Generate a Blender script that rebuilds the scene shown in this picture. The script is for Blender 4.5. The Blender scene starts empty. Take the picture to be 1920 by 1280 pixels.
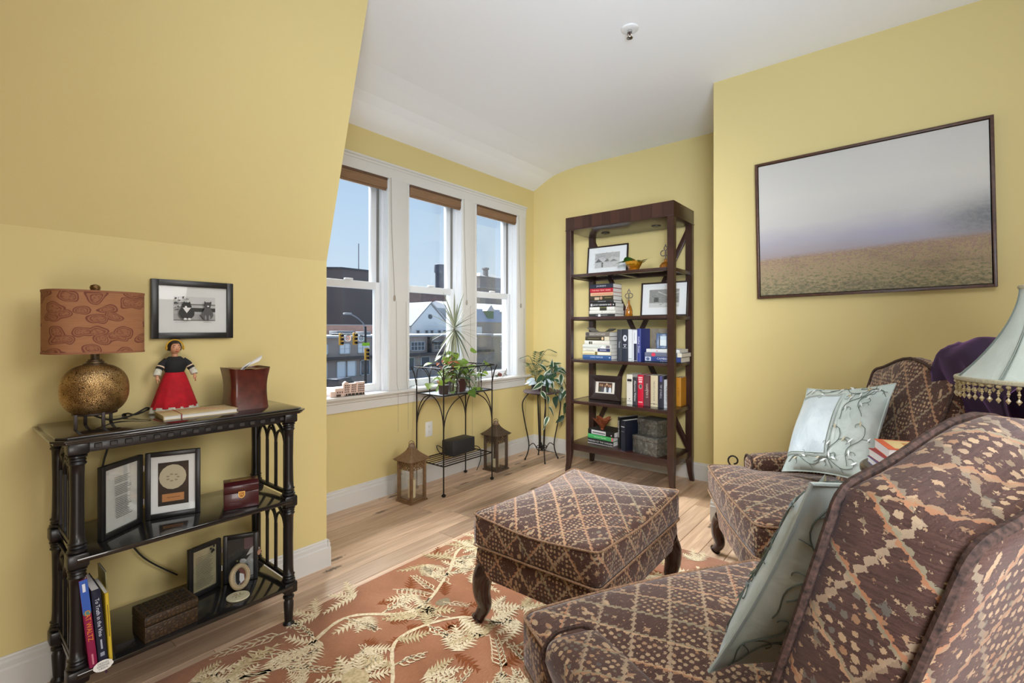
import bpy, bmesh, math, random
from mathutils import Vector, Matrix, noise
random.seed(11)
C = bpy.context.scene.collection
PI = math.pi
S = bpy.context.scene

# ---------------- camera, sky, sun, lights, exposure ----------------
YAW = math.radians(39.14)
cd = bpy.data.cameras.new('camera'); cam = bpy.data.objects.new('camera', cd); C.objects.link(cam)
cam.location = (0, 0, 1.2); cam.rotation_euler = (PI/2, 0, YAW)
cd.sensor_width = 36; cd.lens = 903/1920*36; cd.shift_y = -0.0125; cd.clip_start = 0.02; cd.clip_end = 400
S.camera = cam
S.view_settings.view_transform = 'Standard'; S.view_settings.look = 'None'
S.view_settings.exposure = 0.0; S.view_settings.gamma = 1.0; S.view_settings.use_curve_mapping = False
S.render.film_transparent = False

w = bpy.data.worlds.new('sky'); S.world = w; w.use_nodes = True
nt = w.node_tree; nt.nodes.clear()
o_ = nt.nodes.new('ShaderNodeOutputWorld'); bg = nt.nodes.new('ShaderNodeBackground')
tc = nt.nodes.new('ShaderNodeTexCoord'); sx = nt.nodes.new('ShaderNodeSeparateXYZ'); rp = nt.nodes.new('ShaderNodeValToRGB')
nt.links.new(tc.outputs['Generated'], sx.inputs[0]); nt.links.new(sx.outputs['Z'], rp.inputs[0])
e = rp.color_ramp.elements
e[0].position = 0.0; e[0].color = (.74, .84, .94, 1)
e[1].position = 0.6; e[1].color = (.26, .46, .80, 1)
m_ = e.new(.22); m_.color = (.55, .72, .92, 1)
nt.links.new(rp.outputs[0], bg.inputs[0]); bg.inputs[1].default_value = 1.0
nt.links.new(bg.outputs[0], o_.inputs[0])

def lamp(name, kind, loc, energy, color=(1, 1, 1), target=None, size=1.0, size_y=None, angle=None):
    d = bpy.data.lights.new(name, kind); d.energy = energy; d.color = color
    o = bpy.data.objects.new(name, d); C.objects.link(o); o.location = loc
    if kind == 'AREA':
        d.size = size
        if size_y: d.shape = 'RECTANGLE'; d.size_y = size_y
    if kind == 'POINT': d.shadow_soft_size = size
    if angle is not None: d.angle = angle
    if target is not None:
        o.rotation_euler = (Vector(target) - Vector(loc)).to_track_quat('-Z', 'Y').to_euler()
    return o
lamp('sun', 'SUN', (-9, .5, 8), 21.0, (.97, .985, 1), target=(0, 0, 0), angle=math.radians(45))
lamp('ceiling_fill', 'AREA', (.75, .2, 2.70), 36, (.97, .985, 1), target=(.75, .2, 0), size=1.7, size_y=1.7)  # added fill light under the ceiling, out of view; no real fixture
lamp('upward_fill', 'AREA', (.55, -.45, 1.05), 24, (.70, .85, 1), target=(-.85, 2.2, 3.0), size=.9).data.spread = math.radians(85)  # added unseen fill that brightens the ceiling
lamp('low_fill', 'AREA', (.9, -.3, .5), 18, (1, .98, .95), target=(-1.6, 1.0, .3), size=.8)  # invented low fill out of view, lifts the console side
lamp('side_fill', 'AREA', (1.9, 1.4, 2.1), 11, (1, .98, .96), target=(-2.4, 1.5, .4), size=1.2).data.spread = math.radians(75)  # added fill from the right, out of frame; no hall source there
lamp('back_wall_fill', 'AREA', (.15, -.4, 1.95), 13, (.97, .98, 1), target=(-2.4, 3.9, 1.1), size=.6).data.spread = math.radians(46)  # made-up fill by the camera, brightens the back wall and bookcase

# ---------------- materials ----------------
_mats = {}
def principled(name):
    m = bpy.data.materials.new(name); m.use_nodes = True
    return m, m.node_tree, m.node_tree.nodes['Principled BSDF']
def nd(t, kind, ins=None, **props):
    n = t.nodes.new('ShaderNode' + kind)
    for k, v in props.items(): setattr(n, k, v)
    for k, v in (ins or {}).items():
        if isinstance(v, bpy.types.NodeSocket): t.links.new(v, n.inputs[k])
        else: n.inputs[k].default_value = v
    return n
def mth(t, op, a, b=None, c=None):
    n = t.nodes.new('ShaderNodeMath'); n.operation = op
    for i, v in enumerate((a, b, c)):
        if v is None: continue
        if isinstance(v, bpy.types.NodeSocket): t.links.new(v, n.inputs[i])
        else: n.inputs[i].default_value = v
    return n.outputs[0]
def mixc(t, f, a, b, mode='MIX'):
    n = t.nodes.new('ShaderNodeMix'); n.data_type = 'RGBA'; n.blend_type = mode
    for k, v in ((0, f), (6, a), (7, b)):
        if isinstance(v, bpy.types.NodeSocket): t.links.new(v, n.inputs[k])
        else: n.inputs[k].default_value = v if k == 0 else (*v[:3], 1)
    return n.outputs[2]
def ramp(t, f, stops):
    n = t.nodes.new('ShaderNodeValToRGB'); t.links.new(f, n.inputs[0])
    el = n.color_ramp.elements
    el[0].position = stops[0][0]; el[0].color = (*stops[0][1], 1)
    el[1].position = stops[-1][0]; el[1].color = (*stops[-1][1], 1)
    for p, c in stops[1:-1]:
        k = el.new(p); k.color = (*c, 1)
    return n.outputs[0]
def mat(name, col, rough=.5, metal=0.0, nscale=0, namt=.0, bump=0.0, bscale=60, coat=0.0, sheen=0.0, spec=.5, trans=0.0, stretch=None, alpha=None):
    key = (name,)
    if key in _mats: return _mats[key]
    m, t, p = principled(name)
    p.inputs['Base Color'].default_value = (*col, 1); p.inputs['Roughness'].default_value = rough
    p.inputs['Metallic'].default_value = metal; p.inputs['Coat Weight'].default_value = coat
    p.inputs['Sheen Weight'].default_value = sheen; p.inputs['Specular IOR Level'].default_value = spec
    p.inputs['Transmission Weight'].default_value = trans
    co = nd(t, 'TexCoord').outputs['Object']
    if stretch:
        co = nd(t, 'Mapping', {'Vector': co, 'Scale': stretch}).outputs[0]
    if nscale:
        n = nd(t, 'TexNoise', {'Vector': co, 'Scale': nscale, 'Detail': 4.0})
        dk = tuple(c*(1-namt) for c in col); lt = tuple(min(1, c*(1+namt)) for c in col)
        t.links.new(ramp(t, n.outputs[0], [(.3, dk), (.7, lt)]), p.inputs['Base Color'])
    if bump:
        n2 = nd(t, 'TexNoise', {'Vector': co, 'Scale': bscale, 'Detail': 3.0})
        b = nd(t, 'Bump', {'Strength': bump, 'Distance': .004, 'Height': n2.outputs[0]})
        t.links.new(b.outputs[0], p.inputs['Normal'])
    _mats[key] = m
    return m
def flat(col, rough=.7):
    return mat('print_%02x%02x%02x' % tuple(int(255*min(1, max(0, c))) for c in col), col, rough)
def srgb(r, g, b):
    f = lambda c: (c/255/12.92 if c/255 <= .04045 else ((c/255+.055)/1.055)**2.4)
    return (f(r), f(g), f(b))

def glass_mat(name, tint=(1, 1, 1), refl=1.0):
    m = bpy.data.materials.new(name); m.use_nodes = True; t = m.node_tree; t.nodes.clear()
    out = t.nodes.new('ShaderNodeOutputMaterial')
    tr = nd(t, 'BsdfTransparent', {'Color': (*tint, 1)}); gl = nd(t, 'BsdfGlossy', {'Roughness': .02, 'Color': (1, 1, 1, 1)})
    fr = nd(t, 'Fresnel', {'IOR': 1.45}); f = mth(t, 'MULTIPLY', fr.outputs[0], refl)
    mx = nd(t, 'MixShader', {0: f, 1: tr.outputs[0], 2: gl.outputs[0]})
    t.links.new(mx.outputs[0], out.inputs[0])
    return m
def wood(name, dark, light, scale=(3, 40, 40), rough=.35, coat=.2, knots=False, uvrand=False):
    m, t, p = principled(name)
    co = nd(t, 'TexCoord').outputs['Object']
    oi = nd(t, 'ObjectInfo')
    if uvrand:
        off = nd(t, 'CombineXYZ', {0: mth(t, 'MULTIPLY', oi.outputs['Random'], 37.0), 1: mth(t, 'MULTIPLY', oi.outputs['Random'], 91.0), 2: mth(t, 'MULTIPLY', oi.outputs['Random'], 13.0)})
        co = nd(t, 'VectorMath', {0: co, 1: off.outputs[0]}, operation='ADD').outputs[0]
    mp = nd(t, 'Mapping', {'Vector': co, 'Scale': scale})
    n = nd(t, 'TexNoise', {'Vector': mp.outputs[0], 'Scale': 1.0, 'Detail': 6.0, 'Roughness': .62, 'Distortion': .9})
    mid = tuple((a+b)/2 for a, b in zip(dark, light))
    c = ramp(t, n.outputs[0], [(.25, dark), (.5, mid), (.72, light)])
    if uvrand:
        br = nd(t, 'MapRange', {0: oi.outputs['Random'], 3: .66, 4: 1.2})
        hs = nd(t, 'HueSaturation', {'Color': c, 'Value': br.outputs[0], 'Saturation': .95})
        c = hs.outputs[0]
    if knots:
        mp2 = nd(t, 'Mapping', {'Vector': co, 'Scale': (5.5, 1.5, 1)})
        v = nd(t, 'TexVoronoi', {'Vector': mp2.outputs[0], 'Scale': 1.0, 'Randomness': 1.0}, voronoi_dimensions='2D')
        wob = nd(t, 'TexNoise', {'Vector': co, 'Scale': 60.0})
        d = mth(t, 'ADD', v.outputs['Distance'], mth(t, 'MULTIPLY', mth(t, 'SUBTRACT', wob.outputs[0], .5), .12))
        k = nd(t, 'MapRange', {0: d, 1: .035, 2: .10, 3: 1.0, 4: 0.0}, interpolation_type='SMOOTHSTEP')
        wn = nd(t, 'SeparateColor', {0: v.outputs['Color']})
        sel = mth(t, 'GREATER_THAN', wn.outputs[0], .52)
        c = mixc(t, mth(t, 'MULTIPLY', mth(t, 'MULTIPLY', k.outputs[0], sel), .85), c, (.06, .03, .015))
        # long dark mineral streaks
        mp3 = nd(t, 'Mapping', {'Vector': co, 'Scale': (16, .9, 1)})
        s3 = nd(t, 'TexNoise', {'Vector': mp3.outputs[0], 'Scale': 1.0, 'Detail': 2.0})
        c = mixc(t, nd(t, 'MapRange', {0: s3.outputs[0], 1: .62, 2: .78, 3: 0.0, 4: .55}).outputs[0], c, tuple(x*.45 for x in dark))
    t.links.new(c, p.inputs['Base Color'])
    p.inputs['Roughness'].default_value = rough; p.inputs['Coat Weight'].default_value = coat; p.inputs['Coat Roughness'].default_value = .25
    b = nd(t, 'Bump', {'Strength': .08, 'Distance': .002, 'Height': n.outputs[0]})
    t.links.new(b.outputs[0], p.inputs['Normal'])
    return m

def kilim(name, s=.135, uvs=1.0):
    """woven upholstery: zigzag diamond lattice with dot clusters, stars and leaves on brown; UV in metres"""
    m, t, p = principled(name)
    uv = nd(t, 'Mapping', {'Vector': nd(t, 'TexCoord').outputs['UV'], 'Scale': (uvs, uvs, uvs)}).outputs[0]
    jit = nd(t, 'VectorMath', {0: nd(t, 'VectorMath', {0: nd(t, 'TexNoise', {'Vector': uv, 'Scale': 300.0, 'Detail': 1.0}).outputs['Color'], 1: (.5, .5, .5)}, operation='SUBTRACT').outputs[0], 'Scale': .0062}, operation='SCALE')
    uv = nd(t, 'VectorMath', {0: uv, 1: jit.outputs[0]}, operation='ADD').outputs[0]
    sp = nd(t, 'SeparateXYZ', {0: uv}); u, v = sp.outputs[0], sp.outputs[1]
    u2 = mth(t, 'MULTIPLY', u, 1.25)
    a = mth(t, 'DIVIDE', mth(t, 'ADD', u2, v), s); b = mth(t, 'DIVIDE', mth(t, 'SUBTRACT', u2, v), s)
    tri = lambda x, f: mth(t, 'ABSOLUTE', mth(t, 'SUBTRACT', mth(t, 'FRACT', mth(t, 'MULTIPLY', x, f)), .5))
    za = mth(t, 'MULTIPLY', tri(v, 1/.0155), .15); 
    def line(x, wd):
        d = mth(t, 'ABSOLUTE', mth(t, 'SUBTRACT', mth(t, 'FRACT', x), .5))
        d = mth(t, 'ADD', d, mth(t, 'SUBTRACT', za, .0375))
        return mth(t, 'LESS_THAN', d, wd)
    la = line(a, .052); lb = line(b, .046)
    ca = mth(t, 'FLOOR', mth(t, 'ADD', a, .5)); cb = mth(t, 'FLOOR', mth(t, 'ADD', b, .5))
    cell = nd(t, 'TexWhiteNoise', {'Vector': nd(t, 'CombineXYZ', {0: ca, 1: cb}).outputs[0]}, noise_dimensions='3D').outputs[0]
    # distance to the cell border, so that motifs stay inside
    # motif 1: clusters of round dots
    dots = nd(t, 'TexVoronoi', {'Vector': uv, 'Scale': 62.0, 'Randomness': .3})
    d1 = mth(t, 'LESS_THAN', dots.outputs['Distance'], .33)
    # motif 2: small stars and crosses
    wob = nd(t, 'TexNoise', {'Vector': uv, 'Scale': 130.0, 'Detail': 1.0})
    st = nd(t, 'TexVoronoi', {'Vector': uv, 'Scale': 46.0, 'Randomness': .8}, distance='MINKOWSKI'); st.inputs['Exponent'].default_value = .55
    d2 = mth(t, 'LESS_THAN', mth(t, 'ADD', st.outputs['Distance'], mth(t, 'MULTIPLY', mth(t, 'SUBTRACT', wob.outputs[0], .5), .5)), .88)
    # motif 3: elongated leaves
    mp = nd(t, 'Mapping', {'Vector': uv, 'Scale': (1.0, .5, 1), 'Rotation': (0, 0, .7)})
    lf = nd(t, 'TexVoronoi', {'Vector': mp.outputs[0], 'Scale': 62.0, 'Randomness': .8})
    d3 = mth(t, 'LESS_THAN', lf.outputs['Distance'], .40)
    s1 = mth(t, 'LESS_THAN', cell, .4); s3 = mth(t, 'GREATER_THAN', cell, .72)
    s2 = mth(t, 'SUBTRACT', 1.0, mth(t, 'MAXIMUM', s1, s3))
    mo = mth(t, 'MAXIMUM', mth(t, 'MAXIMUM', mth(t, 'MULTIPLY', s1, d1), mth(t, 'MULTIPLY', s2, d2)), mth(t, 'MULTIPLY', s3, d3))
    # small scattered flecks fill the ground between the motifs
    fk = nd(t, 'TexVoronoi', {'Vector': uv, 'Scale': 95.0, 'Randomness': .9})
    mo = mth(t, 'MAXIMUM', mo, mth(t, 'MULTIPLY', mth(t, 'LESS_THAN', fk.outputs['Distance'], .17), .6))
    # colours
    hue = nd(t, 'SeparateColor', {0: dots.outputs['Color']}).outputs[0]
    cl = nd(t, 'TexNoise', {'Vector': uv, 'Scale': 5.0, 'Detail': 0.0}).outputs[0]
    fac = mth(t, 'ADD', mth(t, 'MULTIPLY', hue, .45), mth(t, 'MULTIPLY', cl, .55))
    motif = ramp(t, fac, [(.25, srgb(178, 150, 120)), (.5, srgb(196, 166, 130)), (.60, srgb(168, 126, 92)), (.68, srgb(132, 122, 100)), (.80, srgb(96, 92, 88))])
    base = ramp(t, nd(t, 'TexNoise', {'Vector': nd(t, 'Mapping', {'Vector': uv, 'Scale': (30, 400, 1)}).outputs[0], 'Scale': 1.0, 'Detail': 2.0}).outputs[0],
                [(.3, srgb(68, 45, 38)), (.7, srgb(94, 67, 57))])
    c = mixc(t, mth(t, 'MULTIPLY', mo, .86), base, motif)
    lcol = ramp(t, nd(t, 'TexWhiteNoise', {'W': ca}, noise_dimensions='1D').outputs[0], [(0, srgb(196, 160, 124)), (.45, srgb(176, 118, 82)), (.8, srgb(150, 138, 112))])
    lcol2 = ramp(t, nd(t, 'TexWhiteNoise', {'W': mth(t, 'ADD', cb, 40.0)}, noise_dimensions='1D').outputs[0], [(0, srgb(190, 160, 130)), (.5, srgb(140, 128, 108)), (.8, srgb(184, 128, 92))])
    c = mixc(t, mth(t, 'MULTIPLY', lb, .88), c, lcol2); c = mixc(t, mth(t, 'MULTIPLY', la, .9), c, lcol)
    t.links.new(c, p.inputs['Base Color'])
    p.inputs['Roughness'].default_value = .85; p.inputs['Sheen Weight'].default_value = .35; p.inputs['Sheen Roughness'].default_value = .4
    p.inputs['Sheen Tint'].default_value = (.9, .88, .95, 1); p.inputs['Specular IOR Level'].default_value = .25
    wv = nd(t, 'TexNoise', {'Vector': nd(t, 'Mapping', {'Vector': uv, 'Scale': (160, 700, 1)}).outputs[0], 'Scale': 1.0})
    h = mth(t, 'ADD', mth(t, 'MULTIPLY', wv.outputs[0], .5), mth(t, 'MULTIPLY', mth(t, 'MAXIMUM', mo, mth(t, 'MAXIMUM', la, lb)), .5))
    bm_ = nd(t, 'Bump', {'Strength': .35, 'Distance': .002, 'Height': h}); t.links.new(bm_.outputs[0], p.inputs['Normal'])
    return m

YELLOW = mat('yellow_paint', srgb(215, 198, 139), .62, bump=.06, bscale=220, spec=.3)
WHITE = mat('white_trim_paint', srgb(212, 211, 207), .4)
CEIL = mat('white_ceiling_paint', srgb(244, 246, 250), .8)
BLACKWOOD = mat('black_painted_wood', (.008, .007, .008), .36, coat=.1)
ESPRESSO = wood('espresso_wood', (.018, .006, .005), (.055, .022, .017), (3, 60, 3), .32, .3)
IRON = mat('dark_iron', (.018, .014, .012), .5, .4)
FABRIC = kilim('kilim_fabric')
GLASS = glass_mat('window_glass', (.97, .985, .985), .18)
CLEAR = glass_mat('clear_glass', (.98, .985, .98), .5)

# ---------------- mesh helpers ----------------
def NB(): return bmesh.new()
def merge(bm, tmp, mtx=None, mi=0):
    if mtx is not None: bmesh.ops.transform(tmp, matrix=mtx, verts=tmp.verts)
    for f in tmp.faces: f.material_index = mi
    me = bpy.data.meshes.new('tmp'); tmp.to_mesh(me); tmp.free(); bm.from_mesh(me); bpy.data.meshes.remove(me)
    return bm
def box(bm, lo, hi, bev=0.0, mtx=None, seg=2, mi=0):
    t = bmesh.new(); bmesh.ops.create_cube(t, size=1)
    lo = Vector(lo); hi = Vector(hi); c = (lo+hi)/2; d = hi-lo
    for v in t.verts: v.co = Vector((v.co.x*d.x+c.x, v.co.y*d.y+c.y, v.co.z*d.z+c.z))
    if bev > 0:
        bmesh.ops.bevel(t, geom=list(t.edges), offset=min(bev, .49*min(abs(x) for x in d)), segments=seg, profile=.5, affect='EDGES')
    return merge(bm, t, mtx, mi)
def surf(bm, fn, nu, nv, cu=False, cv=False, mi=0, flip=False):
    g = [[bm.verts.new(fn(i/(nu if cu else nu-1), j/(nv if cv else nv-1))) for j in range(nv)] for i in range(nu)]
    for i in range(nu if cu else nu-1):
        for j in range(nv if cv else nv-1):
            q = [g[i][j], g[(i+1) % nu][j], g[(i+1) % nu][(j+1) % nv], g[i][(j+1) % nv]]
            if flip: q.reverse()
            try:
                f = bm.faces.new(q); f.material_index = mi
            except ValueError: pass
    return g
def lathe(bm, prof, seg=24, c=(0, 0, 0), mi=0, sy=1.0):
    c = Vector(c)
    rows = []
    for r, z in prof:
        if r < 1e-5: rows.append([bm.verts.new(c+Vector((0, 0, z)))])
        else: rows.append([bm.verts.new(c+Vector((r*math.cos(2*PI*k/seg), sy*r*math.sin(2*PI*k/seg), z))) for k in range(seg)])
    for a, b in zip(rows, rows[1:]):
        for k in range(seg):
            k2 = (k+1) % seg
            if len(a) == 1 and len(b) == 1: continue
            if len(a) == 1: q = [a[0], b[k2], b[k]]
            elif len(b) == 1: q = [a[k], a[k2], b[0]]
            else: q = [a[k], a[k2], b[k2], b[k]]
            f = bm.faces.new(q); f.material_index = mi
    for row, rev in ((rows[0], True), (rows[-1], False)):
        if len(row) > 1:
            f = bm.faces.new(row[::-1] if rev else row); f.material_index = mi
    return bm
def tube(bm, pts, r=.005, seg=8, closed=False, radii=None, mi=0, ez=1.0):
    pts = [Vector(p) for p in pts]; n = len(pts); rings = []
    up = None
    for i in range(n):
        if closed: tg = pts[(i+1) % n]-pts[i-1]
        else: tg = pts[min(i+1, n-1)]-pts[max(i-1, 0)]
        if tg.length < 1e-9: tg = Vector((0, 0, 1))
        tg.normalize()
        if up is None:
            up = Vector((0, 0, 1)) if abs(tg.z) < .9 else Vector((1, 0, 0))
        up = (up-tg*up.dot(tg))
        if up.length < 1e-6: up = tg.orthogonal()
        up.normalize(); sd = tg.cross(up)
        rr = radii[i] if radii else r
        rings.append([bm.verts.new(pts[i]+(up*ez*math.cos(2*PI*k/seg)+sd*math.sin(2*PI*k/seg))*rr) for k in range(seg)])
    for i in range(n if closed else n-1):
        a, b = rings[i], rings[(i+1) % n]
        for k in range(seg):
            f = bm.faces.new([a[k], b[k], b[(k+1) % seg], a[(k+1) % seg]]); f.material_index = mi
    if not closed:
        f = bm.faces.new(rings[0]); f.material_index = mi
        f = bm.faces.new(rings[-1][::-1]); f.material_index = mi
    return bm
def prism(bm, poly, z0, z1, mtx=None, mi=0, bev=0):
    t = bmesh.new()
    n = len(poly)
    a = [t.verts.new((x, y, z0)) for x, y in poly]; b = [t.verts.new((x, y, z1)) for x, y in poly]
    t.faces.new(a[::-1]); t.faces.new(b)
    for i in range(n): t.faces.new([a[i], a[(i+1) % n], b[(i+1) % n], b[i]])
    bmesh.ops.recalc_face_normals(t, faces=t.faces)
    if bev: bmesh.ops.bevel(t, geom=list(t.edges), offset=bev, segments=2, profile=.5, affect='EDGES')
    return merge(bm, t, mtx, mi)
def ball(bm, c, r, seg=12, sc=(1, 1, 1), mtx=None, mi=0):
    t = bmesh.new(); bmesh.ops.create_uvsphere(t, u_segments=seg, v_segments=max(6, seg*2//3), radius=r)
    for v in t.verts: v.co = Vector((v.co.x*sc[0], v.co.y*sc[1], v.co.z*sc[2]))+Vector(c)
    return merge(bm, t, mtx, mi)
def basis(o, x, y, z=None):
    x = Vector(x).normalized(); y = Vector(y).normalized(); z = Vector(z).normalized() if z else x.cross(y).normalized()
    m = Matrix.Identity(4)
    for i in range(3): m[i][0] = x[i]; m[i][1] = y[i]; m[i][2] = z[i]; m[i][3] = o[i]
    return m
XZ = basis((0, 0, 0), (1, 0, 0), (0, 0, 1))          # poly (x,z), extrudes along -y
def spline(pts, n=8):
    P = [Vector(p) for p in pts]; out = []
    for i in range(len(P)-1):
        p0 = P[max(i-1, 0)]; p1 = P[i]; p2 = P[i+1]; p3 = P[min(i+2, len(P)-1)]
        for k in range(n):
            t = k/n
            out.append(.5*((2*p1)+(p2-p0)*t+(2*p0-5*p1+4*p2-p3)*t*t+(3*p1-p0-3*p2+p3)*t**3))
    out.append(P[-1]); return out
def boxuv(me):
    uv = me.uv_layers.new(name='UVMap')
    for p in me.polygons:
        n = p.normal; ax = max(range(3), key=lambda i: abs(n[i]))
        for li in p.loop_indices:
            co = me.vertices[me.loops[li].vertex_index].co
            uv.data[li].uv = ((co.y, co.z), (co.x, co.z), (co.x, co.y))[ax]
def obj(name, bm, material=None, parent=None, smooth=True, uv=False, loc=None, rot=None, kind=None, mtx=None, ang=38, label=None, recalc=True):
    if recalc: bmesh.ops.recalc_face_normals(bm, faces=bm.faces)
    me = bpy.data.meshes.new(name); bm.to_mesh(me); bm.free()
    ms = material if isinstance(material, (list, tuple)) else [material]
    for m in ms: me.materials.append(m)
    if smooth:
        me.shade_smooth(); me.set_sharp_from_angle(angle=math.radians(ang))
    if uv: boxuv(me)
    o = bpy.data.objects.new(name, me); C.objects.link(o)
    if parent is not None: o.parent = parent
    if mtx is not None: o.matrix_local = mtx
    if loc is not None: o.location = loc
    if rot is not None: o.rotation_euler = rot
    if kind: o['kind'] = kind
    if label: o['label'] = label
    return o
def tag(o, label, cat, group=None):
    o['label'] = label; o['category'] = cat
    if group: o['group'] = group
    return o
def thing(name, label, cat, loc=(0, 0, 0), rotz=0, group=None, rot=None):
    o = bpy.data.objects.new(name, None); C.objects.link(o); o.empty_display_size = .05
    o.location = loc; o.rotation_euler = rot if rot else (0, 0, rotz)
    return tag(o, label, cat, group)
def struct(name, bm, m, parent=None, smooth=False):
    o = obj(name, bm, m, parent, smooth)
    if parent is None: o['kind'] = 'structure'
    return o
def text(s, size, material, parent, mtx, name='lettering', align='CENTER', ext=.0003, space=1.0, sx=1.0):
    cu = bpy.data.curves.new(name, 'FONT'); cu.body = s; cu.size = size; cu.align_x = align; cu.align_y = 'CENTER'
    cu.extrude = ext; cu.space_line = space; cu.resolution_u = 2
    to = bpy.data.objects.new(name, cu)
    me = bpy.data.meshes.new_from_object(to); bpy.data.objects.remove(to); bpy.data.curves.remove(cu)
    me.name = name; me.materials.append(material)
    if sx != 1.0:
        for v in me.vertices: v.co.x *= sx
    o = bpy.data.objects.new(name, me); C.objects.link(o); o.parent = parent; o.matrix_local = mtx
    return o
def picture(name, shapes, parent, mtx, step=.00025):
    """flat print: list of (polygon or ('e',cx,cy,rx,ry), colour), stacked as thin layers"""
    bm = NB(); ms = []
    for i, (sh, col) in enumerate(shapes):
        m = flat(col)
        if m not in ms: ms.append(m)
        if sh[0] == 'e':
            _, cx, cy, rx, ry = sh; poly = [(cx+rx*math.cos(2*PI*k/16), cy+ry*math.sin(2*PI*k/16)) for k in range(16)]
        elif sh[0] == 'r':
            _, a, b, c, d = sh; poly = [(a, b), (c, b), (c, d), (a, d)]
        else: poly = sh
        vs = [bm.verts.new((x, y, i*step)) for x, y in poly]
        f = bm.faces.new(vs); f.material_index = ms.index(m)
        f.normal_update()
        if f.normal.z < 0: f.normal_flip()
    o = obj(name, bm, ms, parent, smooth=False, mtx=mtx, recalc=False)
    if name == 'spine_print': o['kind'] = 'stuff'
    return o
def copy_tree(o, parent=None):
    c = o.copy(); C.objects.link(c)
    if parent is not None: c.parent = parent
    for ch in list(o.children): copy_tree(ch, c)
    return c

# ---------------- room shell ----------------
XW, YB, XL, YD, YR, XJ, ZC = -2.90, 3.91, -2.27, 1.30, 3.12, -0.92, 2.73
bm = NB(); box(bm, (-3.05, -3.3, -.06), (3.3, 4.05, -.012))
floor = struct('floor', bm, mat('subfloor', (.10, .06, .035), .8))
bm = NB(); box(bm, (XL-.12, -3.3, 0), (XL, YD, 1.54)); struct('wall_left', bm, YELLOW)
bm = NB(); prism(bm, [(XL, 1.54), (-1.905, ZC), (-1.905, ZC+.15), (-2.25, ZC+.15), (XL-.12, 1.54)], -YD, 3.3, XZ); struct('wall_left_slope', bm, YELLOW)
bm = NB(); prism(bm, [(-3.05, 0), (XL-.001, 0), (XL-.001, 1.54), (-1.908, ZC-.005), (-3.05, ZC)], -YD+.002, -YD+.1, XZ); struct('wall_dormer', bm, YELLOW)
OPEN = [(1.567, 2.138), (2.310, 2.882), (3.047, 3.625)]; ZS, ZH = .747, 2.29
bm = NB()
box(bm, (XW-.16, YD, 0), (XW, YB+.1, ZS)); box(bm, (XW-.16, YD, ZH), (XW, YB+.1, 2.8))
ys = [YD]+[y for o in OPEN for y in o]+[YB+.1]
for k in range(0, 8, 2): box(bm, (XW-.16, ys[k], ZS), (XW, ys[k+1], ZH))
struct('wall_window', bm, YELLOW)
bm = NB(); box(bm, (-3.05, YB, 0), (XJ+.1, YB+.12, 2.85)); struct('wall_back', bm, YELLOW)
bm = NB(); box(bm, (XJ, YR, 0), (3.3, YB, 2.85)); struct('wall_right', bm, YELLOW)
bm = NB(); box(bm, (3.2, -3.3, 0), (3.3, YR, 2.85)); struct('wall_far', bm, YELLOW)
bm = NB(); box(bm, (XL, -3.3, 0), (3.2, -3.2, 2.85)); struct('wall_rear', bm, YELLOW)
bm = NB()
prism(bm, [(3.3, ZC), (3.3, ZC+.14), (-3.05, ZC+.14), (-3.05, 2.51), (XW, 2.585), (-2.72, 2.672), (-2.64, 2.70), (-2.50, 2.72), (-2.38, ZC)], 3.3, -(YB+.12), XZ)
struct('ceiling', bm, CEIL)

# floor boards, each its own part
PLANK = wood('hickory_floor', srgb(176, 138, 108), srgb(232, 200, 168), (26, 1.6, 1), .38, .15, knots=True, uvrand=True)
pw = .128; x = XW; k = 0
rng = random.Random(5)
def plank_bm(x0, x1, y0, y1):
    bm = NB(); g = .0008
    return box(bm, (x0+g, y0+g, -.013), (x1-g, y1-g, 0), .0012, seg=1)
while x < 0.55:
    y = .1-rng.random()*1.2 if x > XL-.05 else YD-rng.random()*.9
    while y < YB:
        L = rng.choice((.75, 1.0, 1.3, 1.6, 2.0)); y1 = min(YB, y+L)
        if y1 > (YD if x < XL-.01 else .0) and y1-y > .12 and not (x > XJ+.05 and y > YR):
            obj('floor_board', plank_bm(x, min(x+pw, .6), y, y1), PLANK, floor, smooth=False)
        y += L
    x += pw
bm = NB(); box(bm, (XL, -3.2, -.013), (.48, -1.1, -.0005)); box(bm, (.56, -3.2, -.013), (3.2, YR, -.0005))
o = obj('floor_boards', bm, PLANK, floor, smooth=False); o['kind'] = 'stuff'

# baseboards
BBP = [(0, 0), (.016, 0), (.016, .096), (.011, .101), (.012, .118), (.006, .124), (.007, .131), (.004, .136), (0, .136)]
def baseboard(name, p0, p1, nrm):
    d = Vector(p1)-Vector(p0); n = Vector(nrm)
    bm = NB(); prism(bm, BBP, 0, d.length, basis((*p0, 0), (n.x, n.y, 0), (0, 0, 1), (d.x, d.y, 0)))
    return struct(name, bm, WHITE)
baseboard('baseboard_left', (XL, -3.2), (XL, YD), (1, 0))
baseboard('baseboard_dormer', (XL+.016, YD), (XW+.02, YD), (0, 1))
baseboard('baseboard_window', (XW, YD+.02), (XW, YB), (1, 0))
baseboard('baseboard_back', (XW, YB), (XJ, YB), (0, -1))
baseboard('baseboard_jog', (XJ, YB), (XJ, YR), (-1, 0))
baseboard('baseboard_right', (XJ-.016, YR), (3.2, YR), (0, -1))

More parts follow.
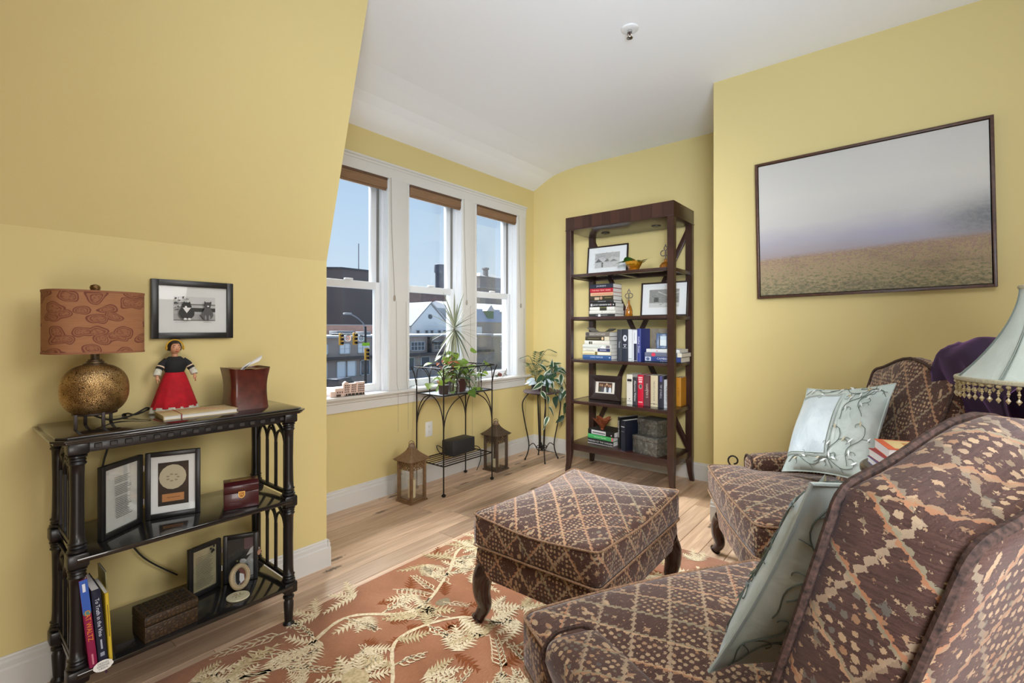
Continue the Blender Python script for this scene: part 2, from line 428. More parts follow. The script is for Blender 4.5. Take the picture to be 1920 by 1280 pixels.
# ---------------- windows ----------------
SASH = mat('white_vinyl', srgb(226, 229, 232), .35)
TRK = mat('grey_jamb_track', srgb(120, 118, 112), .6)
def frame_rect(bm, y0, y1, z0, z1, t, x0, x1, tb=None, tt=None, bev=.003):
    tb = tb or t; tt = tt or t
    box(bm, (x0, y0, z0), (x1, y0+t, z1), bev); box(bm, (x0, y1-t, z0), (x1, y1, z1), bev)
    box(bm, (x0, y0+t-.001, z0), (x1, y1-t+.001, z0+tb), bev); box(bm, (x0, y0+t-.001, z1-tt), (x1, y1-t+.001, z1), bev)
for i, (y0, y1) in enumerate(OPEN):
    wdw = bpy.data.objects.new('window_%d' % (i+1), None); C.objects.link(wdw); wdw['kind'] = 'structure'
    bm = NB()
    box(bm, (-3.07, y0, ZS), (-2.885, y0+.012, ZH)); box(bm, (-3.07, y1-.012, ZS), (-2.885, y1, ZH)); box(bm, (-3.07, y0, ZH-.012), (-2.885, y1, ZH))
    box(bm, (-3.07, y0, ZS-.005), (-2.9, y1, ZS+.006))
    for yy in (y0+.012, y1-.024): box(bm, (-2.955, yy, ZS), (-2.935, yy+.012, ZH-.01))
    obj('jamb', bm, SASH, wdw, smooth=False)
    bm = NB()
    for yy in (y0+.012, y1-.02): box(bm, (-3.03, yy, 1.53), (-2.99, yy+.008, ZH-.01))
    obj('jamb_track', bm, TRK, wdw, smooth=False)
    a, b = y0+.014, y1-.014
    bm = NB(); frame_rect(bm, a+.004, b-.012, 1.49, ZH-.012, .044, -3.035, -3.0)
    us = obj('upper_sash', bm, SASH, wdw)
    bm = NB(); box(bm, (-3.02, a+.045, 1.53), (-3.016, b-.053, ZH-.05)); obj('pane', bm, GLASS, us, smooth=False)
    bm = NB(); frame_rect(bm, a, b, ZS+.006, 1.535, .046, -2.998, -2.958, tb=.052, tt=.052)
    for q, w_ in ((a+.046, .006), (b-.052, .006)): box(bm, (-2.99, q, ZS+.05), (-2.966, q+w_, 1.49))
    box(bm, (-2.965, (a+b)/2-.03, 1.535), (-2.94, (a+b)/2+.03, 1.548), .003)
    ls = obj('lower_sash', bm, SASH, wdw)
    bm = NB(); box(bm, (-2.98, a+.045, ZS+.057), (-2.976, b-.045, 1.485)); obj('pane', bm, GLASS, ls, smooth=False)
# casing, stool and apron
bm = NB(); ct = .02
for a, b in ((1.434, OPEN[0][0]+.006), (OPEN[0][1]-.004, OPEN[1][0]+.004), (OPEN[1][1]-.004, OPEN[2][0]+.004), (OPEN[2][1]-.004, 3.755)):
    box(bm, (XW-.002, a, ZS), (XW+ct, b, 2.32), .003)
    if b-a > .14:
        for q in (a+.006, b-.012): box(bm, (XW, q, ZS), (XW+ct+.004, q+.006, 2.29), .001)
struct('trim_1', bm, WHITE, smooth=True)
bm = NB()
prism(bm, [(0, 2.285), (.02, 2.285), (.021, 2.355), (.026, 2.36), (.026, 2.372), (.036, 2.378), (.036, 2.39), (0, 2.392)], 0, 3.758-1.42, basis((XW, 1.42, 0), (1, 0, 0), (0, 0, 1), (0, 1, 0)))
struct('trim_2', bm, WHITE)
bm = NB(); prism(bm, [(-.06, .728), (.05, .728), (.056, .734), (.056, .748), (.05, .752), (-.06, .752)], 0, 2.42, basis((XW, 1.38, 0), (1, 0, 0), (0, 0, 1), (0, 1, 0)))
struct('trim_3', bm, WHITE)
bm = NB(); prism(bm, [(0, .645), (.016, .645), (.018, .70), (.028, .708), (.028, .716), (.04, .722), (.04, .729), (0, .729)], 0, 2.33, basis((XW, 1.42, 0), (1, 0, 0), (0, 0, 1), (0, 1, 0)))
struct('trim_4', bm, WHITE)

# woven roman blinds, folded up
BLIND = mat('brown_woven_shade', srgb(134, 104, 76), .8, nscale=120, namt=.25, bump=.3, bscale=300, stretch=(1, .05, 2))
CORDM = mat('beige_cord', srgb(150, 140, 120), .8)
for i, (y0, y1) in enumerate(OPEN):
    lab = ['brown woven shade folded at the top of the left window', 'brown woven shade folded at the top of the middle window', 'brown woven shade folded at the top of the right window'][i]
    bl = thing('window_shade', lab, 'shade', (-2.90, (y0+y1)/2, 2.2), 0, 'rolled window shades')
    hw = (y1-y0)/2-.016
    bm = NB(); box(bm, (-.03, -hw, .066), (.022, hw, .084), .003); obj('headrail', bm, mat('shade_rail', srgb(92, 66, 48), .6), bl)
    for z0, z1, xx in ((.006, .068, .014), (-.006, .04, .004), (-.002, .062, -.008)):
        bm = NB(); box(bm, (xx-.006, -hw+.002, z0), (xx+.006, hw-.002, z1), .005); obj('fold', bm, BLIND, bl)
    bm = NB(); c0 = (.03, hw+.022, .09)
    tube(bm, spline([c0, (.03, hw+.03, -.3), (.03, hw+.052, -.72), (.03, hw+.054, -.76)], 6), .0016, 6)
    obj('pull_cord', bm, CORDM, bl)
    bm = NB(); lathe(bm, [(.001, .0), (.007, -.006), (.009, -.03), (.006, -.042), (.001, -.045)], 10, (.03, hw+.054, -.755)); obj('cord_cleat', bm, mat('clear_cleat', srgb(150, 140, 125), .3), bl)
    for dy in ((.02, .11) if i == 0 else (.05,)):
        bm = NB(); tube(bm, [(.034, hw+dy+.045, -.80), (.036, hw+dy+.05, -1.4), (.05, hw+dy+.05, -1.45), (.05, hw+dy+.05, -1.98 if i else -1.75)], .001, 5); obj('pull_cord', bm, CORDM, bl)

# ---------------- rug ----------------
def pad(bm, h, r, n, fn, mi=0):
    """rounded box (half sizes h, edge radius r) on an n-grid, bent by fn"""
    def knots(k):
        a = [-1+2*i/k for i in range(k+1)]
        return [math.copysign(abs(x)**.8, x) for x in a]
    def put(p):
        q = Vector((p[0]*h[0], p[1]*h[1], p[2]*h[2]))
        inner = Vector([max(-(h[i]-r), min(h[i]-r, q[i])) for i in range(3)])
        d = q-inner
        if d.length > 1e-9: q = inner+d.normalized()*r
        return fn(q)
    cache = {}
    def vert(p):
        k = tuple(round(x, 5) for x in p)
        if k not in cache: cache[k] = bm.verts.new(put(p))
        return cache[k]
    ks = [knots(n[i]) for i in range(3)]
    for ax in range(3):
        u, v = [i for i in range(3) if i != ax]
        for s in (-1, 1):
            for i in range(n[u]):
                for j in range(n[v]):
                    q = []
                    for a, b in ((i, j), (i+1, j), (i+1, j+1), (i, j+1)):
                        p = [0, 0, 0]; p[ax] = s; p[u] = ks[u][a]; p[v] = ks[v][b]; q.append(vert(p))
                    f = bm.faces.new(q); f.material_index = mi
    return bm
def ring(hx, hy, z, r, n=10):
    """rounded rectangle of points at height z"""
    pts = []
    for cx, cy, a0 in ((hx-r, hy-r, 0), (-hx+r, hy-r, PI/2), (-hx+r, -hy+r, PI), (hx-r, -hy+r, 1.5*PI)):
        for k in range(5): pts.append(Vector((cx+r*math.cos(a0+k*PI/8), cy+r*math.sin(a0+k*PI/8), z)))
    out = []
    for i, p in enumerate(pts):
        q = pts[(i+1) % len(pts)]; m = max(1, int((q-p).length/.05))
        for k in range(m): out.append(p.lerp(q, k/m))
    return out

RUGM, t, p = principled('rust_wool_pile')
co = nd(t, 'TexCoord').outputs['Object']
n1 = nd(t, 'TexNoise', {'Vector': co, 'Scale': 5.0, 'Detail': 3.0}); n2 = nd(t, 'TexNoise', {'Vector': nd(t, 'Mapping', {'Vector': co, 'Scale': (240, 60, 1), 'Rotation': (0, 0, .5)}).outputs[0], 'Scale': 1.0})
c = ramp(t, n1.outputs[0], [(.3, srgb(152, 98, 66)), (.55, srgb(172, 114, 80)), (.75, srgb(184, 130, 96))])
c = mixc(t, nd(t, 'MapRange', {0: n2.outputs[0], 1: .4, 2: .7, 3: 0.0, 4: .35}).outputs[0], c, srgb(134, 84, 56))
t.links.new(c, p.inputs['Base Color']); p.inputs['Roughness'].default_value = .95; p.inputs['Sheen Weight'].default_value = .2; p.inputs['Specular IOR Level'].default_value = .1
b_ = nd(t, 'Bump', {'Strength': .5, 'Distance': .003, 'Height': n2.outputs[0]}); t.links.new(b_.outputs[0], p.inputs['Normal'])
def tuft(nm, a, b):
    m, t, p = principled(nm); co = nd(t, 'TexCoord').outputs['Object']
    n = nd(t, 'TexNoise', {'Vector': co, 'Scale': 90.0, 'Detail': 2.0})
    t.links.new(ramp(t, n.outputs[0], [(.35, a), (.65, b)]), p.inputs['Base Color']); p.inputs['Roughness'].default_value = .95; p.inputs['Specular IOR Level'].default_value = .1
    return m
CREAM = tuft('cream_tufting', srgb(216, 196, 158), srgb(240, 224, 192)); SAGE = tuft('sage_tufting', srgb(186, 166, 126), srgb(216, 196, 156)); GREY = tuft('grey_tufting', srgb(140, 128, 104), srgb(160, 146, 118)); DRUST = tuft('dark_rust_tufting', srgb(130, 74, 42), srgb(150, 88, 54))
RX0, RX1, RY0, RY1, RT = -1.955, .62, -.75, 2.60, .012
rug = thing('area_rug', 'rust red wool rug with cream leaf and flower scrolls under the ottoman', 'rug', (0, 0, 0))
bm = NB(); box(bm, (RX0, RY0, .0005), (RX1, RY1, RT), .004); obj('rug_pile', bm, RUGM, rug)
def ribbon(bm, pts, w0, w1, z, wob=0.0, rr=None):
    pts = [Vector((p[0], p[1], 0)) for p in pts]; L = []; n = len(pts)
    for i, p in enumerate(pts):
        tg = (pts[min(i+1, n-1)]-pts[max(i-1, 0)]).normalized(); s = Vector((-tg.y, tg.x, 0))
        w_ = w0+(w1-w0)*i/(n-1)
        if rr: w_ *= 1+wob*(rr.random()-.5)
        L.append((p+s*w_, p-s*w_))
    V = [(bm.verts.new((a.x, a.y, z)), bm.verts.new((b.x, b.y, z))) for a, b in L]
    for (a, b), (c, d) in zip(V, V[1:]): bm.faces.new([a, b, d, c])
def frond(bm, o, ang, L, W, z, rr, lobes=9):
    """leaf outline with serrated tips"""
    d = Vector((math.cos(ang), math.sin(ang), 0)); s = Vector((-d.y, d.x, 0)); o = Vector((o[0], o[1], z)); bend = rr.uniform(-.35, .35)
    mid = lambda u: o+d*L*u+s*bend*L*u*u
    cs = [bm.verts.new(mid(k/lobes)) for k in range(lobes+1)]
    for sg in (1, -1):
        for k in range(lobes):
            u = (k+.5)/lobes; wd = W*math.sin(PI*min(1, u*.92+.08))**.7*(.75+.5*rr.random())
            tip = bm.verts.new(mid(min(1.05, u+.9/lobes))+s*sg*wd)
            q = [cs[k], cs[k+1], tip] if sg < 0 else [cs[k+1], cs[k], tip]
            bm.faces.new(q)
def sprig(bm, o, ang, L, z, rr, n=7, wl=.035, w=.0042):
    pts = []; a = ang; p = Vector((o[0], o[1])); cv = rr.uniform(-.25, .25)
    for k in range(n*2+1):
        pts.append(p.copy()); a += cv/n; p = p+Vector((math.cos(a), math.sin(a)))*L/(2*n)
    ribbon(bm, pts, w, w*.6, z, .5, rr)
    for k in range(2, n*2, 1):
        sg = 1 if k % 2 else -1; aa = a+sg*.85; q = pts[k]; ll = wl*(1.3-.6*k/(2*n))
        ribbon(bm, [q, q+Vector((math.cos(aa), math.sin(aa)))*ll*.6, q+Vector((math.cos(aa-sg*.4), math.sin(aa-sg*.4)))*ll], w*.9, w*.5, z, .6, rr)
def blossom(bm1, bm2, o, R, z, rr, ang=0):
    for k in range(9):
        a = ang+k*2*PI/9+rr.uniform(-.15, .15)
        frond(bm1, (o[0]+math.cos(a)*R*.28, o[1]+math.sin(a)*R*.28), a, R*rr.uniform(.6, .85), R*.24, z+rr.random()*.0004, rr, 6)
    vs = [bm2.verts.new((o[0]+R*.38*math.cos(k*PI/8)*(1+.15*rr.random()), o[1]+R*.30*math.sin(k*PI/8)*(1+.15*rr.random()), z+.0012)) for k in range(16)]; bm2.faces.new(vs)
rr = random.Random(3)
b1, b2, b3, b4 = NB(), NB(), NB(), NB(); z1 = RT+.0012
inside = lambda x, y, m=.05: RX0+m < x < RX1-m and RY0+m < y < RY1-m
vines = [[(-1.86, .55), (-1.70, .80), (-1.78, 1.10), (-1.60, 1.32), (-1.72, 1.62), (-1.86, 1.85), (-1.75, 2.05)],
         [(-1.25, .45), (-1.42, .70), (-1.30, .95), (-1.50, 1.15), (-1.42, 1.40), (-1.20, 1.50)],
         [(-1.05, .40), (-.95, .75), (-1.10, 1.0), (-.95, 1.25), (-1.05, 1.45)],
         [(-1.80, .25), (-1.55, .42), (-1.60, .65), (-1.40, .55)], [(-1.5, 1.7), (-1.8, 2.2), (-1.55, 2.45), (-1.2, 2.4)], [(-.8, 2.45), (-.6, 2.1), (-.7, 1.7), (-.5, 1.4)]]
for v in vines:
    pts = spline([(x, y, 0) for x, y in v], 12); ribbon(b1, [(p_.x, p_.y) for p_ in pts], .009, .006, z1, .5, rr)
    for i in range(6, len(pts)-2, 6):
        tg = (pts[i+1]-pts[i]); a = math.atan2(tg.y, tg.x); sg = 1 if (i//6) % 2 else -1
        kx, ky = pts[i].x, pts[i].y
        if not inside(kx, ky, .08): continue
        k = rr.random()
        if k < .4: sprig(b1, (kx, ky), a+sg*1.0, rr.uniform(.13, .22), z1+.0004, rr)
        elif k < .75: frond(rr.choice((b1, b1, b2)), (kx, ky), a+sg*.9, rr.uniform(.11, .19), .045, z1+.0006, rr)
        else: frond(b2, (kx, ky), a+sg*1.2, rr.uniform(.12, .2), .05, z1+.0006, rr); sprig(b1, (kx, ky), a-sg*1.1, .12, z1+.0004, rr, 5)
for ox, oy, R in ((-1.44, .93, .13), (-1.10, .62, .12), (-1.78, 1.92, .10), (-1.72, .62, .085), (-1.66, 2.38, .1), (-1.0, 1.22, .09), (-.6, 1.9, .12), (-.2, .5, .12)):
    blossom(b1, b2, (ox, oy), R, z1+.0014, rr, rr.random())
taken = []
for k in range(900):
    x_, y_ = rr.uniform(RX0+.07, .1), rr.uniform(.05, RY1-.08)
    if any((x_-a_)**2+(y_-c_)**2 < r_*r_ for a_, c_, r_ in taken): continue
    q = rr.random(); ang = rr.uniform(0, 6.3)
    if q < .30:
        for j in range(3): frond(b1, (x_, y_), ang+(j-1)*.75, rr.uniform(.09, .16), .034, z1+.0002*j, rr, 9)
    elif q < .62: sprig(b1, (x_, y_), ang, rr.uniform(.16, .26), z1-.0002, rr, 8, .045, .0036)
    elif q < .82:
        for j in range(4): frond(rr.choice((b1, b2, b2)), (x_, y_), ang+(j-1.5)*.6, rr.uniform(.08, .15), .03, z1+.0002*j, rr, 8)
    else:
        vs = [b3.verts.new((x_+.024*math.cos(j*PI/5)*(1+.3*rr.random()), y_+.030*math.sin(j*PI/5)*(1+.3*rr.random()), z1-.0005)) for j in range(10)]; b3.faces.new(vs); sprig(b1, (x_, y_), ang, .12, z1, rr, 5, .03, .003)
    taken.append((x_, y_, rr.uniform(.085, .12)))
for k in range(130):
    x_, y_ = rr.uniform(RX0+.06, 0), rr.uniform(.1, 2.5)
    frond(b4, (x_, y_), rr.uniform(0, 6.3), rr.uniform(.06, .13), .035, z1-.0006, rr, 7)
for nm, b_, m_, lb in (('leaf_scrollwork', b1, CREAM, 'cream scrolling leaves'), ('blossom_pattern', b2, SAGE, 'sage blossoms'), ('bud_pattern', b3, GREY, 'grey buds'), ('dark_rust_leaves', b4, DRUST, 'dark rust leaves')):  # dark rust leaves belong to the rug pattern
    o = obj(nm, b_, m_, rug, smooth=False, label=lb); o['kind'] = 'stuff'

# ---------------- ottoman ----------------
LEGW = mat('dark_mahogany', (.028, .010, .007), .25, coat=.4)
TANW = mat('tan_welt', srgb(150, 118, 92), .85, nscale=130, namt=.45)
WELT = mat('brown_welt', srgb(70, 50, 43), .85, nscale=130, namt=.8)
def cabriole(bm, top, foot, out, r0=.052, r1=.024):
    """curved leg: knee out, ankle in, small pad foot"""
    t = Vector(top); f = Vector(foot); o = Vector(out).normalized(); H_ = t.z-f.z
    pts = [t, t+o*.024-Vector((0, 0, H_*.22)), t.lerp(f, .5)+o*.014, t.lerp(f, .75)-o*.004, f+o*.006+Vector((0, 0, H_*.08)), f+o*.016]
    tube(bm, spline(pts, 6), 1, 12, radii=[x for x in [r0+(r1-r0)*min(1, (k/24))**.8+(.006 if k > 27 else 0) for k in range(31)]])
ot = thing('ottoman', 'large brown kilim patterned ottoman with dark curved legs on the rug', 'ottoman', (-1.083, 1.82, RT+.0045), math.radians(1))
sag = lambda q: q+Vector((0, 0, .036*(1-(q.x/.285)**2)*(1-(q.y/.395)**2)*(1 if q.z > 0 else 0)+(.012*math.cos(q.x*9)*math.cos(q.y*7.2)-.012 if q.z > .03 else 0)+.372))
bm = NB(); pad(bm, (.29, .40, .073), .030, (16, 20, 6), sag); cu = obj('cushion', bm, FABRIC, ot, uv=True, ang=60)
bm = NB()
for z in (.064, -.064): tube(bm, [sag(q) for q in ring(.289, .399, z, .03)], .0042, 6, closed=True)
obj('welt', bm, TANW, cu)
bm = NB(); pad(bm, (.283, .39, .062), .022, (8, 10, 3), lambda q: q+Vector((0, 0, .236))); bs = obj('base', bm, FABRIC, ot, uv=True, ang=60)
for sx_ in (-1, 1):
    for sy_ in (-1, 1):
        bm = NB(); cabriole(bm, (sx_*.243, sy_*.345, .215), (sx_*.262, sy_*.366, 0), (sx_, sy_, 0)); obj('leg', bm, LEGW, ot)

# ---------------- armchairs ----------------
def armchair(label, loc, rotz):
    ch = thing('armchair', label, 'armchair', (*loc, RT+.0045), rotz, 'pair of matching armchairs')
    # seat: T shaped cushion
    def seat(q):
        wmax = .42 if q.y < -.14 else (.42-.10*min(1, (q.y+.14)/.05))
        x = q.x*wmax/.405
        z = q.z+(.034*(1-(q.x/.42)**2)*(1-(q.y/.31)**2) if q.z > 0 else 0)
        y = q.y-.018*(1-(q.x/.41)**2) if q.y < 0 else q.y
        return Vector((x, y+.295, z+.375))
    bm = NB(); pad(bm, (.405, .30, .072), .028, (18, 16, 4), seat); se = obj('seat_cushion', bm, FABRIC, ch, uv=True, ang=60)
    bm = NB()
    for z in (.063, -.063): tube(bm, [seat(q) for q in ring(.403, .298, z, .035)], .0045, 6, closed=True)
    obj('welt', bm, TANW, se)
    bm = NB(); pad(bm, (.375, .31, .085), .02, (8, 8, 3), lambda q: q+Vector((0, .335, .222))); obj('seat_base', bm, FABRIC, ch, uv=True, ang=60)
    # arms: low, rolled outwards
    for sg in (-1, 1):
        def arm(q):
            zt = (q.z+.18)/.36; up = .015+.055*max(0, (q.y+.26)/.52)
            x = q.x+.030*max(0, zt-.45)*1.6+(.012*math.sin(PI*min(1, zt))) + (.018*math.copysign(1, q.x) if zt > .72 else 0)*min(1, (zt-.72)*6 if zt > .72 else 0)
            return Vector((sg*(x+.352), q.y+.455, q.z+.315+up*zt))
        bm = NB(); pad(bm, (.058, .27, .18), .045, (6, 12, 14), arm); a_ = obj('armrest', bm, FABRIC, ch, uv=True, ang=60)
        bm = NB(); pr_ = [(-.053, -.16), (-.053, .02), (-.054, .09), (-.046, .145), (-.02, .174), (.015, .176), (.045, .15), (.055, .1), (.053, .02), (.053, -.16)]
        tube(bm, [arm(Vector((x, -.262, z))) for x, z in spline([(a, b, 0) for a, b in pr_], 4) for _ in (0,)] if False else [arm(Vector((p_.x, -.260, p_.y))) for p_ in spline([(a, b, 0) for a, b in pr_], 4)], .0055, 6)
        obj('welt', bm, WELT, a_)
    # back: raked, rounded top with soft shoulders
    def back(q):
        zt = (q.z+.37)/.74
        tt = max(0, 1-abs(q.x)/.285); hump = .068*tt*tt*(3-2*tt)*max(0, zt-.55)/.45*(1 if q.y < 0 else .75)
        bulge = -.028*(1-(q.x/.285)**2)*(1-(2*zt-1)**2) if q.y < 0 else 0
        y = .557+q.y*(1-.06*zt)+bulge+.255*zt+(.010*math.sin(PI*zt))
        return Vector((q.x*(1-.05*(1-zt)), y, q.z+.622+hump-(.02*zt**3 if q.y > .03 else 0)))
    bm = NB(); pad(bm, (.285, .076, .37), .026, (14, 6, 20), back); bk = obj('backrest', bm, FABRIC, ch, uv=True, ang=60)
    for yy in (-.071, .071):
        loop = [back(Vector((q.x, yy, q.y))) for q in ring(.281, .366, 0, .03)]
        bm = NB(); tube(bm, loop, .0065, 7, closed=True); obj('welt', bm, WELT, bk)
    for sx_, sy_, top in ((-.335, .055, .16), (.335, .055, .16), (-.31, .60, .16), (.31, .60, .16)):
        bm = NB(); cabriole(bm, (sx_, sy_, top+.02), (sx_*1.05, sy_-.02 if sy_ < .3 else sy_+.06, 0), (sx_, -.35 if sy_ < .3 else .3, 0), .044, .022); obj('leg', bm, LEGW, ch)
    return ch
near = armchair('brown kilim patterned armchair in the near right corner, seen from behind its back', (-.565, 1.35), math.radians(-119.9))
far = armchair('brown kilim patterned armchair beyond the near one, under the landscape painting', (-.63, 2.357), math.radians(-61.2))

# ---------------- pillows ----------------
def satin(name, a, b):
    m, t, p = principled(name); co = nd(t, 'TexCoord').outputs['Object']
    n = nd(t, 'TexNoise', {'Vector': co, 'Scale': 9.0, 'Detail': 2.0, 'Distortion': .6})
    t.links.new(ramp(t, n.outputs[0], [(.3, a), (.7, b)]), p.inputs['Base Color'])
    p.inputs['Roughness'].default_value = .42; p.inputs['Sheen Weight'].default_value = .5; p.inputs['Sheen Tint'].default_value = (.8, .9, 1, 1); p.inputs['Specular IOR Level'].default_value = .6
    nb = nd(t, 'TexNoise', {'Vector': nd(t, 'Mapping', {'Vector': co, 'Scale': (1.6, 1, .6), 'Rotation': (.3, .2, .5)}).outputs[0], 'Scale': 14.0, 'Detail': 3.0, 'Distortion': 1.0})
    b2_ = nd(t, 'Bump', {'Strength': .35, 'Distance': .012, 'Height': nb.outputs[0]}); t.links.new(b2_.outputs[0], p.inputs['Normal'])
    return m
SAT = satin('sage_satin', srgb(176, 190, 184), srgb(202, 214, 210)); SATC = satin('ice_blue_satin', srgb(188, 204, 214), srgb(210, 222, 230))
THREAD = mat('dark_green_thread', srgb(96, 108, 102), .6); SILVER = mat('silver_thread', srgb(214, 220, 220), .35); GOLDT = mat('straw_thread', srgb(190, 176, 140), .5)
def pillow(label, mtx, hs=.225, th=.075, seed=1, panel=True):
    pl = thing('throw_pillow', label, 'pillow', group='embroidered satin pillows'); pl.matrix_world = mtx
    R_ = random.Random(seed)
    def fr(u, v, sgn):
        # u,v in -1..1; corners pulled out, sides drawn in
        pin = 1-.09*(1-u*u)*abs(v)**3; pin2 = 1-.09*(1-v*v)*abs(u)**3
        x = u*hs*pin2; y = v*hs*pin
        g = max(0, (1-abs(u)**2.4)*(1-abs(v)**2.4))**.62
        wr = .006*math.sin(u*7+v*4+seed)*g*(1-g)*3
        return Vector((x, y, sgn*th*g+wr))
    bm = NB()
    surf(bm, lambda a, b: fr(2*a-1, 2*b-1, 1), 25, 25); surf(bm, lambda a, b: fr(2*a-1, 2*b-1, -1), 25, 25, flip=True)
    bmesh.ops.remove_doubles(bm, verts=bm.verts, dist=.0004); obj('cover', bm, SAT, pl, ang=80)
    bm = NB()
    edge = [fr(u, -1, 0) for u in [k/12-1 for k in range(24)]]+[fr(1, v, 0) for v in [k/12-1 for k in range(24)]]+[fr(-u, 1, 0) for u in [k/12-1 for k in range(24)]]+[fr(-1, -v, 0) for v in [k/12-1 for k in range(24)]]
    tube(bm, edge, .0035, 6, closed=True); obj('piping', bm, SAT, pl)
    lift = lambda u, v, d: fr(u, v, 1)+Vector((0, 0, d))
    pu0, pu1, pv0, pv1 = -.92, .18, -.62, .66
    if panel:
        bm = NB(); surf(bm, lambda a, b: lift(pu0+(pu1-pu0)*a, pv0+(pv1-pv0)*b, .0022), 19, 19); obj('centre_panel', bm, SATC, pl, ang=80, label='smooth ice blue centre panel')
        for off in (0, .035, .06):
            bm = NB(); pts = []
            for (a0, b0), (a1, b1) in (((pu0-off, pv0-off), (pu1+off, pv0-off)), ((pu1+off, pv0-off), (pu1+off, pv1+off)), ((pu1+off, pv1+off), (pu0-off, pv1+off)), ((pu0-off, pv1+off), (pu0-off, pv0-off))):
                for k in range(14): pts.append(lift(max(-.985, a0+(a1-a0)*k/14), b0+(b1-b0)*k/14, .003))
            tube(bm, pts, .0018, 5, closed=True); obj('braid', bm, SILVER if off == .035 else SAT, pl)
    bt, bs_, bg_ = NB(), NB(), NB()
    def vine(p0, ang, n=16, st=.06, curl=.3, lift=lift):
        u, v = p0; a = ang; pts = []
        for k in range(n):
            if abs(u) > .97 or abs(v) > .97: break
            pts.append(lift(u, v, .0025)); a += curl*math.sin(k*.5+seed); u += st*math.cos(a); v += st*math.sin(a)
            if k % 4 == 2:
                sg = 1 if (k//4) % 2 else -1; q = []; aa = a+sg*.6; uu, vv = u, v
                for j in range(11):
                    if abs(uu) > .97 or abs(vv) > .97: break
                    q.append(lift(uu, vv, .0025)); uu += .035*(1-j*.06)*math.cos(aa); vv += .035*(1-j*.06)*math.sin(aa); aa += sg*.16*(1+j*.3)
                if len(q) > 2: tube(bt, q, .0010, 5)
                if len(q) > 4:
                    c_ = q[3]; w_ = Vector((math.cos(a), math.sin(a), 0))*.016; s_ = Vector((-math.sin(a), math.cos(a), 0))*.005
                    vs = [(bg_ if R_.random() < .35 else bs_)]; b_ = vs[0]
                    f_ = [b_.verts.new(c_+x_+Vector((0, 0, .002))) for x_ in (-w_, s_, w_, -s_)]; b_.faces.new(f_)
        if len(pts) > 2: tube(bt, pts, .0013, 5)
    if panel:
        for p0, a in (((.32, -.9), 1.5), ((.62, -.8), 1.3), ((.35, .1), 1.2), ((.75, .2), 1.7), ((-.9, .8), .1), ((-.2, .85), -.1), ((-.8, -.82), .05), ((-.1, -.8), 0), ((.5, .85), -.3)): vine(p0, a)
    else:
        for p0, a in (((.90, -.9), 1.8), ((.92, -.2), 2.0), ((.8, .35), 1.6)): vine(p0, a, 18, lift=lambda u, v, d: fr(u, v, -1)-Vector((0, 0, d)))
        for p0, a in (((-.9, -.85), .9), ((-.3, -.9), 1.2), ((.3, -.9), 1.5), ((.8, -.85), 1.7), ((-.9, 0), .5), ((.85, -.1), 1.9), ((0, 0), 1.1), ((-.5, .3), .8), ((.9, .45), 2.3), ((.45, .3), 1.2), ((.65, -.4), 1.5)): vine(p0, a, 22); vine((-p0[0], p0[1]), PI-a, 22, lift=lambda u, v, d: fr(u, v, -1)-Vector((0, 0, d)))
    for nm, b_, m_ in (('vine_embroidery', bt, THREAD), ('leaf_embroidery', bs_, SILVER), ('bud_embroidery', bg_, GOLDT)):
        if len(b_.verts): o = obj(nm, b_, m_, pl, smooth=False); o['kind'] = 'stuff'
        else: b_.free()
    return pl
def lean(c, nrm, tilt, roll=0):
    n = Vector((nrm[0], nrm[1], 0)).normalized(); n = Vector((n.x*math.cos(tilt), n.y*math.cos(tilt), math.sin(tilt)))
    x = Vector((-nrm[1], nrm[0], 0)).normalized(); y = n.cross(x)
    return basis(c, x, y, n) @ Matrix.Rotation(roll, 4, 'Z')
pillow('pale satin pillow with ice blue centre panel on the far armchair', lean((-.245, 2.64, .735), (-.669, -.743), .50, math.radians(11)), .226, .075, 2)
cth, sth = math.cos(math.radians(-119.9)), math.sin(math.radians(-119.9))
lp = lambda x, y, z: (-.565+cth*x-sth*y, 1.35+sth*x+cth*y, z)
pillow('pale satin pillow with scrolling vines tucked into the near armchair', lean(lp(-.012, .545, .755), (-.867, .498), .44, math.radians(2)), .225, .07, 5, panel=False)

# ---------------- console table ----------------
con = thing('console_table', 'narrow black console table with turned posts and gothic arched ends against the yellow wall', 'table', (0, 0, 0))
CX0, CX1, CY0, CY1 = -2.262, -1.885, .235, 1.0
def chamf(x0, x1, y0, y1, c): return [(x0+.005, y0), (x1-c, y0), (x1, y0+c), (x1, y1-c), (x1-c, y1), (x0+.005, y1)]
bm = NB(); prism(bm, chamf(CX0, CX1, CY0, CY1, .028), .866, .873, bev=.002); prism(bm, chamf(CX0, CX1-.012, CY0+.012, CY1-.012, .024), .872, .88, bev=.003); prism(bm, chamf(CX0, CX1-.008, CY0+.008, CY1-.008, .024), .858, .867, bev=.002)
obj('top', bm, mat('black_lacquer_top', (.016, .014, .014), .16, coat=.6), con)
PX, PY = (-2.225, -1.925), (.297, .938)
bm = NB(); box(bm, (PX[1]-.008, PY[0], .826), (PX[1]+.008, PY[1], .859), .002); box(bm, (PX[0]-.008, PY[0], .826), (PX[0]+.008, PY[1], .859), .002)
for y in PY: box(bm, (PX[0], y-.008, .826), (PX[1], y+.008, .859), .002)
ap = obj('apron', bm, BLACKWOOD, con)
bm = NB()
for k in range(16): box(bm, (PX[1]+.006, .335+k*.0375, .836), (PX[1]+.013, .335+k*.0375+.019, .851), .002, seg=1)
obj('dentil_trim', bm, mat('worn_black_carving', (.035, .032, .03), .5), ap)
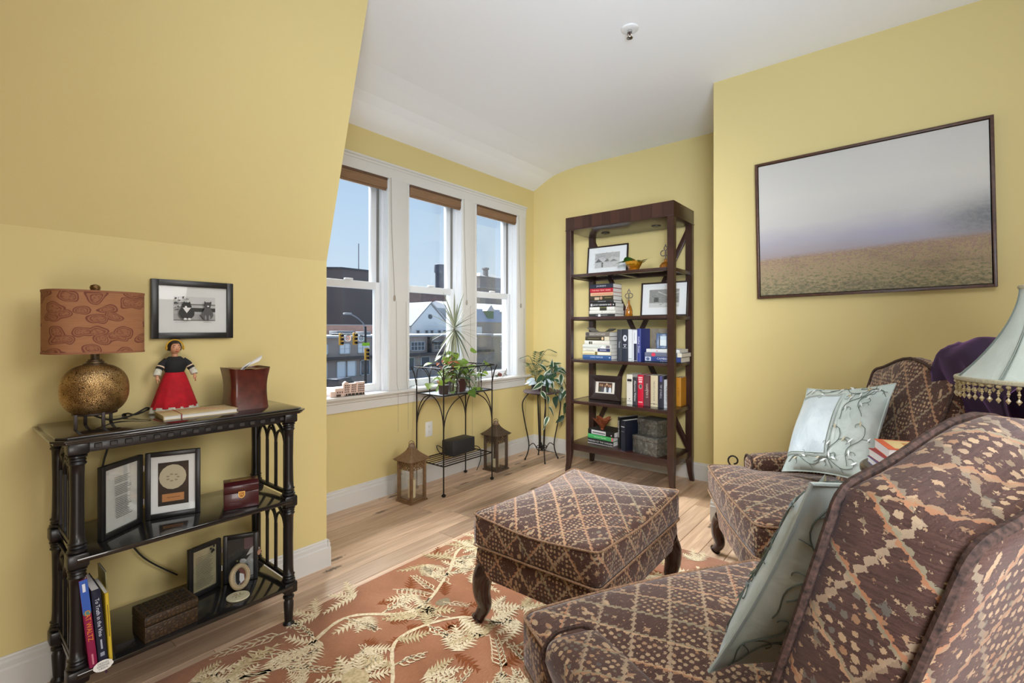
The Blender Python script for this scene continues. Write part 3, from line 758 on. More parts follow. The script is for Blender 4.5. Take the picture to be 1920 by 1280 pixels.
for z in (.518, .174):
    bm = NB(); box(bm, (-2.245, PY[0]-.005, z-.016), (-1.898, PY[1]+.005, z), .003); obj('shelf', bm, mat('black_lacquer_shelf', (.012, .011, .011), .14, coat=.6), con)
def rings(z0, up=1, r=.0195):
    return [(r, z0), (r+.005, z0+up*.004), (r+.005, z0+up*.008), (r, z0+up*.012), (r+.003, z0+up*.017), (r, z0+up*.021), (r+.004, z0+up*.028), (r-.001, z0+up*.034)]
def post(x, y):
    bm = NB(); q = .026
    for z0, z1 in ((.824, .86), (.486, .53), (.140, .184)): box(bm, (x-q, y-q, z0), (x+q, y+q, z1), .007)
    prof = []
    for zb_, zt_ in ((.53, .824), (.184, .486)):
        lathe(bm, rings(zb_, 1)+[(.0175, zb_+.06), (.0165, (zb_+zt_)/2), (.0175, zt_-.06)]+rings(zt_, -1)[::-1], 16, (x, y, 0))
    lathe(bm, [(.001, 0), (.013, 0), (.020, .004), (.022, .014), (.015, .024), (.016, .034), (.019, .10), (.014, .112), (.021, .118), (.021, .125), (.015, .13), (.017, .141)], 16, (x, y, 0))
    return obj('post', bm, BLACKWOOD, con)
for x in PX:
    for y in PY: post(x, y)
def fretwork(y, z0, z1):
    bm = NB(); a, b = PX[0]+.02, PX[1]-.02; w_ = b-a
    box(bm, (a, y-.007, z0), (b, y+.007, z0+.014), .002); box(bm, (a, y-.007, z1-.008), (b, y+.007, z1), .002)
    n = 3; xs = [a+.012+(w_-.024)*k/n for k in range(n+1)]; zs = z1-.095
    for x in (xs[0], *xs[1:-1], xs[-1]): box(bm, (x-.0065, y-.005, z0+.01), (x+.0065, y+.005, zs), .0015, seg=1)
    def arc(x0, x1, zt):
        m = (x0+x1)/2
        for s0, s1 in ((x0, m), (x1, m)):
            pts = [(s0+(s1-s0)*(1-math.cos(t_*PI/2/8)), y, zs-.004+(zt-zs)*math.sin(t_*PI/2/8)) for t_ in range(9)]
            tube(bm, pts, .0058, 6)
    for k in range(n): arc(xs[k], xs[k+1], zs+.055)
    arc(xs[0], xs[2], z1-.006); arc(xs[1], xs[3], z1-.006); arc(xs[0], xs[3], z1-.002)
    return obj('fretwork_panel', bm, BLACKWOOD, con)
for y in PY:
    fretwork(y, .53, .824); fretwork(y, .19, .486)

# ---------------- frames helper ----------------
BLKF = mat('black_frame', (.010, .010, .011), .35); MATB = mat('white_mat_board', srgb(222, 222, 222), .85); PAPER = mat('paper', srgb(228, 226, 220), .9)
def pframe(t, W, H, fw, dp, fm=None, board=None, win=None, shapes=None, shape_name='photo_print', rad=0.0, backed=True, glass=True, dx=0, dy=0, fnm='frame'):
    """frame parts in the thing's own frame: x right, y up, z towards the viewer"""
    fm = fm or BLKF; bm = NB()
    box(bm, (-W/2, -H/2, -dp), (-W/2+fw, H/2, 0), .0015); box(bm, (W/2-fw, -H/2, -dp), (W/2, H/2, 0), .0015)
    box(bm, (-W/2+fw-.001, -H/2, -dp), (W/2-fw+.001, -H/2+fw, -.0002), .0015); box(bm, (-W/2+fw-.001, H/2-fw, -dp), (W/2-fw+.001, H/2, -.0002), .0015)
    f = obj(fnm, bm, fm, t)
    bm = NB(); box(bm, (-W/2+fw-.002, -H/2+fw-.002, -dp+.001), (W/2-fw+.002, H/2-fw+.002, -dp*.55)); obj('mat_board', bm, board or MATB, t, smooth=False)
    if shapes: picture(shape_name, shapes, t, Matrix.Translation((dx, dy, -dp*.55+.0006)))
    if glass:
        bm = NB(); box(bm, (-W/2+fw-.001, -H/2+fw-.001, -dp*.30), (W/2-fw+.001, H/2-fw+.001, -dp*.30+.001)); obj('glazing', bm, CLEAR, t, smooth=False)
    return f
def thing_m(name, label, cat, mtx, group=None):
    o = thing(name, label, cat, group=group); o.matrix_world = mtx; return o
g_ = lambda v: srgb(v, v, v)
def cat_shapes():
    W, H = .150, .098; s = [(('r', -W/2, -H/2, W/2, H/2), g_(190))]
    s += [(('r', -W/2, H/2-.030, W/2, H/2), g_(205)), (('r', -.03, H/2-.034, W/2, H/2-.029), g_(120)), (('r', -.02, -.012, W/2, .004), g_(58)), (('r', -W/2, -H/2, W/2, -H/2+.028), g_(172)), (('r', -W/2, -H/2+.002, W/2, -H/2+.004), g_(60))]
    R_ = random.Random(4)
    for k in range(46):
        x, y = R_.uniform(-.072, -.02), R_.uniform(-.008, .046); s.append((('e', x, y, R_.uniform(.002, .006), R_.uniform(.001, .004)), g_(R_.choice((60, 90, 130, 215)))))
    # tuxedo cat
    s += [(('e', -.033, -.018, .028, .026), g_(52)), (('e', -.033, .008, .017, .018), g_(46)), ([(-.047, .016), (-.043, .030), (-.037, .022)], g_(46)), ([(-.029, .022), (-.023, .030), (-.019, .016)], g_(46)),
          ([(-.048, .004), (-.018, .004), (-.033, -.018)], g_(222)), (('e', -.036, .006, .004, .005), g_(225)), (('e', -.038, -.042, .006, .004), g_(230)), (('e', -.024, -.042, .006, .004), g_(230))]
    # grey cat
    s += [(('e', .042, -.022, .021, .023), g_(92)), (('e', .042, -.012, .015, .026), g_(84)), (('e', .042, .016, .012, .013), g_(70)), ([(.029, .018), (.029, .033), (.038, .026)], g_(60)), ([(.046, .026), (.055, .033), (.055, .018)], g_(60)),
          (('e', .043, .012, .004, .003), g_(215)), (('e', .034, -.036, .003, .011), g_(140)), (('e', .048, -.036, .003, .011), g_(140)), ([(.01, -.026), (.014, -.024), (.026, -.042), (.022, -.044)], g_(70))]
    for a, b in ((-.075, -.035), (.025, .055)): s.append((('r', a, -.0555, b, -.0545), g_(130)))
    return s
cf = thing_m('picture_frame', 'black framed photograph of two sitting cats on the yellow wall above the doll', 'picture', basis((XL+.022, .708, 1.277), (0, 1, 0), (0, 0, 1)))
pframe(cf, .292, .234, .024, .02, shapes=cat_shapes(), dx=.004, dy=.004)

# ---------------- table lamp on the console ----------------
def shade_mat():
    m, t, p = principled('paisley_shade'); co = nd(t, 'TexCoord').outputs['Object']
    w1 = nd(t, 'TexNoise', {'Vector': co, 'Scale': 16.0, 'Detail': 1.0}); 
    off = nd(t, 'VectorMath', {0: nd(t, 'VectorMath', {0: w1.outputs['Color'], 1: (.5, .5, .5)}, operation='SUBTRACT').outputs[0], 'Scale': .05}, operation='SCALE')
    v = nd(t, 'VectorMath', {0: co, 1: off.outputs[0]}, operation='ADD').outputs[0]
    mp = nd(t, 'Mapping', {'Vector': v, 'Scale': (1, .55, 1), 'Rotation': (.5, 0, 0)}).outputs[0]
    sq = nd(t, 'SeparateXYZ', {0: v}); pl2 = nd(t, 'CombineXYZ', {0: mth(t, 'ADD', sq.outputs[1], mth(t, 'MULTIPLY', sq.outputs[0], .5)), 1: mth(t, 'MULTIPLY', sq.outputs[2], 1.7)}).outputs[0]
    vo = nd(t, 'TexVoronoi', {'Vector': pl2, 'Scale': 15.5, 'Randomness': .85}, voronoi_dimensions='2D')
    d = vo.outputs['Distance']
    r1 = mth(t, 'LESS_THAN', mth(t, 'ABSOLUTE', mth(t, 'SUBTRACT', d, .40)), .035)
    r2 = mth(t, 'LESS_THAN', mth(t, 'ABSOLUTE', mth(t, 'SUBTRACT', d, .27)), .02)
    fine = nd(t, 'TexVoronoi', {'Vector': pl2, 'Scale': 110.0}, voronoi_dimensions='2D'); dots = mth(t, 'MULTIPLY', mth(t, 'LESS_THAN', fine.outputs['Distance'], .3), mth(t, 'LESS_THAN', d, .25))
    f = mth(t, 'MAXIMUM', mth(t, 'MAXIMUM', r1, r2), mth(t, 'MULTIPLY', dots, .7))
    f = mth(t, 'MAXIMUM', f, mth(t, 'MULTIPLY', mth(t, 'LESS_THAN', d, .40), .3))
    wv = nd(t, 'TexNoise', {'Vector': nd(t, 'Mapping', {'Vector': co, 'Scale': (20, 20, 600)}).outputs[0], 'Scale': 1.0})
    c = mixc(t, mth(t, 'MULTIPLY', f, .8), mixc(t, wv.outputs[0], srgb(136, 88, 58), srgb(170, 120, 82)), srgb(96, 40, 32))
    t.links.new(c, p.inputs['Base Color']); p.inputs['Roughness'].default_value = .8
    return m
def bronze_mat():
    m, t, p = principled('crackled_bronze'); co = nd(t, 'TexCoord').outputs['Object']
    v = nd(t, 'TexVoronoi', {'Vector': co, 'Scale': 210.0}, feature='DISTANCE_TO_EDGE')
    n = nd(t, 'TexNoise', {'Vector': co, 'Scale': 14.0, 'Detail': 3.0})
    c = ramp(t, n.outputs[0], [(.3, (.16, .09, .03)), (.5, (.42, .26, .10)), (.7, (.68, .46, .22))])
    c = mixc(t, mth(t, 'LESS_THAN', v.outputs['Distance'], .06), c, (.06, .03, .012))
    t.links.new(c, p.inputs['Base Color']); p.inputs['Metallic'].default_value = .8; p.inputs['Roughness'].default_value = .38
    b = nd(t, 'Bump', {'Strength': .6, 'Distance': .002, 'Height': mth(t, 'ADD', v.outputs['Distance'], mth(t, 'MULTIPLY', n.outputs[0], .3))}); t.links.new(b.outputs[0], p.inputs['Normal'])
    return m
BRZ = bronze_mat(); AGED = mat('aged_bronze', (.12, .085, .05), .45, .6, nscale=60, namt=.5, bump=.3)
tl = thing('table_lamp', 'bronze pebble table lamp with paisley drum shade on the black console', 'lamp', (-2.08, .366, .88), math.radians(0))
bm = NB()
def squ(r, z, k=16): return None
def oval_ring(fn, nu=40): pass
def sup(a, rx, ry, e=2.6):
    c_, s_ = math.cos(a), math.sin(a); return (math.copysign(abs(c_)**(2/e), c_)*rx, math.copysign(abs(s_)**(2/e), s_)*ry)
def shell(bm, rx, ry, z0, z1, th, e=2.6, n=48):
    rows = []
    for dr, z in ((0, z0), (0, z1), (-th, z1), (-th, z0)):
        rows.append([bm.verts.new((*sup(2*PI*k/n, rx+dr, ry+dr, e), z)) for k in range(n)])
    for i in range(4):
        a, b = rows[i], rows[(i+1) % 4]
        for k in range(n): bm.faces.new([a[k], a[(k+1) % n], b[(k+1) % n], b[k]])
shell(bm, .092, .127, .240, .442, .003, 3.0); sh = obj('lamp_shade', bm, shade_mat(), tl, rot=(0, 0, math.radians(8)))
for z_ in (.240, .436):
    bm = NB(); shell(bm, .0932, .1282, z_, z_+.006, .004, 3.0); obj('shade_trim', bm, mat('tan_shade_trim', srgb(140, 92, 64), .8), sh)
bm = NB()
surf(bm, lambda u, v: Vector((.075*math.cos(2*PI*u)*abs(math.sin(PI*v))**.8, .090*math.sin(2*PI*u)*abs(math.sin(PI*v))**.8, .118-.086*math.copysign(abs(math.cos(PI*v))**.85, math.cos(PI*v)))), 40, 22, cu=True)
bmesh.ops.remove_doubles(bm, verts=bm.verts, dist=.0005); obj('body', bm, BRZ, tl)
bm = NB(); lathe(bm, [(.001, .198), (.030, .198), (.031, .204), (.024, .206), (.024, .212), (.019, .214), (.019, .218), (.012, .219), (.012, .262), (.001, .262)], 20); obj('neck', bm, AGED, tl)
bm = NB(); lathe(bm, [(.0025, .262), (.0025, .440), (.001, .440)], 8)
for k in range(3): tube(bm, [(0, 0, .436), (.085*math.cos(k*2.1), .115*math.sin(k*2.1), .437)], .0015, 6)
obj('harp', bm, AGED, tl)
bm = NB(); lathe(bm, [(.001, .438), (.006, .438), (.006, .445), (.012, .447), (.0145, .456), (.012, .463), (.004, .467), (.001, .467)], 16); obj('finial', bm, BRZ, tl)
bm = NB(); ft = mat('dark_lamp_stand', (.022, .010, .008), .45)
for sx_, sy_ in ((1, -1), (1, .22), (-1, .9), (-1, -.3)):
    x, y = .048*sx_, .056*sy_; box(bm, (x-.0045, y-.0045, 0), (x+.0045, y+.0045, .047), .001)
tube(bm, [(.048*math.cos(k*PI/8), .056*math.sin(k*PI/8), .042) for k in range(16)], .004, 6, closed=True)
obj('stand', bm, ft, tl)
bm = NB(); tube(bm, spline([(-.03, .0, .03), (-.04, .05, .006), (-.06, .11, .01), (-.07, .155, .03), (-.085, .165, .022), (-.10, .13, .006), (-.165, .12, .004), (-.176, .10, -.02), (-.168, .05, -.18), (-.168, .055, -.35), (-.166, .1, -.42), (-.164, .17, -.55), (-.163, .28, -.66)], 6), .0032, 6); obj('power_cord', bm, mat('black_cord', (.012, .011, .011), .5), tl)
bm = NB(); tube(bm, spline([(-2.245, .47, .495), (-2.246, .53, .432), (-2.245, .62, .438), (-2.244, .76, .40)], 8), .0026, 6); tag(obj('power_cord', bm, mat('black_cord', (.012, .011, .011), .5)), 'thin black cord sagging along the wall under the console middle shelf', 'cord')

# ---------------- doll ----------------
dl = thing('doll', 'small doll in black bodice and long red skirt standing on the console', 'doll', (-2.20, .625, .88), 0)
SKIN = mat('doll_skin', srgb(206, 150, 116), .5); RED = mat('red_felt', srgb(176, 10, 30), .85, nscale=40, namt=.2); BLK = mat('black_felt', (.012, .012, .014), .85); LACE = mat('white_lace', srgb(206, 204, 188), .9, nscale=150, namt=.25); HAIR = mat('dark_hair', (.014, .009, .007), .55)
bm = NB(); surf(bm, lambda u, v: Vector(((.030+.026*v)*(1+.05*math.sin(12*PI*2*u/2)*v)*math.cos(2*PI*u), (.031+.044*v**.85)*(1+.06*math.sin(9*2*PI*u)*v)*math.sin(2*PI*u), .152-.135*v)), 90, 10, cu=True); obj('skirt', bm, RED, dl, ang=80)
bm = NB(); surf(bm, lambda u, v: Vector(((.054+.004*v)*(1+.07*math.sin(14*2*PI*u))*math.cos(2*PI*u), (.073+.006*v)*(1+.07*math.sin(11*2*PI*u))*math.sin(2*PI*u), .022-.021*v)), 90, 4, cu=True); obj('lace_hem', bm, LACE, dl, ang=80)
bm = NB(); surf(bm, lambda u, v: Vector(((.022+.008*math.sin(PI*v))*math.cos(2*PI*u)*(1-.55*max(0, v-.75)*4*.6), (.030+.010*math.sin(PI*v*.9))*math.sin(2*PI*u)*(1-.6*max(0, v-.72)*3.4*.7), .150+.062*v)), 24, 10, cu=True)
for s in (-1, 1): tube(bm, [(0, s*.026, .197), (.004, s*.042, .184), (.010, s*.054, .164)], .0125, 10, radii=[.013, .013, .0125])
obj('bodice', bm, BLK, dl, ang=80)
for s in (-1, 1):
    bm = NB(); tube(bm, [(.0065, s*.0475, .176), (.0078, s*.0495, .172)], .0138, 10); obj('sleeve_band', bm, mat('cream_band', srgb(226, 200, 170), .8), dl)
for s in (-1, 1):
    bm = NB(); tube(bm, [(.009, s*.053, .166), (.013, s*.060, .152), (.017, s*.062, .142)], .012, 10, radii=[.0115, .0135, .0125]); obj('lace_cuff', bm, LACE, dl)
for s in (-1, 1):
    bm = NB(); tube(bm, [(.016, s*.061, .145), (.020, s*.062, .134)], .005, 8); ball(bm, (.021, s*.062, .130), .0062, 8, (.8, 1, 1.1))
    for k in range(4): tube(bm, [(.018+.0028*k, s*.062, .127), (.019+.003*k, s*(.064), .119-.001*abs(k-1.5)), (.021+.003*k, s*.062, .114)], .0014, 5)
    tube(bm, [(.024, s*.059, .130), (.028, s*.056, .123)], .0016, 5); obj('hand', bm, SKIN, dl)
bm = NB(); lathe(bm, [(.008, .205), (.008, .222)], 10); surf(bm, lambda u, v: Vector((.0195*math.cos(2*PI*u)*math.sin(PI*v)+.002*math.sin(PI*v), .0165*math.sin(2*PI*u)*math.sin(PI*v)*(1-.12*v), .240+.0205*math.cos(PI*v))), 20, 14, cu=True); tube(bm, [(.019, 0, .244), (.0228, 0, .236), (.019, 0, .2345)], .0022, 6, radii=[.001, .0026, .002])
for s in (-1, 1): ball(bm, (.002, s*.0165, .239), .004, 8, (.8, .5, 1.2))
hd = obj('head', bm, SKIN, dl)
bm = NB()
for s in (-1, 1): ball(bm, (.0178, s*.0068, .2425), .0024, 8, (.5, 1.2, .7)); tube(bm, [(.0185, s*.0105, .2475), (.0195, s*.0065, .2487), (.0198, s*.003, .2478)], .0006, 5)
obj('eyes', bm, HAIR, hd)
bm = NB(); tube(bm, [(.0182, -.0042, .2293), (.0202, 0, .2297), (.0182, .0042, .2293)], .0011, 6, radii=[.0004, .0013, .0004]); obj('mouth', bm, mat('doll_lips', srgb(170, 40, 36), .4), hd)
bm = NB(); surf(bm, lambda u, v: Vector((-.003+.0215*math.cos(.55+u*(2*PI-1.1))*math.sin(PI*(.02+v*.62))-.003*v, .0205*math.sin(.55+u*(2*PI-1.1))*math.sin(PI*(.02+v*.62)), .2435+.0225*math.cos(PI*(.02+v*.66)))), 24, 10)
surf(bm, lambda u, v: Vector((.0215*math.cos(-.9+1.8*u)*math.sin(PI*(.02+.30*v)), .019*math.sin(-.9+1.8*u)*math.sin(PI*(.02+.30*v)), .2425+.0215*math.cos(PI*(.02+.27*v)))), 10, 5)
obj('hair', bm, HAIR, hd)
bm = NB(); tube(bm, [(.001, .0235*math.sin(a), .242+.0245*math.cos(a)) for a in [k*.2-1.6 for k in range(17)]], .0022, 6)
for s in (-1, 1): ball(bm, (.002, s*.0235, .2405), .006, 10, (.8, .6, 1.3))
obj('headband', bm, mat('gold_ribbon', srgb(206, 160, 40), .5), hd)
hd.scale = (1.2, 1.2, 1.2); hd.location = (0, 0, -.043)

# ---------------- tissue box, album ----------------
tb = thing('tissue_box', 'dark red leather tissue box with flared rim on the console end', 'tissue box', (-2.085, .837, .88), math.radians(-2))
LEA = mat('oxblood_leather', (.09, .016, .009), .32, nscale=30, namt=.35, coat=.3)
bm = NB()
def tbs(u, v):
    a = 2*PI*u; s = .066+.004*math.cos(PI*v)**2*0+.010*(2*v-1)**2*(1 if v > .5 else .55)
    x, y = sup(a, s, s, 7); return Vector((x, y, .16*v+ (.006*(abs(y)/.07)**2-.003 if v > .95 else 0)))
surf(bm, tbs, 48, 16, cu=True)
bmesh.ops.contextual_create(bm, geom=[e_ for e_ in bm.edges if e_.is_boundary and all(v.co.z < .01 for v in e_.verts)])
surf(bm, lambda u, v: Vector((*sup(2*PI*u, .0755*(1-.6*v), .0755*(1-.6*v), 7), .157-.004*v)), 48, 3, cu=True); obj('box', bm, LEA, tb, ang=50)
bm = NB(); R_ = random.Random(2)
surf(bm, lambda u, v: Vector((1.5*(.010+.034*v*(.75+.25*math.sin(13*u)))*math.cos(5.6*u)*.6, -.012+.052*v**1.3+(.010+.036*v*(.75+.25*math.cos(11*u+1)))*math.sin(5.6*u)*.7, .150+(.036+.012*math.sin(9*u)+.014*math.sin(5.6*u))*v**.8)), 40, 9); obj('tissue', bm, mat('white_tissue', srgb(235, 236, 240), .9), tb, ang=80)
al = thing('album', 'cream covered album tied with a red ribbon lying in front of the doll', 'book', (-2.05, .655, .88), math.radians(-4))
bm = NB(); box(bm, (-.068, -.118, 0), (.066, .118, .0025), .001); box(bm, (-.068, -.118, .0145), (.066, .118, .017), .001); box(bm, (-.069, -.1185, .0), (.066, -.115, .017), .002)
obj('cover', bm, mat('cream_cover', srgb(196, 176, 132), .7, nscale=18, namt=.12), al)
bm = NB(); box(bm, (-.064, -.115, .0024), (.062, .114, .0146)); obj('pages', bm, PAPER, al)
bm = NB(); box(bm, (-.0685, -.066, .0168), (.0665, -.063, .0178)); box(bm, (.0655, -.066, -.0), (.0675, -.063, .0178)); obj('ribbon', bm, mat('red_ribbon', srgb(130, 30, 26), .5), al)
bm = NB()
for k in range(9): tube(bm, spline([(-.05+.012*k, -.03+.012*k, .0172), (-.03+.008*k, .0+.01*k, .0172), (-.045+.012*k, .03+.008*k, .0172)], 5), .0006, 4)
obj('cover_sketch', bm, mat('pale_red_ink', srgb(176, 120, 96), .8), al)

# ---------------- items on the console shelves ----------------
ZM, ZB = .518, .174
def lines(x0, x1, y0, y1, n, col=90, jag=.25, seed=1, th=.0011, gaps=()):
    R_ = random.Random(seed); s = []
    for k in range(n):
        if k in gaps: continue
        y = y1-(y1-y0)*k/(n-1); s.append((('r', x0, y, x1-(x1-x0)*R_.random()*jag, y+th), g_(col)))
    return s
def bifold(name, label, hinge, pl_, pr_, H, W, z, shl, shr, boardl=None, boardr=None):
    t = thing(name, label, 'picture', (hinge[0], hinge[1], z))
    for nm, p, side, sh, bd in (('left_panel', pl_, -1, shl, boardl), ('right_panel', pr_, 1, shr, boardr)):
        d = Vector((p[0]-hinge[0], p[1]-hinge[1], 0)).normalized()*side   # x axis pointing to the viewer's right
        n = d.cross(Vector((0, 0, 1)))
        d0 = d*(W/2+.003)*side
        e_ = bpy.data.objects.new(nm, None); C.objects.link(e_); e_.empty_display_size = .02; e_.parent = t
        e_.matrix_local = basis(d0+Vector((0, 0, H/2+.001)), d, (0, 0, 1), n)
        pframe(e_, W, H, .016, .016, board=bd, shapes=sh, glass=True)
    bm = NB()
    for zz in (.06, H-.06): lathe(bm, [(.001, zz), (.003, zz), (.003, zz+.02), (.001, zz+.02)], 8)
    obj('hinge', bm, mat('steel_hinge', (.4, .4, .4), .3, 1), t)
    return t
medal = [(('r', -.046, -.078, .046, .078), (.018, .010, .006)), (('e', -.002, .024, .041, .045), srgb(186, 176, 150)), (('r', -.034, -.064, .032, -.036), srgb(178, 124, 74)), (('r', -.02, -.051, .02, -.049), srgb(110, 70, 40))]
for k in range(7): medal.append((('e', -.002+.016*math.cos(k*.9), .022+.012*math.sin(k*.9), .005, .0025), srgb(140, 130, 110)))
bifold('hinged_photo_frame', 'hinged black double frame with typed poem and oval medallion, console middle shelf', (-2.088, .50), (-1.985, .364), (-2.02, .674), .237, .165, ZM,
       lines(-.026, .040, -.066, .066, 24, 70, .3, 3, gaps=(4, 11), th=.0017), medal, boardl=mat('print_poem_paper', srgb(236, 236, 232), .8))
catp = [(('r', -.05, -.08, .05, .08), g_(44)), (('r', 0.012, .03, .046, .078), srgb(96, 74, 78)), ([(-.046, -.016), (-.005, .03), (.002, -.01)], g_(52)), ([(-.04, -.02), (.006, .012), (.012, .036), (.028, .0), (.03, -.04), (-.03, -.045)], g_(30)), ([(.0, -.005), (.02, -.012), (.046, .02), (.048, -.078), (.006, -.078), (.012, -.04)], g_(150)), ([(.02, .004), (.044, .014), (.046, .04), (.034, .03)], g_(190)), (('e', .008, -.016, .012, .010), g_(200)), (('e', .018, -.034, .008, .006), g_(60)), (('e', -.012, -.012, .004, .003), srgb(150, 150, 90))]
po = [(('r', -.047, -.083, .047, .083), srgb(150, 142, 112))]+lines(-.034, .032, -.066, .048, 20, 70, .2, 9, th=.0015)
for x, y in ((.03, .062), (.022, .068), (.034, .074), (.026, .054)): po.append((('e', x, y, .0035, .0045), g_(24)))
po.append((('e', .03, .058, .007, .005), g_(24)))
bf = bifold('hinged_photo_frame', 'small hinged black frame with a poem and a cat portrait, console bottom shelf', (-2.116, .762), (-2.086, .645), (-2.052, .887), .19, .124, ZB, po, catp)
bm = NB(); tube(bm, [(.052, .118, .188), (.056, .119, .15), (.056, .118, .128)], .0006, 4); ball(bm, (.056, .118, .124), .005, 8)
obj('tag_chain', bm, mat('pewter', (.35, .33, .32), .35, .9), bf)
bm = NB(); lathe(bm, [(.001, -.001), (.011, -.001), (.011, .001), (.001, .001)], 16); obj('pet_tag', bm, mat('copper_tag', srgb(190, 150, 130), .4, .5), bf, mtx=basis((.058, .118, .108), (-.5, .85, 0), (0, 0, 1)))
rb = thing('keepsake_box', 'dark red leather keepsake box with gold shield crest, console middle shelf', 'box', (-1.955, .772, ZM), math.radians(-18))
REDL = mat('burgundy_leather', (.05, .006, .008), .3, coat=.3)
bm = NB(); box(bm, (-.075, -.058, .001), (.006, .058, .062), .003); obj('body', bm, REDL, rb)
bm = NB(); prism(bm, [(-.075, .063), (.006, .063), (.006, .088), (-.010, .100), (-.06, .100), (-.075, .092)], -.058, .058, XZ, bev=.0015); ld = obj('lid', bm, REDL, rb)
bm = NB(); box(bm, (-.05, -.035, .0995), (-.022, .035, .1008)); obj('brass_plate', bm, mat('brass_plate', srgb(150, 120, 80), .3, .8), ld)
sh_ = [(-.011, .012), (.011, .012), (.011, -.003), (.0075, -.010), (0, -.013), (-.0075, -.010), (-.011, -.003)]
bm = NB(); prism(bm, sh_, 0, .0008); cr = obj('shield_crest', bm, mat('gold_leaf', srgb(226, 180, 96), .3, .6), rb, smooth=False, mtx=basis((.0063, 0, .053), (0, 1, 0), (0, 0, 1)))
bm = NB(); prism(bm, [(x*.74, y*.74) for x, y in sh_], .0008, .0011); obj('crest_field', bm, mat('crest_brown', srgb(150, 96, 40), .4, .4), cr, smooth=False)
text('N', .014, mat('gold_leaf', srgb(226, 180, 96), .3, .6), cr, Matrix.Translation((0, .001, .0013)), 'crest_letter')
def carved():
    m, t, p = principled('carved_wood'); co = nd(t, 'TexCoord').outputs['Object']
    v = nd(t, 'TexVoronoi', {'Vector': co, 'Scale': 85.0, 'Randomness': .5}, feature='DISTANCE_TO_EDGE'); n = nd(t, 'TexNoise', {'Vector': co, 'Scale': 40.0})
    t.links.new(ramp(t, mth(t, 'ADD', v.outputs['Distance'], mth(t, 'MULTIPLY', n.outputs[0], .2)), [(.05, (.008, .004, .0015)), (.3, (.05, .026, .009)), (.6, (.095, .052, .018))]), p.inputs['Base Color'])
    b = nd(t, 'Bump', {'Strength': .9, 'Distance': .003, 'Height': v.outputs['Distance']}); t.links.new(b.outputs[0], p.inputs['Normal']); p.inputs['Roughness'].default_value = .55
    return m
CARV = carved()
wb = thing('carved_box', 'carved brown wooden box on the bottom shelf of the console', 'box', (-1.975, .535, ZB), math.radians(3))
bm = NB(); box(bm, (-.062, -.078, .0), (.058, .078, .052), .003); obj('body', bm, CARV, wb)
bm = NB(); box(bm, (-.063, -.079, .0535), (.059, .079, .084), .004); ld = obj('lid', bm, CARV, wb)
bm = NB(); R_ = random.Random(7)
for i in range(5):
    for j in range(8):
        x, y = -.048+.0235*i, -.064+.018*j; box(bm, (x-.007, y-.006, .0835), (x+.007, y+.006, .0862), .0012, seg=1, mtx=Matrix.Translation((x, y, 0)) @ Matrix.Rotation(.78*((i+j) % 2), 4, 'Z') @ Matrix.Translation((-x, -y, 0)))
o = obj('lid_carving', bm, mat('black_carving', (.012, .007, .004), .6), ld); o['kind'] = 'stuff'
rf = thing('round_photo_frame', 'small round beaded frame with a cat portrait leaning at the black hinged frame', 'picture', (-2.03, .795, ZB), 0)
mt = basis((0, 0, .050), (-.42, .86, 0), (-.22, -.11, .96)); CRB = mat('cream_beads', srgb(178, 164, 136), .45)
bm = NB(); tube(bm, [(.040*math.cos(k*PI/16), .040*math.sin(k*PI/16), 0) for k in range(32)], .0095, 10, closed=True); fr_ = obj('frame', bm, mat('antique_gold_frame', srgb(166, 148, 116), .5, .1), rf, mtx=mt)
bm = NB()
for k in range(34): ball(bm, (.041*math.cos(k*2*PI/34), .041*math.sin(k*2*PI/34), .0085), .0030, 6)
for k in range(26): ball(bm, (.0335*math.cos(k*2*PI/26), .0335*math.sin(k*2*PI/26), .0065), .0024, 6)
o = obj('beading', bm, CRB, fr_); o['kind'] = 'stuff'
picture('photo_print', [(('e', 0, 0, .033, .033), srgb(96, 58, 50)), (('e', -.012, .0, .020, .030), srgb(120, 128, 130)), ([(-.014, .02), (.004, .024), (.008, .0), (.0, -.02), (-.016, -.028), (-.02, -.008)], g_(22)), ([(.004, .012), (.022, .0), (.020, -.022), (.0, -.026), (-.004, -.012)], g_(190)), (('e', -.004, .016, .010, .009), g_(20))], rf, mt @ Matrix.Translation((0, 0, -.002)))
pq = thing('stone_plaque', 'flat oval cream stone plaque lying on the console bottom shelf', 'plaque', (-1.972, .766, ZB), math.radians(62), rot=(math.radians(0), 0, math.radians(62)))
bm = NB(); lathe(bm, [(.001, 0), (.037, 0), (.040, .003), (.039, .007), (.001, .008)], 32, sy=.92); obj('stone', bm, mat('cream_stone', srgb(196, 188, 160), .6, nscale=70, namt=.08), pq)
bm = NB()
for k in range(6): tube(bm, spline([(.004*math.cos(k), .004*math.sin(k), .008), (.014*math.cos(k*1.05), .014*math.sin(k*1.05), .0084), (.020*math.cos(k*1.05+.4), .018*math.sin(k*1.05+.4), .008)], 4), .0014, 5)
obj('engraving', bm, mat('stone_ink', srgb(140, 132, 100), .7), pq)

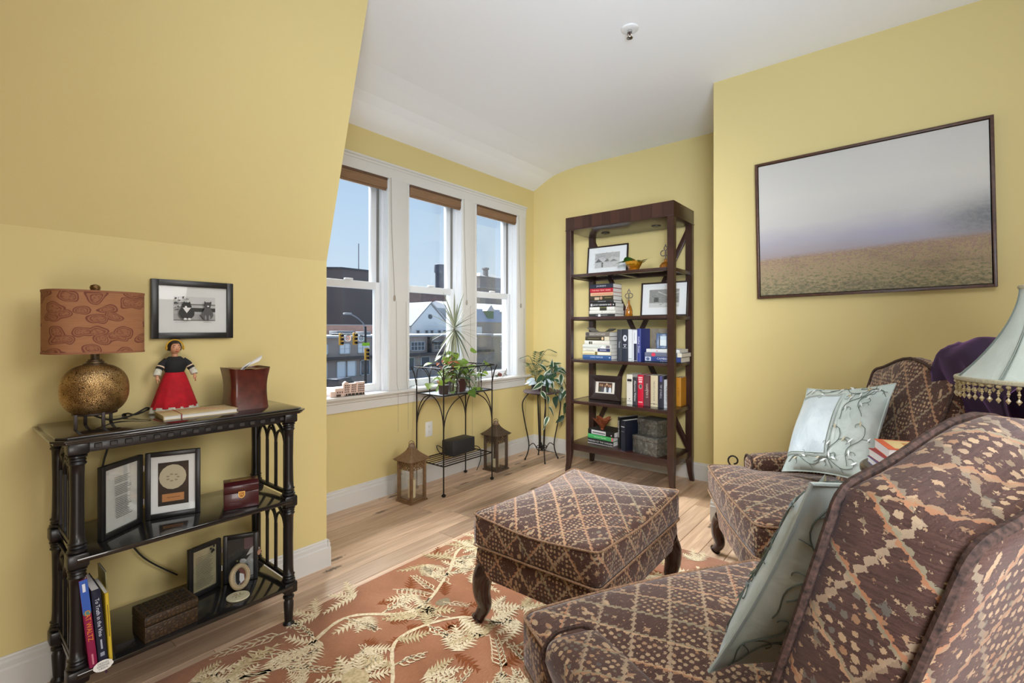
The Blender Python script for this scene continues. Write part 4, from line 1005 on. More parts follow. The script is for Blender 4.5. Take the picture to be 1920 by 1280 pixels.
# ---------------- books ----------------
def book(label, mtx, w, h, d, cover, group, title=None, tcol=None, tsize=None, extra=None, pages=None, soft=False, cat='book', horiz=False, tshift=0):
    """book in its own frame: x = thickness (0..w), y = depth away from the viewer (0 = spine), z = height"""
    b = thing_m('book', label, cat, mtx, group)
    cm = cover if not isinstance(cover, tuple) else mat('cover_%02x%02x%02x' % tuple(int(255*c) for c in cover), cover, .5)
    t_ = .0022 if not soft else .0008
    bm = NB(); box(bm, (0, .001, 0), (t_, d, h), .0004, seg=1); box(bm, (w-t_, .001, 0), (w, d, h), .0004, seg=1)
    prism(bm, [(0, .0015), (w*.2, -.0012), (w*.8, -.0012), (w, .0015), (w, .004), (0, .004)], 0, h); obj('cover', bm, cm, b)
    bm = NB(); box(bm, (t_*.9, .003, .002), (w-t_*.9, d-.004, h-.002)); obj('pages', bm, pages or PAPER, b, smooth=False)
    sp = basis((w/2, -.0016, h/2), (1, 0, 0), (0, 0, 1))
    if title:
        tm = flat(tcol or srgb(230, 230, 230))
        rot = Matrix.Rotation(-PI/2, 4, 'Z')
        text(title, tsize or w*.5, tm, b, sp @ Matrix.Translation((0, tshift*h, .0006)) @ rot, 'spine_title')
    if extra:
        for i, (sh, col) in enumerate(extra): pass
        picture('spine_print', extra, b, sp)
    return b
def lean_book(x, y, z, ang, dirx=(0, 1, 0)):
    return None
G1 = 'books leaning on the console bottom shelf'
def cbk(y, tilt, x=-1.905): return basis((x, y, ZB), (0, math.cos(tilt), math.sin(tilt)), (-1, 0, 0), (0, -math.sin(tilt), math.cos(tilt)))
book('tall blue and magenta book leaning at the left post of the console', cbk(.322, .09), .020, .275, .15, srgb(140, 22, 70), G1, 'CAT WALTZ', srgb(235, 140, 40), .017, [(('r', -.0098, .035, .0098, .137), srgb(50, 90, 176)), (('e', 0, .034, .009, .008), srgb(70, 130, 130)), (('r', -.004, .10, .003, .125), srgb(220, 225, 235)), (('r', -.002, -.128, .002, -.095), srgb(210, 130, 150))], soft=True, tshift=-.02)
book('navy book with white title, second from the left on the console bottom shelf', cbk(.344, .08), .022, .232, .15, srgb(22, 28, 52), G1, 'To Truth in the Vino', srgb(214, 218, 230), .014, [(('r', -.002, -.07, .002, -.04), srgb(180, 186, 200)), (('r', -.005, -.092, .005, -.08), srgb(150, 156, 176))], tshift=.13)
book('thin yellow book beside the navy one on the console bottom shelf', cbk(.368, .05), .010, .212, .145, srgb(206, 178, 52), G1, None, None, None, [(('r', -.001, -.03, .001, .07), srgb(120, 100, 30))], soft=True)
book('grey green booklet behind the yellow book on the console bottom shelf', cbk(.386, .05, -1.99), .005, .245, .10, srgb(150, 146, 104), G1, None, None, None, None, soft=True)
tg = thing('paper_tag', 'white oval paper tag hanging over the edge of the console bottom shelf', 'tag', (-1.893, .352, ZB+.002), 0)
mt = basis((0, 0, -.002), (0, 1, 0), (-.28, 0, .96))
bm = NB(); prism(bm, [(.024*math.cos(k*PI/12)*(1+.04*math.cos(3*k)), .015*math.sin(k*PI/12)) for k in range(24)], 0, .0008); obj('tag', bm, PAPER, tg, smooth=False, mtx=mt)
for i, s in enumerate(('DESIGN', 'DEFENSE', 'NEEDS')): text(s, .0075, flat(g_(70)), tg, mt @ Matrix.Translation((0, .007-.007*i, .001)))
bm = NB(); box(bm, (-.001, -.003, -.03), (0, .003, -.012)); obj('ribbon', bm, mat('purple_ribbon', srgb(60, 22, 52), .6), tg, rot=(.3, 0, 0))

# outlets
OUTM = mat('outlet_plastic', srgb(226, 226, 222), .35); SLOT = mat('outlet_slots', (.03, .03, .03), .6)
def outlet(label, mtx):
    t = thing_m('wall_outlet', label, 'outlet', mtx)
    bm = NB(); box(bm, (-.036, -.058, 0), (.036, .058, .005), .003); obj('cover_plate', bm, OUTM, t)
    for yy in (-.02, .02):
        bm = NB(); prism(bm, [sup(2*PI*k/24, .0165, .0145, 3.2) for k in range(24)], .004, .0065); r_ = obj('receptacle', bm, OUTM, t, loc=(0, yy, 0))
        bm = NB()
        for xx, hh in ((-.006, .0045), (.006, .0035)): box(bm, (xx-.0009, -hh+.002, .0064), (xx+.0009, hh+.002, .0068))
        lathe(bm, [(.0022, .0064), (.0022, .0068), (.001, .0068)], 8, (0, -.0075, 0)); obj('slots', bm, SLOT, r_, smooth=False)
    return t
outlet('white double outlet on the yellow wall below the middle window', basis((XW+.0005, 2.525, .412), (0, 1, 0), (0, 0, 1)))
outlet('white outlet half hidden behind the right end of the console', basis((XL+.0005, .85, .455), (0, 1, 0), (0, 0, 1)) @ Matrix.Rotation(PI/2, 4, 'Z'))
outlet('white outlet half hidden behind the left part of the console', basis((XL+.0005, .47, .455), (0, 1, 0), (0, 0, 1)) @ Matrix.Rotation(PI/2, 4, 'Z'))
outlet('white outlet on the back wall behind the bookcase', basis((-1.755, YB-.0005, .42), (1, 0, 0), (0, 0, 1)) @ Matrix.Rotation(PI/2, 4, 'Z'))

# ---------------- bookcase ----------------
BX0, BX1, BY0, BY1 = -2.21, -1.288, 3.432, 3.862
SH = [1.652, 1.298, .945, .600, .243]
bc = thing('bookcase', 'tall open dark espresso bookcase with crossed back braces against the back wall', 'bookcase', (0, 0, 0))
VEN = mat('veneer_strip_a', (.055, .022, .016), .35, coat=.3, nscale=8, namt=.2, stretch=(9, 9, .5)); VEN2 = mat('veneer_strip_b', (.042, .016, .012), .35, coat=.3, nscale=8, namt=.2, stretch=(9, 9, .5))
bm = NB(); box(bm, (BX0, BY0+.003, 2.024), (BX1, BY1, 2.13), .003); box(bm, (BX0-.004, BY0-.004, 2.018), (BX1+.004, BY1+.004, 2.025), .002)
tp = obj('top', bm, ESPRESSO, bc)
n = 11
for k in range(n):
    a = BX0+(BX1-BX0)*k/n; bm = NB(); box(bm, (a+.0004, BY0-.001, 2.026), (a+(BX1-BX0)/n-.0004, BY0+.004, 2.129), .0008, seg=1); obj('veneer_panel', bm, VEN if k % 2 else VEN2, tp)
for x, y in ((-1.98, 3.70), (-1.53, 3.70)):
    bm = NB(); lathe(bm, [(.022, -.004), (.034, -.006), (.036, -.002), (.036, .002), (.022, .002)], 24); pk = obj('puck_light', bm, mat('black_puck', (.01, .01, .01), .4), bc, loc=(x, y, 2.018))
    bm = NB(); lathe(bm, [(.001, -.0035), (.0225, -.0035), (.0225, -.001), (.001, -.001)], 20); obj('puck_lens', bm, mat('puck_lens', srgb(200, 200, 196), .3), pk)
def bpost(x0, x1, y0, y1, fx, fy):
    bm = NB(); rows = []
    for z, dx, dy, s in ((0, .024*fx, .024*fy, .62), (.03, .017*fx, .017*fy, .66), (.08, .006*fx, .006*fy, .76), (.14, 0, 0, .9), (.19, 0, 0, 1), (2.02, 0, 0, 1)):
        cx, cy, hx, hy = (x0+x1)/2, (y0+y1)/2, (x1-x0)/2*s, (y1-y0)/2*s
        ox, oy = (x1-x0)/2*(1-s)*fx*.5, (y1-y0)/2*(1-s)*fy*.5
        rows.append([bm.verts.new((cx+ox+dx+a*hx, cy+oy+dy+b*hy, z)) for a, b in ((-1, -1), (1, -1), (1, 1), (-1, 1))])
    for a, b in zip(rows, rows[1:]):
        for k in range(4): bm.faces.new([a[k], a[(k+1) % 4], b[(k+1) % 4], b[k]])
    bm.faces.new(rows[0][::-1]); bm.faces.new(rows[-1])
    bmesh.ops.bevel(bm, geom=[e_ for e_ in bm.edges if abs(e_.verts[0].co.z-e_.verts[1].co.z) > .01], offset=.003, segments=1, affect='EDGES')
    obj('post', bm, ESPRESSO, bc)
pw_ = .05
for x0, fx in ((BX0, -1), (BX1-pw_, 1)):
    for y0, fy in ((BY0, -1), (BY1-pw_, 1)): bpost(x0, x0+pw_, y0, y0+pw_, fx*.5, fy*.5)
SG = glass_mat('smoked_shelf_glass', (.55, .52, .50), 1.0)
for i, z in enumerate(SH):
    bm = NB(); t_ = .024 if i < 4 else .055
    x0, x1, y0, y1 = BX0+pw_*.3, BX1-pw_*.3, BY0+.012, BY1-.012
    if i < 4:
        box(bm, (x0, y0, z-t_), (x1, y0+.035, z), .002); box(bm, (x0, y1-.035, z-t_), (x1, y1, z), .002); box(bm, (x0, y0, z-t_), (x0+.05, y1, z-.001), .002); box(bm, (x1-.05, y0, z-t_), (x1, y1, z-.001), .002); box(bm, ((x0+x1)/2-.02, y0, z-t_), ((x0+x1)/2+.02, y1, z-.004), .002)
        s_ = obj('shelf', bm, ESPRESSO, bc)
        bm = NB(); box(bm, (x0+.045, y0+.03, z-.005), (x1-.045, y1-.03, z+.0002)); obj('shelf_glass', bm, SG, s_, smooth=False)
    else:
        box(bm, (x0, y0, z-t_), (x1, y1, z), .003); obj('shelf', bm, ESPRESSO, bc)
    if i < 4:
        for xx in (BX0+.014, BX1-.030):
            bm = NB(); box(bm, (xx, BY0+.04, z-.03), (xx+.016, BY1-.04, z-.002), .001); obj('side_rail', bm, ESPRESSO, bc)
for (xa, za), (xb, zb) in (((BX0+.02, 2.02), (BX1-.02, .24)), ((BX1-.02, 2.02), (BX0+.02, .24))):
    d = Vector((xb-xa, 0, zb-za)); L_ = d.length
    bm = NB(); box(bm, (0, -.010, -.019), (L_, .010, .019), .002); obj('brace', bm, ESPRESSO, bc, mtx=basis((xa, BY1-.028+(.012 if xa > -1.6 else -.01), za), d, (0, 1, 0)))

# framed etchings leaning on the bookcase
CH = mat('espresso_frame', (.020, .010, .009), .35)
def etch(seed, W, H, barn=False):
    R_ = random.Random(seed); s = [(('r', -W/2-.006, -H/2-.006, W/2+.006, H/2+.006), g_(228)), (('r', -W/2, -H/2, W/2, H/2), g_(196))]
    if not barn:
        s += [([(-W/2, H/2), (W/2, H/2), (W/2, H*.1), (W*.2, H*.22), (0, H*.02), (-W*.2, H*.25), (-W/2, H*.05)], g_(176)), ([(-W*.5, -H*.12), (-W*.36, H*.14), (-W*.2, -H*.1)], g_(110)), ([(-W*.12, -H*.1), (.0, H*.12), (W*.1, -H*.08)], g_(120)), ([(W*.1, -H*.12), (W*.25, H*.05), (W*.42, -H*.1)], g_(130)), (('r', -W*.22, -H*.46, -W*.16, -H*.12), g_(100))]
    else:
        s += [(('r', -W/2, -H*.25, W/2, H/2), g_(150)), ([(-W*.2, H*.35), (W*.12, H*.12), (W*.5, H*.3), (W*.5, H*.34), (W*.1, H*.18), (-W*.2, H*.4)], g_(212)), (('r', -W*.34, -H*.2, -W*.18, H*.06), g_(84)), (('r', W*.1, -H*.26, W*.46, H*.08), g_(128)), (('r', -W/2, -H/2, W/2, -H*.26), g_(205))]
    for k in range(170):
        x, y = R_.uniform(-W/2, W/2*.9), R_.uniform(-H/2, H/2*.92); l_ = R_.uniform(.004, .018); s.append((('r', x, y, min(W/2, x+l_), y+.0011), g_(R_.choice((70, 90, 120, 150, 210)))))
    return s
def leaning_frame(name, label, xc, y, z, W, H, tilt, yaw=0, **kw):
    n = Vector((math.sin(yaw), -math.cos(yaw), 0)); x = Vector((math.cos(yaw), math.sin(yaw), 0))
    up = Vector((0, 0, 1))*math.cos(tilt)-n*math.sin(tilt); nn = n*math.cos(tilt)+Vector((0, 0, 1))*math.sin(tilt)
    t = thing_m(name, label, 'picture', basis(Vector((xc, y, z+.003))+up*(H/2), x, up, nn)); return t
f1 = leaning_frame('picture_frame', 'dark framed etching of mountains leaning on the bookcase top shelf', -1.975, 3.70, SH[0], .385, .262, .10)
pframe(f1, .385, .262, .012, .014, CH, mat('print_matboard', srgb(226, 228, 232), .8), shapes=etch(1, .235, .130), dy=.004)
f2 = leaning_frame('picture_frame', 'dark framed etching of a barn leaning on the second bookcase shelf', -1.487, 3.73, SH[1], .385, .275, .10)
pframe(f2, .385, .275, .012, .014, CH, mat('print_matboard', srgb(226, 228, 232), .8), shapes=etch(2, .245, .145, True), dy=.006)

# glass bowl, amber bottles
def tinted(name, col, rough=.05):
    m = glass_mat(name, col, 1.6); return m
AMB = mat('amber_glass', srgb(214, 140, 30), .08, trans=.75, coat=.6); GRN = mat('green_glass', srgb(60, 120, 40), .08, trans=.5, coat=.6)
gb = thing('glass_bowl', 'amber fluted glass bowl with wavy green rim on the bookcase top shelf', 'bowl', (-1.655, 3.56, SH[0]))
def bowlf(u, v):
    a = 2*PI*u; fl = 1+.07*abs(math.sin(6*a))*(1-v); r = (.036+.036*v**1.3)*fl
    return Vector((r*math.cos(a), r*math.sin(a), .006+.070*v))
bm = NB(); surf(bm, bowlf, 72, 12, cu=True); lathe(bm, [(.001, 0), (.036, 0), (.040, .006), (.030, .010), (.001, .010)], 36); obj('bowl', bm, AMB, gb, ang=80)
def rimf(u, v):
    a = 2*PI*u; r = .073+(.022+.055*max(0, math.cos(2*a))**2+.012*math.sin(3*a))*v
    return Vector((r*math.cos(a), r*math.sin(a)*.9, .076+.016*v*math.sin(a*3+.6)+.008*v))
bm = NB(); surf(bm, rimf, 72, 6, cu=True); surf(bm, lambda u, v: rimf(u, v)+Vector((0, 0, .005)), 72, 6, cu=True, flip=True); obj('rim', bm, GRN, gb, ang=80, label='wavy green glass rim')
PEW = mat('curled_pewter', (.25, .22, .22), .35, .8)
def curls(bm, z, s):
    for sg in (-1, 1):
        tube(bm, [(sg*(.010+.012*math.cos(k*.5+2.4))*s, 0, z+(.026+.012*math.sin(k*.5+2.4))*s) for k in range(12)], .0022*s, 6)
    tube(bm, [(.007*math.cos(k*.55-1.5)*s, 0, z+(.046+.009*math.sin(k*.55-1.5))*s) for k in range(12)], .0022*s, 6)
    tube(bm, [(0, 0, z), (0, 0, z+.038*s)], .0026*s, 6); ball(bm, (0, 0, z+.060*s), .0035*s, 8)
b1_ = thing('glass_bottle', 'squat amber bottle with curled metal stopper at the right of the bookcase top shelf', 'bottle', (-1.415, 3.60, SH[0]))
bm = NB(); lathe(bm, [(.001, 0), (.038, 0), (.046, .012), (.044, .032), (.028, .052), (.011, .060), (.010, .078), (.013, .080), (.001, .080)], 28); obj('bottle', bm, AMB, b1_)
bm = NB(); curls(bm, .080, 1.8); obj('stopper', bm, PEW, b1_)
b2_ = thing('glass_bottle', 'slender amber bottle with curled metal stopper on the second bookcase shelf', 'bottle', (-1.717, 3.60, SH[1]))
bm = NB(); lathe(bm, [(.001, 0), (.026, 0), (.030, .008), (.030, .045), (.022, .075), (.009, .10), (.0075, .125), (.010, .128), (.001, .128)], 24); obj('bottle', bm, AMB, b2_)
bm = NB(); curls(bm, .128, 1.5); obj('stopper', bm, PEW, b2_)

# books in stacks (spines to the viewer)
def hstack(z, items, yfront, group):
    """items: (xc, width_of_spine, thickness, depth, colour, yaw, label, title, tcol, extra)"""
    for xc, L, th, d, col, yaw, lab, ti, tc_, ex in items:
        x = Vector((math.cos(yaw), math.sin(yaw), 0)); y = Vector((-math.sin(yaw), math.cos(yaw), 0))
        # book local: x thickness -> up, y depth -> away, z height -> right
        o = Vector((xc, yfront, z))-x*(L/2)
        b = book(lab, basis(o, (0, 0, 1), y, x) if False else Matrix(((0, y.x, x.x, o.x), (0, y.y, x.y, o.y), (1, 0, 0, o.z), (0, 0, 0, 1))), th, L, d, col, group)
        sp = Matrix(((1, 0, 0, 0),)) if False else None
        # spine plane for horizontal books: right = z local, up = x local
        m = Matrix(((0, 1, 0, th/2), (0, 0, -1, -.0016), (1, 0, 0, L/2), (0, 0, 0, 1)))
        if ex: picture('spine_print', ex, b, m)
        if ti: text(ti, th*.52, flat(tc_ or g_(225)), b, m @ Matrix.Translation((0, 0, .0009)), 'spine_title')
        z += th+.0006
    return z
s2 = 'books stacked at the left of the second shelf'
hstack(SH[1], [
 (-1.952, .235, .026, .17, g_(36), .0, 'black book with white mark, bottom of the stack on the second shelf', 'MODERN POETRY', g_(170), [(('r', -.035, -.010, -.012, .009), g_(225))]),
 (-1.95, .240, .026, .17, srgb(206, 204, 194), .02, 'off white book, second from the bottom of the second shelf stack', None, None, [(('e', .0, .0, .003, .004), g_(60))]),
 (-1.952, .230, .030, .165, srgb(214, 212, 204), -.01, 'white book with dark label, third from the bottom of the second shelf stack', None, None, [(('r', -.02, -.015, .045, .015), srgb(46, 44, 30)), (('r', -.02, .006, .045, .015), srgb(96, 96, 50))]),
 (-1.947, .232, .032, .165, g_(24), .03, 'thick black book with white title in the second shelf stack', 'JACK’S GIRARDIN BAR', g_(232), [(('r', .075, -.016, .082, .016), srgb(110, 30, 50)), (('e', -.1, .0, .01, .012), g_(190)), (('e', .1, 0, .005, .006), g_(210))]),
 (-1.952, .212, .022, .16, g_(34), 0, 'dark grey book below the olive one in the second shelf stack', 'STEWARDSHIP', g_(190), None),
 (-1.955, .212, .036, .16, srgb(52, 46, 26), .0, 'olive brown book in the middle of the second shelf stack', None, None, [(('r', -.065, -.014, -.022, .008), srgb(190, 170, 140)), (('e', -.004, .0, .013, .013), srgb(180, 140, 110)), (('r', .03, .0, .09, .004), srgb(150, 140, 90))]),
 (-1.955, .210, .028, .16, srgb(206, 164, 130), .0, 'tan book below the red one in the second shelf stack', None, None, [(('r', -.095, -.003, .095, .0), srgb(190, 90, 70))]),
 (-1.957, .212, .034, .16, srgb(172, 26, 44), .0, 'red book, second from the top of the second shelf stack', 'THE RED TENT YEARS', srgb(240, 190, 180), None),
 (-1.957, .214, .036, .16, srgb(40, 46, 62), .0, 'navy book on the top of the second shelf stack', 'JOURNEYS', srgb(200, 204, 214), None)], 3.585, s2)
s3 = 'books stacked at the left of the third shelf'
hstack(SH[2], [
 (-1.990, .268, .034, .17, srgb(48, 84, 134), .0, 'blue book, bottom of the stack on the third shelf', 'LAND MEMOIR', srgb(180, 200, 226), [(('e', .12, 0, .006, .005), srgb(200, 214, 230))]),
 (-1.990, .266, .028, .17, srgb(204, 196, 160), .01, 'cream book with gold spine label in the third shelf stack', None, None, [(('r', -.015, -.013, .006, .013), srgb(110, 92, 40)), (('r', .012, -.009, .124, .009), srgb(226, 222, 206)), (('r', -.12, -.006, -.03, -.003), srgb(150, 130, 80))]),
 (-1.990, .266, .027, .17, srgb(206, 204, 190), -.01, 'white and navy book in the third shelf stack', None, None, [(('r', .01, -.012, .125, .013), srgb(40, 48, 92)), (('r', .03, -.002, .09, .004), srgb(200, 204, 220)), (('r', -.1, -.004, -.03, .0), srgb(150, 140, 150))]),
 (-1.988, .268, .030, .172, srgb(196, 200, 192), .02, 'pale grey book with a mountain print in the third shelf stack', None, None, [([(.03, -.013), (.055, .012), (.085, -.013)], srgb(236, 238, 240)), (('r', .085, -.012, .118, .010), srgb(120, 112, 120))]),
 (-1.988, .234, .034, .16, srgb(214, 212, 202), .01, 'off white book with two dark squares in the third shelf stack', None, None, [(('r', -.075, -.013, -.058, .010), srgb(60, 56, 44)), (('r', -.055, -.013, -.042, .010), srgb(80, 76, 60))]),
 (-1.985, .226, .034, .16, srgb(52, 46, 30), .0, 'dark brown and cream book in the third shelf stack', None, None, [(('r', .068, -.016, .113, .016), srgb(214, 206, 184)), (('e', .05, .0, .010, .013), srgb(206, 180, 140)), (('r', -.09, -.004, .02, .002), srgb(110, 100, 70))]),
 (-1.985, .224, .036, .16, srgb(118, 112, 104), .0, 'grey book on the top of the third shelf stack', 'GREAT HISTORIES', srgb(190, 186, 178), [(('e', -.09, .0, .018, .016), srgb(70, 64, 62))])], 3.565, s3)
bm = NB()
pm = thing('paper_sheet', 'curled grey leaflet lying on the stack of books on the third shelf', 'paper', (-1.985, 3.64, SH[2]+.228))
surf(bm, lambda u, v: Vector(((u-.5)*.215, (v-.5)*.13, .002+.034*max(0, (.30-u)/.30)**1.7+.026*max(0, (u-.76)/.24)**1.6)), 24, 6); obj('sheet', bm, mat('grey_leaflet', srgb(150, 146, 138), .7), pm, ang=80)
# upright books, third shelf
def vbooks(z, items, y, group):
    for x, w_, h, d, col, lab, ti, tc_, ex, ts in items:
        book(lab, Matrix.Translation((x, y, z)), w_, h, d, col, group, ti, tc_, ts, ex)
s4 = 'books standing in the middle of the third shelf'
vbooks(SH[2], [
 (-1.822, .044, .250, .19, srgb(56, 62, 72), 'dark slate book, first of the standing books on the third shelf', 'Travels', srgb(206, 210, 216), None, .018),
 (-1.776, .050, .252, .19, srgb(40, 48, 64), 'thick navy book with white crest on the third shelf', None, None, [(('e', 0, .052, .018, .026), srgb(216, 220, 228)), (('e', .003, .055, .008, .010), srgb(60, 70, 90)), (('r', -.014, -.004, .014, .002), srgb(200, 205, 214)), (('e', 0, -.014, .006, .005), srgb(214, 218, 226)), (('r', -.02, -.028, .02, -.025), srgb(190, 196, 206))], None),
 (-1.724, .034, .250, .18, srgb(216, 222, 228), 'white book on the third shelf', None, None, [(('r', -.015, -.112, .015, -.109), g_(60))], None),
 (-1.688, .040, .244, .18, srgb(222, 226, 232), 'white and navy book on the third shelf', None, None, [(('r', -.006, -.12, .019, .014), srgb(36, 40, 72)), (('r', -.002, .04, .001, .10), srgb(150, 154, 170))], None),
 (-1.646, .030, .256, .18, srgb(50, 64, 140), 'royal blue book with white letters on the third shelf', 'mother Ocean', srgb(226, 230, 240), None, .022)], 3.60, s4)
# grey brown book turned cover outwards
gbk = thing('book', 'grey brown hardback turned with its cover outwards on the third shelf', 'book', (-1.612, 3.79, SH[2]), math.radians(-8), group=None)
bm = NB(); box(bm, (0, 0, 0), (.15, .003, .255), .001); box(bm, (0, .022, 0), (.15, .025, .255), .001); box(bm, (0, 0, 0), (.003, .025, .255), .001); obj('cover', bm, mat('grey_photo_cover', srgb(150, 142, 126), .6, nscale=14, namt=.3), gbk)
bm = NB(); box(bm, (.003, .003, .002), (.146, .022, .252)); obj('pages', bm, PAPER, gbk, smooth=False)
for i, s in enumerate(('By', 'Heart')): text(s, .04, flat(g_(96)), gbk, basis((.08, -.0006, .21-.06*i), (1, 0, 0), (0, 0, 1)), 'cover_title')
s5 = 'books stacked at the right of the third shelf'
hstack(SH[2], [
 (-1.425, .282, .040, .20, srgb(46, 66, 130), .0, 'blue and white book, bottom of the small stack on the third shelf', None, None, [(('r', -.138, -.014, -.09, .018), srgb(196, 206, 226)), (('e', -.115, .002, .014, .012), srgb(90, 104, 140)), (('r', -.14, -.019, .14, -.013), srgb(20, 40, 60))]),
 (-1.420, .290, .032, .205, srgb(110, 116, 138), .01, 'grey blue book with a red mark in the small stack on the third shelf', None, None, [(('e', -.075, 0, .017, .014), srgb(226, 60, 90)), (('r', .11, -.015, .144, .015), srgb(222, 216, 200))]),
 (-1.422, .262, .026, .18, srgb(224, 226, 228), -.01, 'thin white book on the top of the small stack on the third shelf', None, None, [(('e', -.045, -.002, .005, .004), srgb(190, 60, 70))])], 3.562, s5)
m_ = [o for o in bpy.data.objects if o.name.startswith('book') and o.get('label', '').startswith('blue and white book')][0]
text('CAMBRIDGE', .022, flat(srgb(226, 232, 242)), m_, Matrix(((0, 1, 0, .026), (0, 0, -1, -.0018), (1, 0, 0, .16), (0, 0, 0, 1))) @ Matrix.Translation((0, 0, .001)), 'spine_title')
text('A Short History', .011, flat(srgb(206, 214, 232)), m_, Matrix(((0, 1, 0, .009), (0, 0, -1, -.0018), (1, 0, 0, .16), (0, 0, 0, 1))) @ Matrix.Translation((0, 0, .001)), 'spine_title')
bfr = leaning_frame('picture_frame', 'small blue framed photograph standing on the stack of books on the third shelf', -1.438, 3.60, SH[2]+.100, .095, .118, .16, math.radians(18))
pframe(bfr, .095, .118, .020, .010, mat('slate_blue_frame', srgb(70, 96, 134), .35), mat('print_sky', srgb(206, 222, 236), .7), shapes=[(('r', -.026, -.036, .028, .008), srgb(226, 234, 240)), (('r', -.027, -.038, -.020, .038), srgb(36, 40, 52))])
# fourth shelf
def family():
    s = [(('r', -.062, -.040, .062, .040), srgb(78, 54, 36))]
    for x, y, c in ((-.045, .018, (150, 116, 84)), (-.028, .016, (170, 132, 96)), (.0, .012, (150, 110, 84)), (.014, .026, (200, 164, 130)), (.03, .016, (160, 116, 86)), (.046, .014, (176, 130, 100))): s.append((('e', x, y, .007, .010), srgb(*c)))
    for a, b, c, t_ in ((-.056, -.034, (60, 62, 56), .006), (-.036, -.012, (74, 70, 78), .004), (-.010, .014, (206, 212, 214), .002), (.014, .032, (70, 80, 92), .004), (.032, .058, (212, 220, 228), .002)): s.append(([(a, -.040), (b, -.040), (b-.003, t_-.006), ((a+b)/2, t_+.002), (a+.003, t_-.006)], srgb(*c)))
    return s
ff = leaning_frame('picture_frame', 'wide dark wooden frame with a family photograph on the fourth bookcase shelf', -1.952, 3.62, SH[3], .285, .205, .14, math.radians(4))
bm = NB(); W_, H_, a_ = .285, .205, .055
for q in ([(-W_/2, -H_/2), (W_/2, -H_/2), (W_/2-a_, -H_/2+a_), (-W_/2+a_, -H_/2+a_)], [(W_/2, -H_/2), (W_/2, H_/2), (W_/2-a_, H_/2-a_), (W_/2-a_, -H_/2+a_)], [(W_/2, H_/2), (-W_/2, H_/2), (-W_/2+a_, H_/2-a_), (W_/2-a_, H_/2-a_)], [(-W_/2, H_/2), (-W_/2, -H_/2), (-W_/2+a_, -H_/2+a_), (-W_/2+a_, H_/2-a_)]):
    prism(bm, q, -.022, -.001, bev=.0015)
obj('frame', bm, CH, ff)
bm = NB(); prism(bm, [(-.09, -.05), (.09, -.05), (.09, .05), (-.09, .05)], -.02, -.012); obj('mat_board', bm, mat('ivory_mat', srgb(228, 222, 210), .8), ff, smooth=False)
picture('photo_print', family(), ff, Matrix.Translation((0, .002, -.0115)))
bm = NB(); tube(bm, [(.03, 0, -.02), (.05, -H_/2+.004, -.08)], .005, 6); obj('easel_leg', bm, CH, ff)
s6 = 'books standing on the fourth shelf'
vbooks(SH[3], [
 (-1.720, .050, .236, .17, srgb(222, 220, 208), 'white book with small black photograph, first of the standing books on the fourth shelf', None, None, [(('r', -.019, .062, .019, .082), g_(30)), (('r', -.015, .05, .015, .053), g_(150)), (('e', 0, -.075, .005, .005), g_(110)), (('r', -.018, -.094, .018, -.091), g_(110))], None),
 (-1.668, .040, .216, .16, srgb(52, 52, 60), 'charcoal book with white title on the fourth shelf', 'Afternoon Waltzes', srgb(226, 226, 226), None, .021),
 (-1.626, .048, .238, .17, srgb(206, 16, 56), 'bright red book with a round portrait on the fourth shelf', None, None, [(('e', 0, .028, .015, .020), srgb(150, 146, 140)), (('e', .002, .030, .009, .013), srgb(80, 74, 70)), (('r', -.017, .078, .017, .086), srgb(240, 200, 200)), (('r', -.017, .092, .017, .104), srgb(240, 190, 196)), (('r', -.014, .058, .014, .072), srgb(240, 200, 204)), (('r', -.017, -.098, .017, -.09), srgb(238, 190, 190))], None),
 (-1.576, .054, .236, .17, srgb(96, 62, 66), 'maroon book with pale title on the fourth shelf', 'HARPER’S', srgb(206, 186, 178), [(('r', .020, -.118, .027, .118), srgb(90, 16, 20)), (('r', -.018, .0, .016, .003), srgb(196, 180, 172))], .026),
 (-1.520, .058, .240, .17, srgb(216, 204, 172), 'cream book with dark title on the fourth shelf', 'THE LAST LITTLE HOUSE', srgb(120, 116, 104), [(('r', -.026, -.100, .026, -.097), srgb(60, 60, 60)), (('e', 0, -.099, .005, .004), srgb(30, 30, 30))], .014),
 (-1.460, .044, .240, .17, srgb(42, 42, 58), 'dark indigo book on the fourth shelf', 'TIP O’NEILL', srgb(190, 190, 206), [(('r', -.008, .075, .010, .118), srgb(84, 84, 150))], .021),
 (-1.414, .040, .212, .16, srgb(208, 214, 222), 'pale blue white book on the fourth shelf', 'THE PRIDE OF DAY', srgb(80, 100, 130), [(('r', -.018, -.085, .018, -.083), srgb(60, 60, 70))], .014)], 3.565, s6)
book('ochre book standing at the right end of the fourth shelf behind the post', Matrix.Translation((-1.372, 3.70, SH[3])), .040, .222, .14, srgb(190, 132, 30), s6, 'IL DIVO', srgb(140, 96, 20), .02)
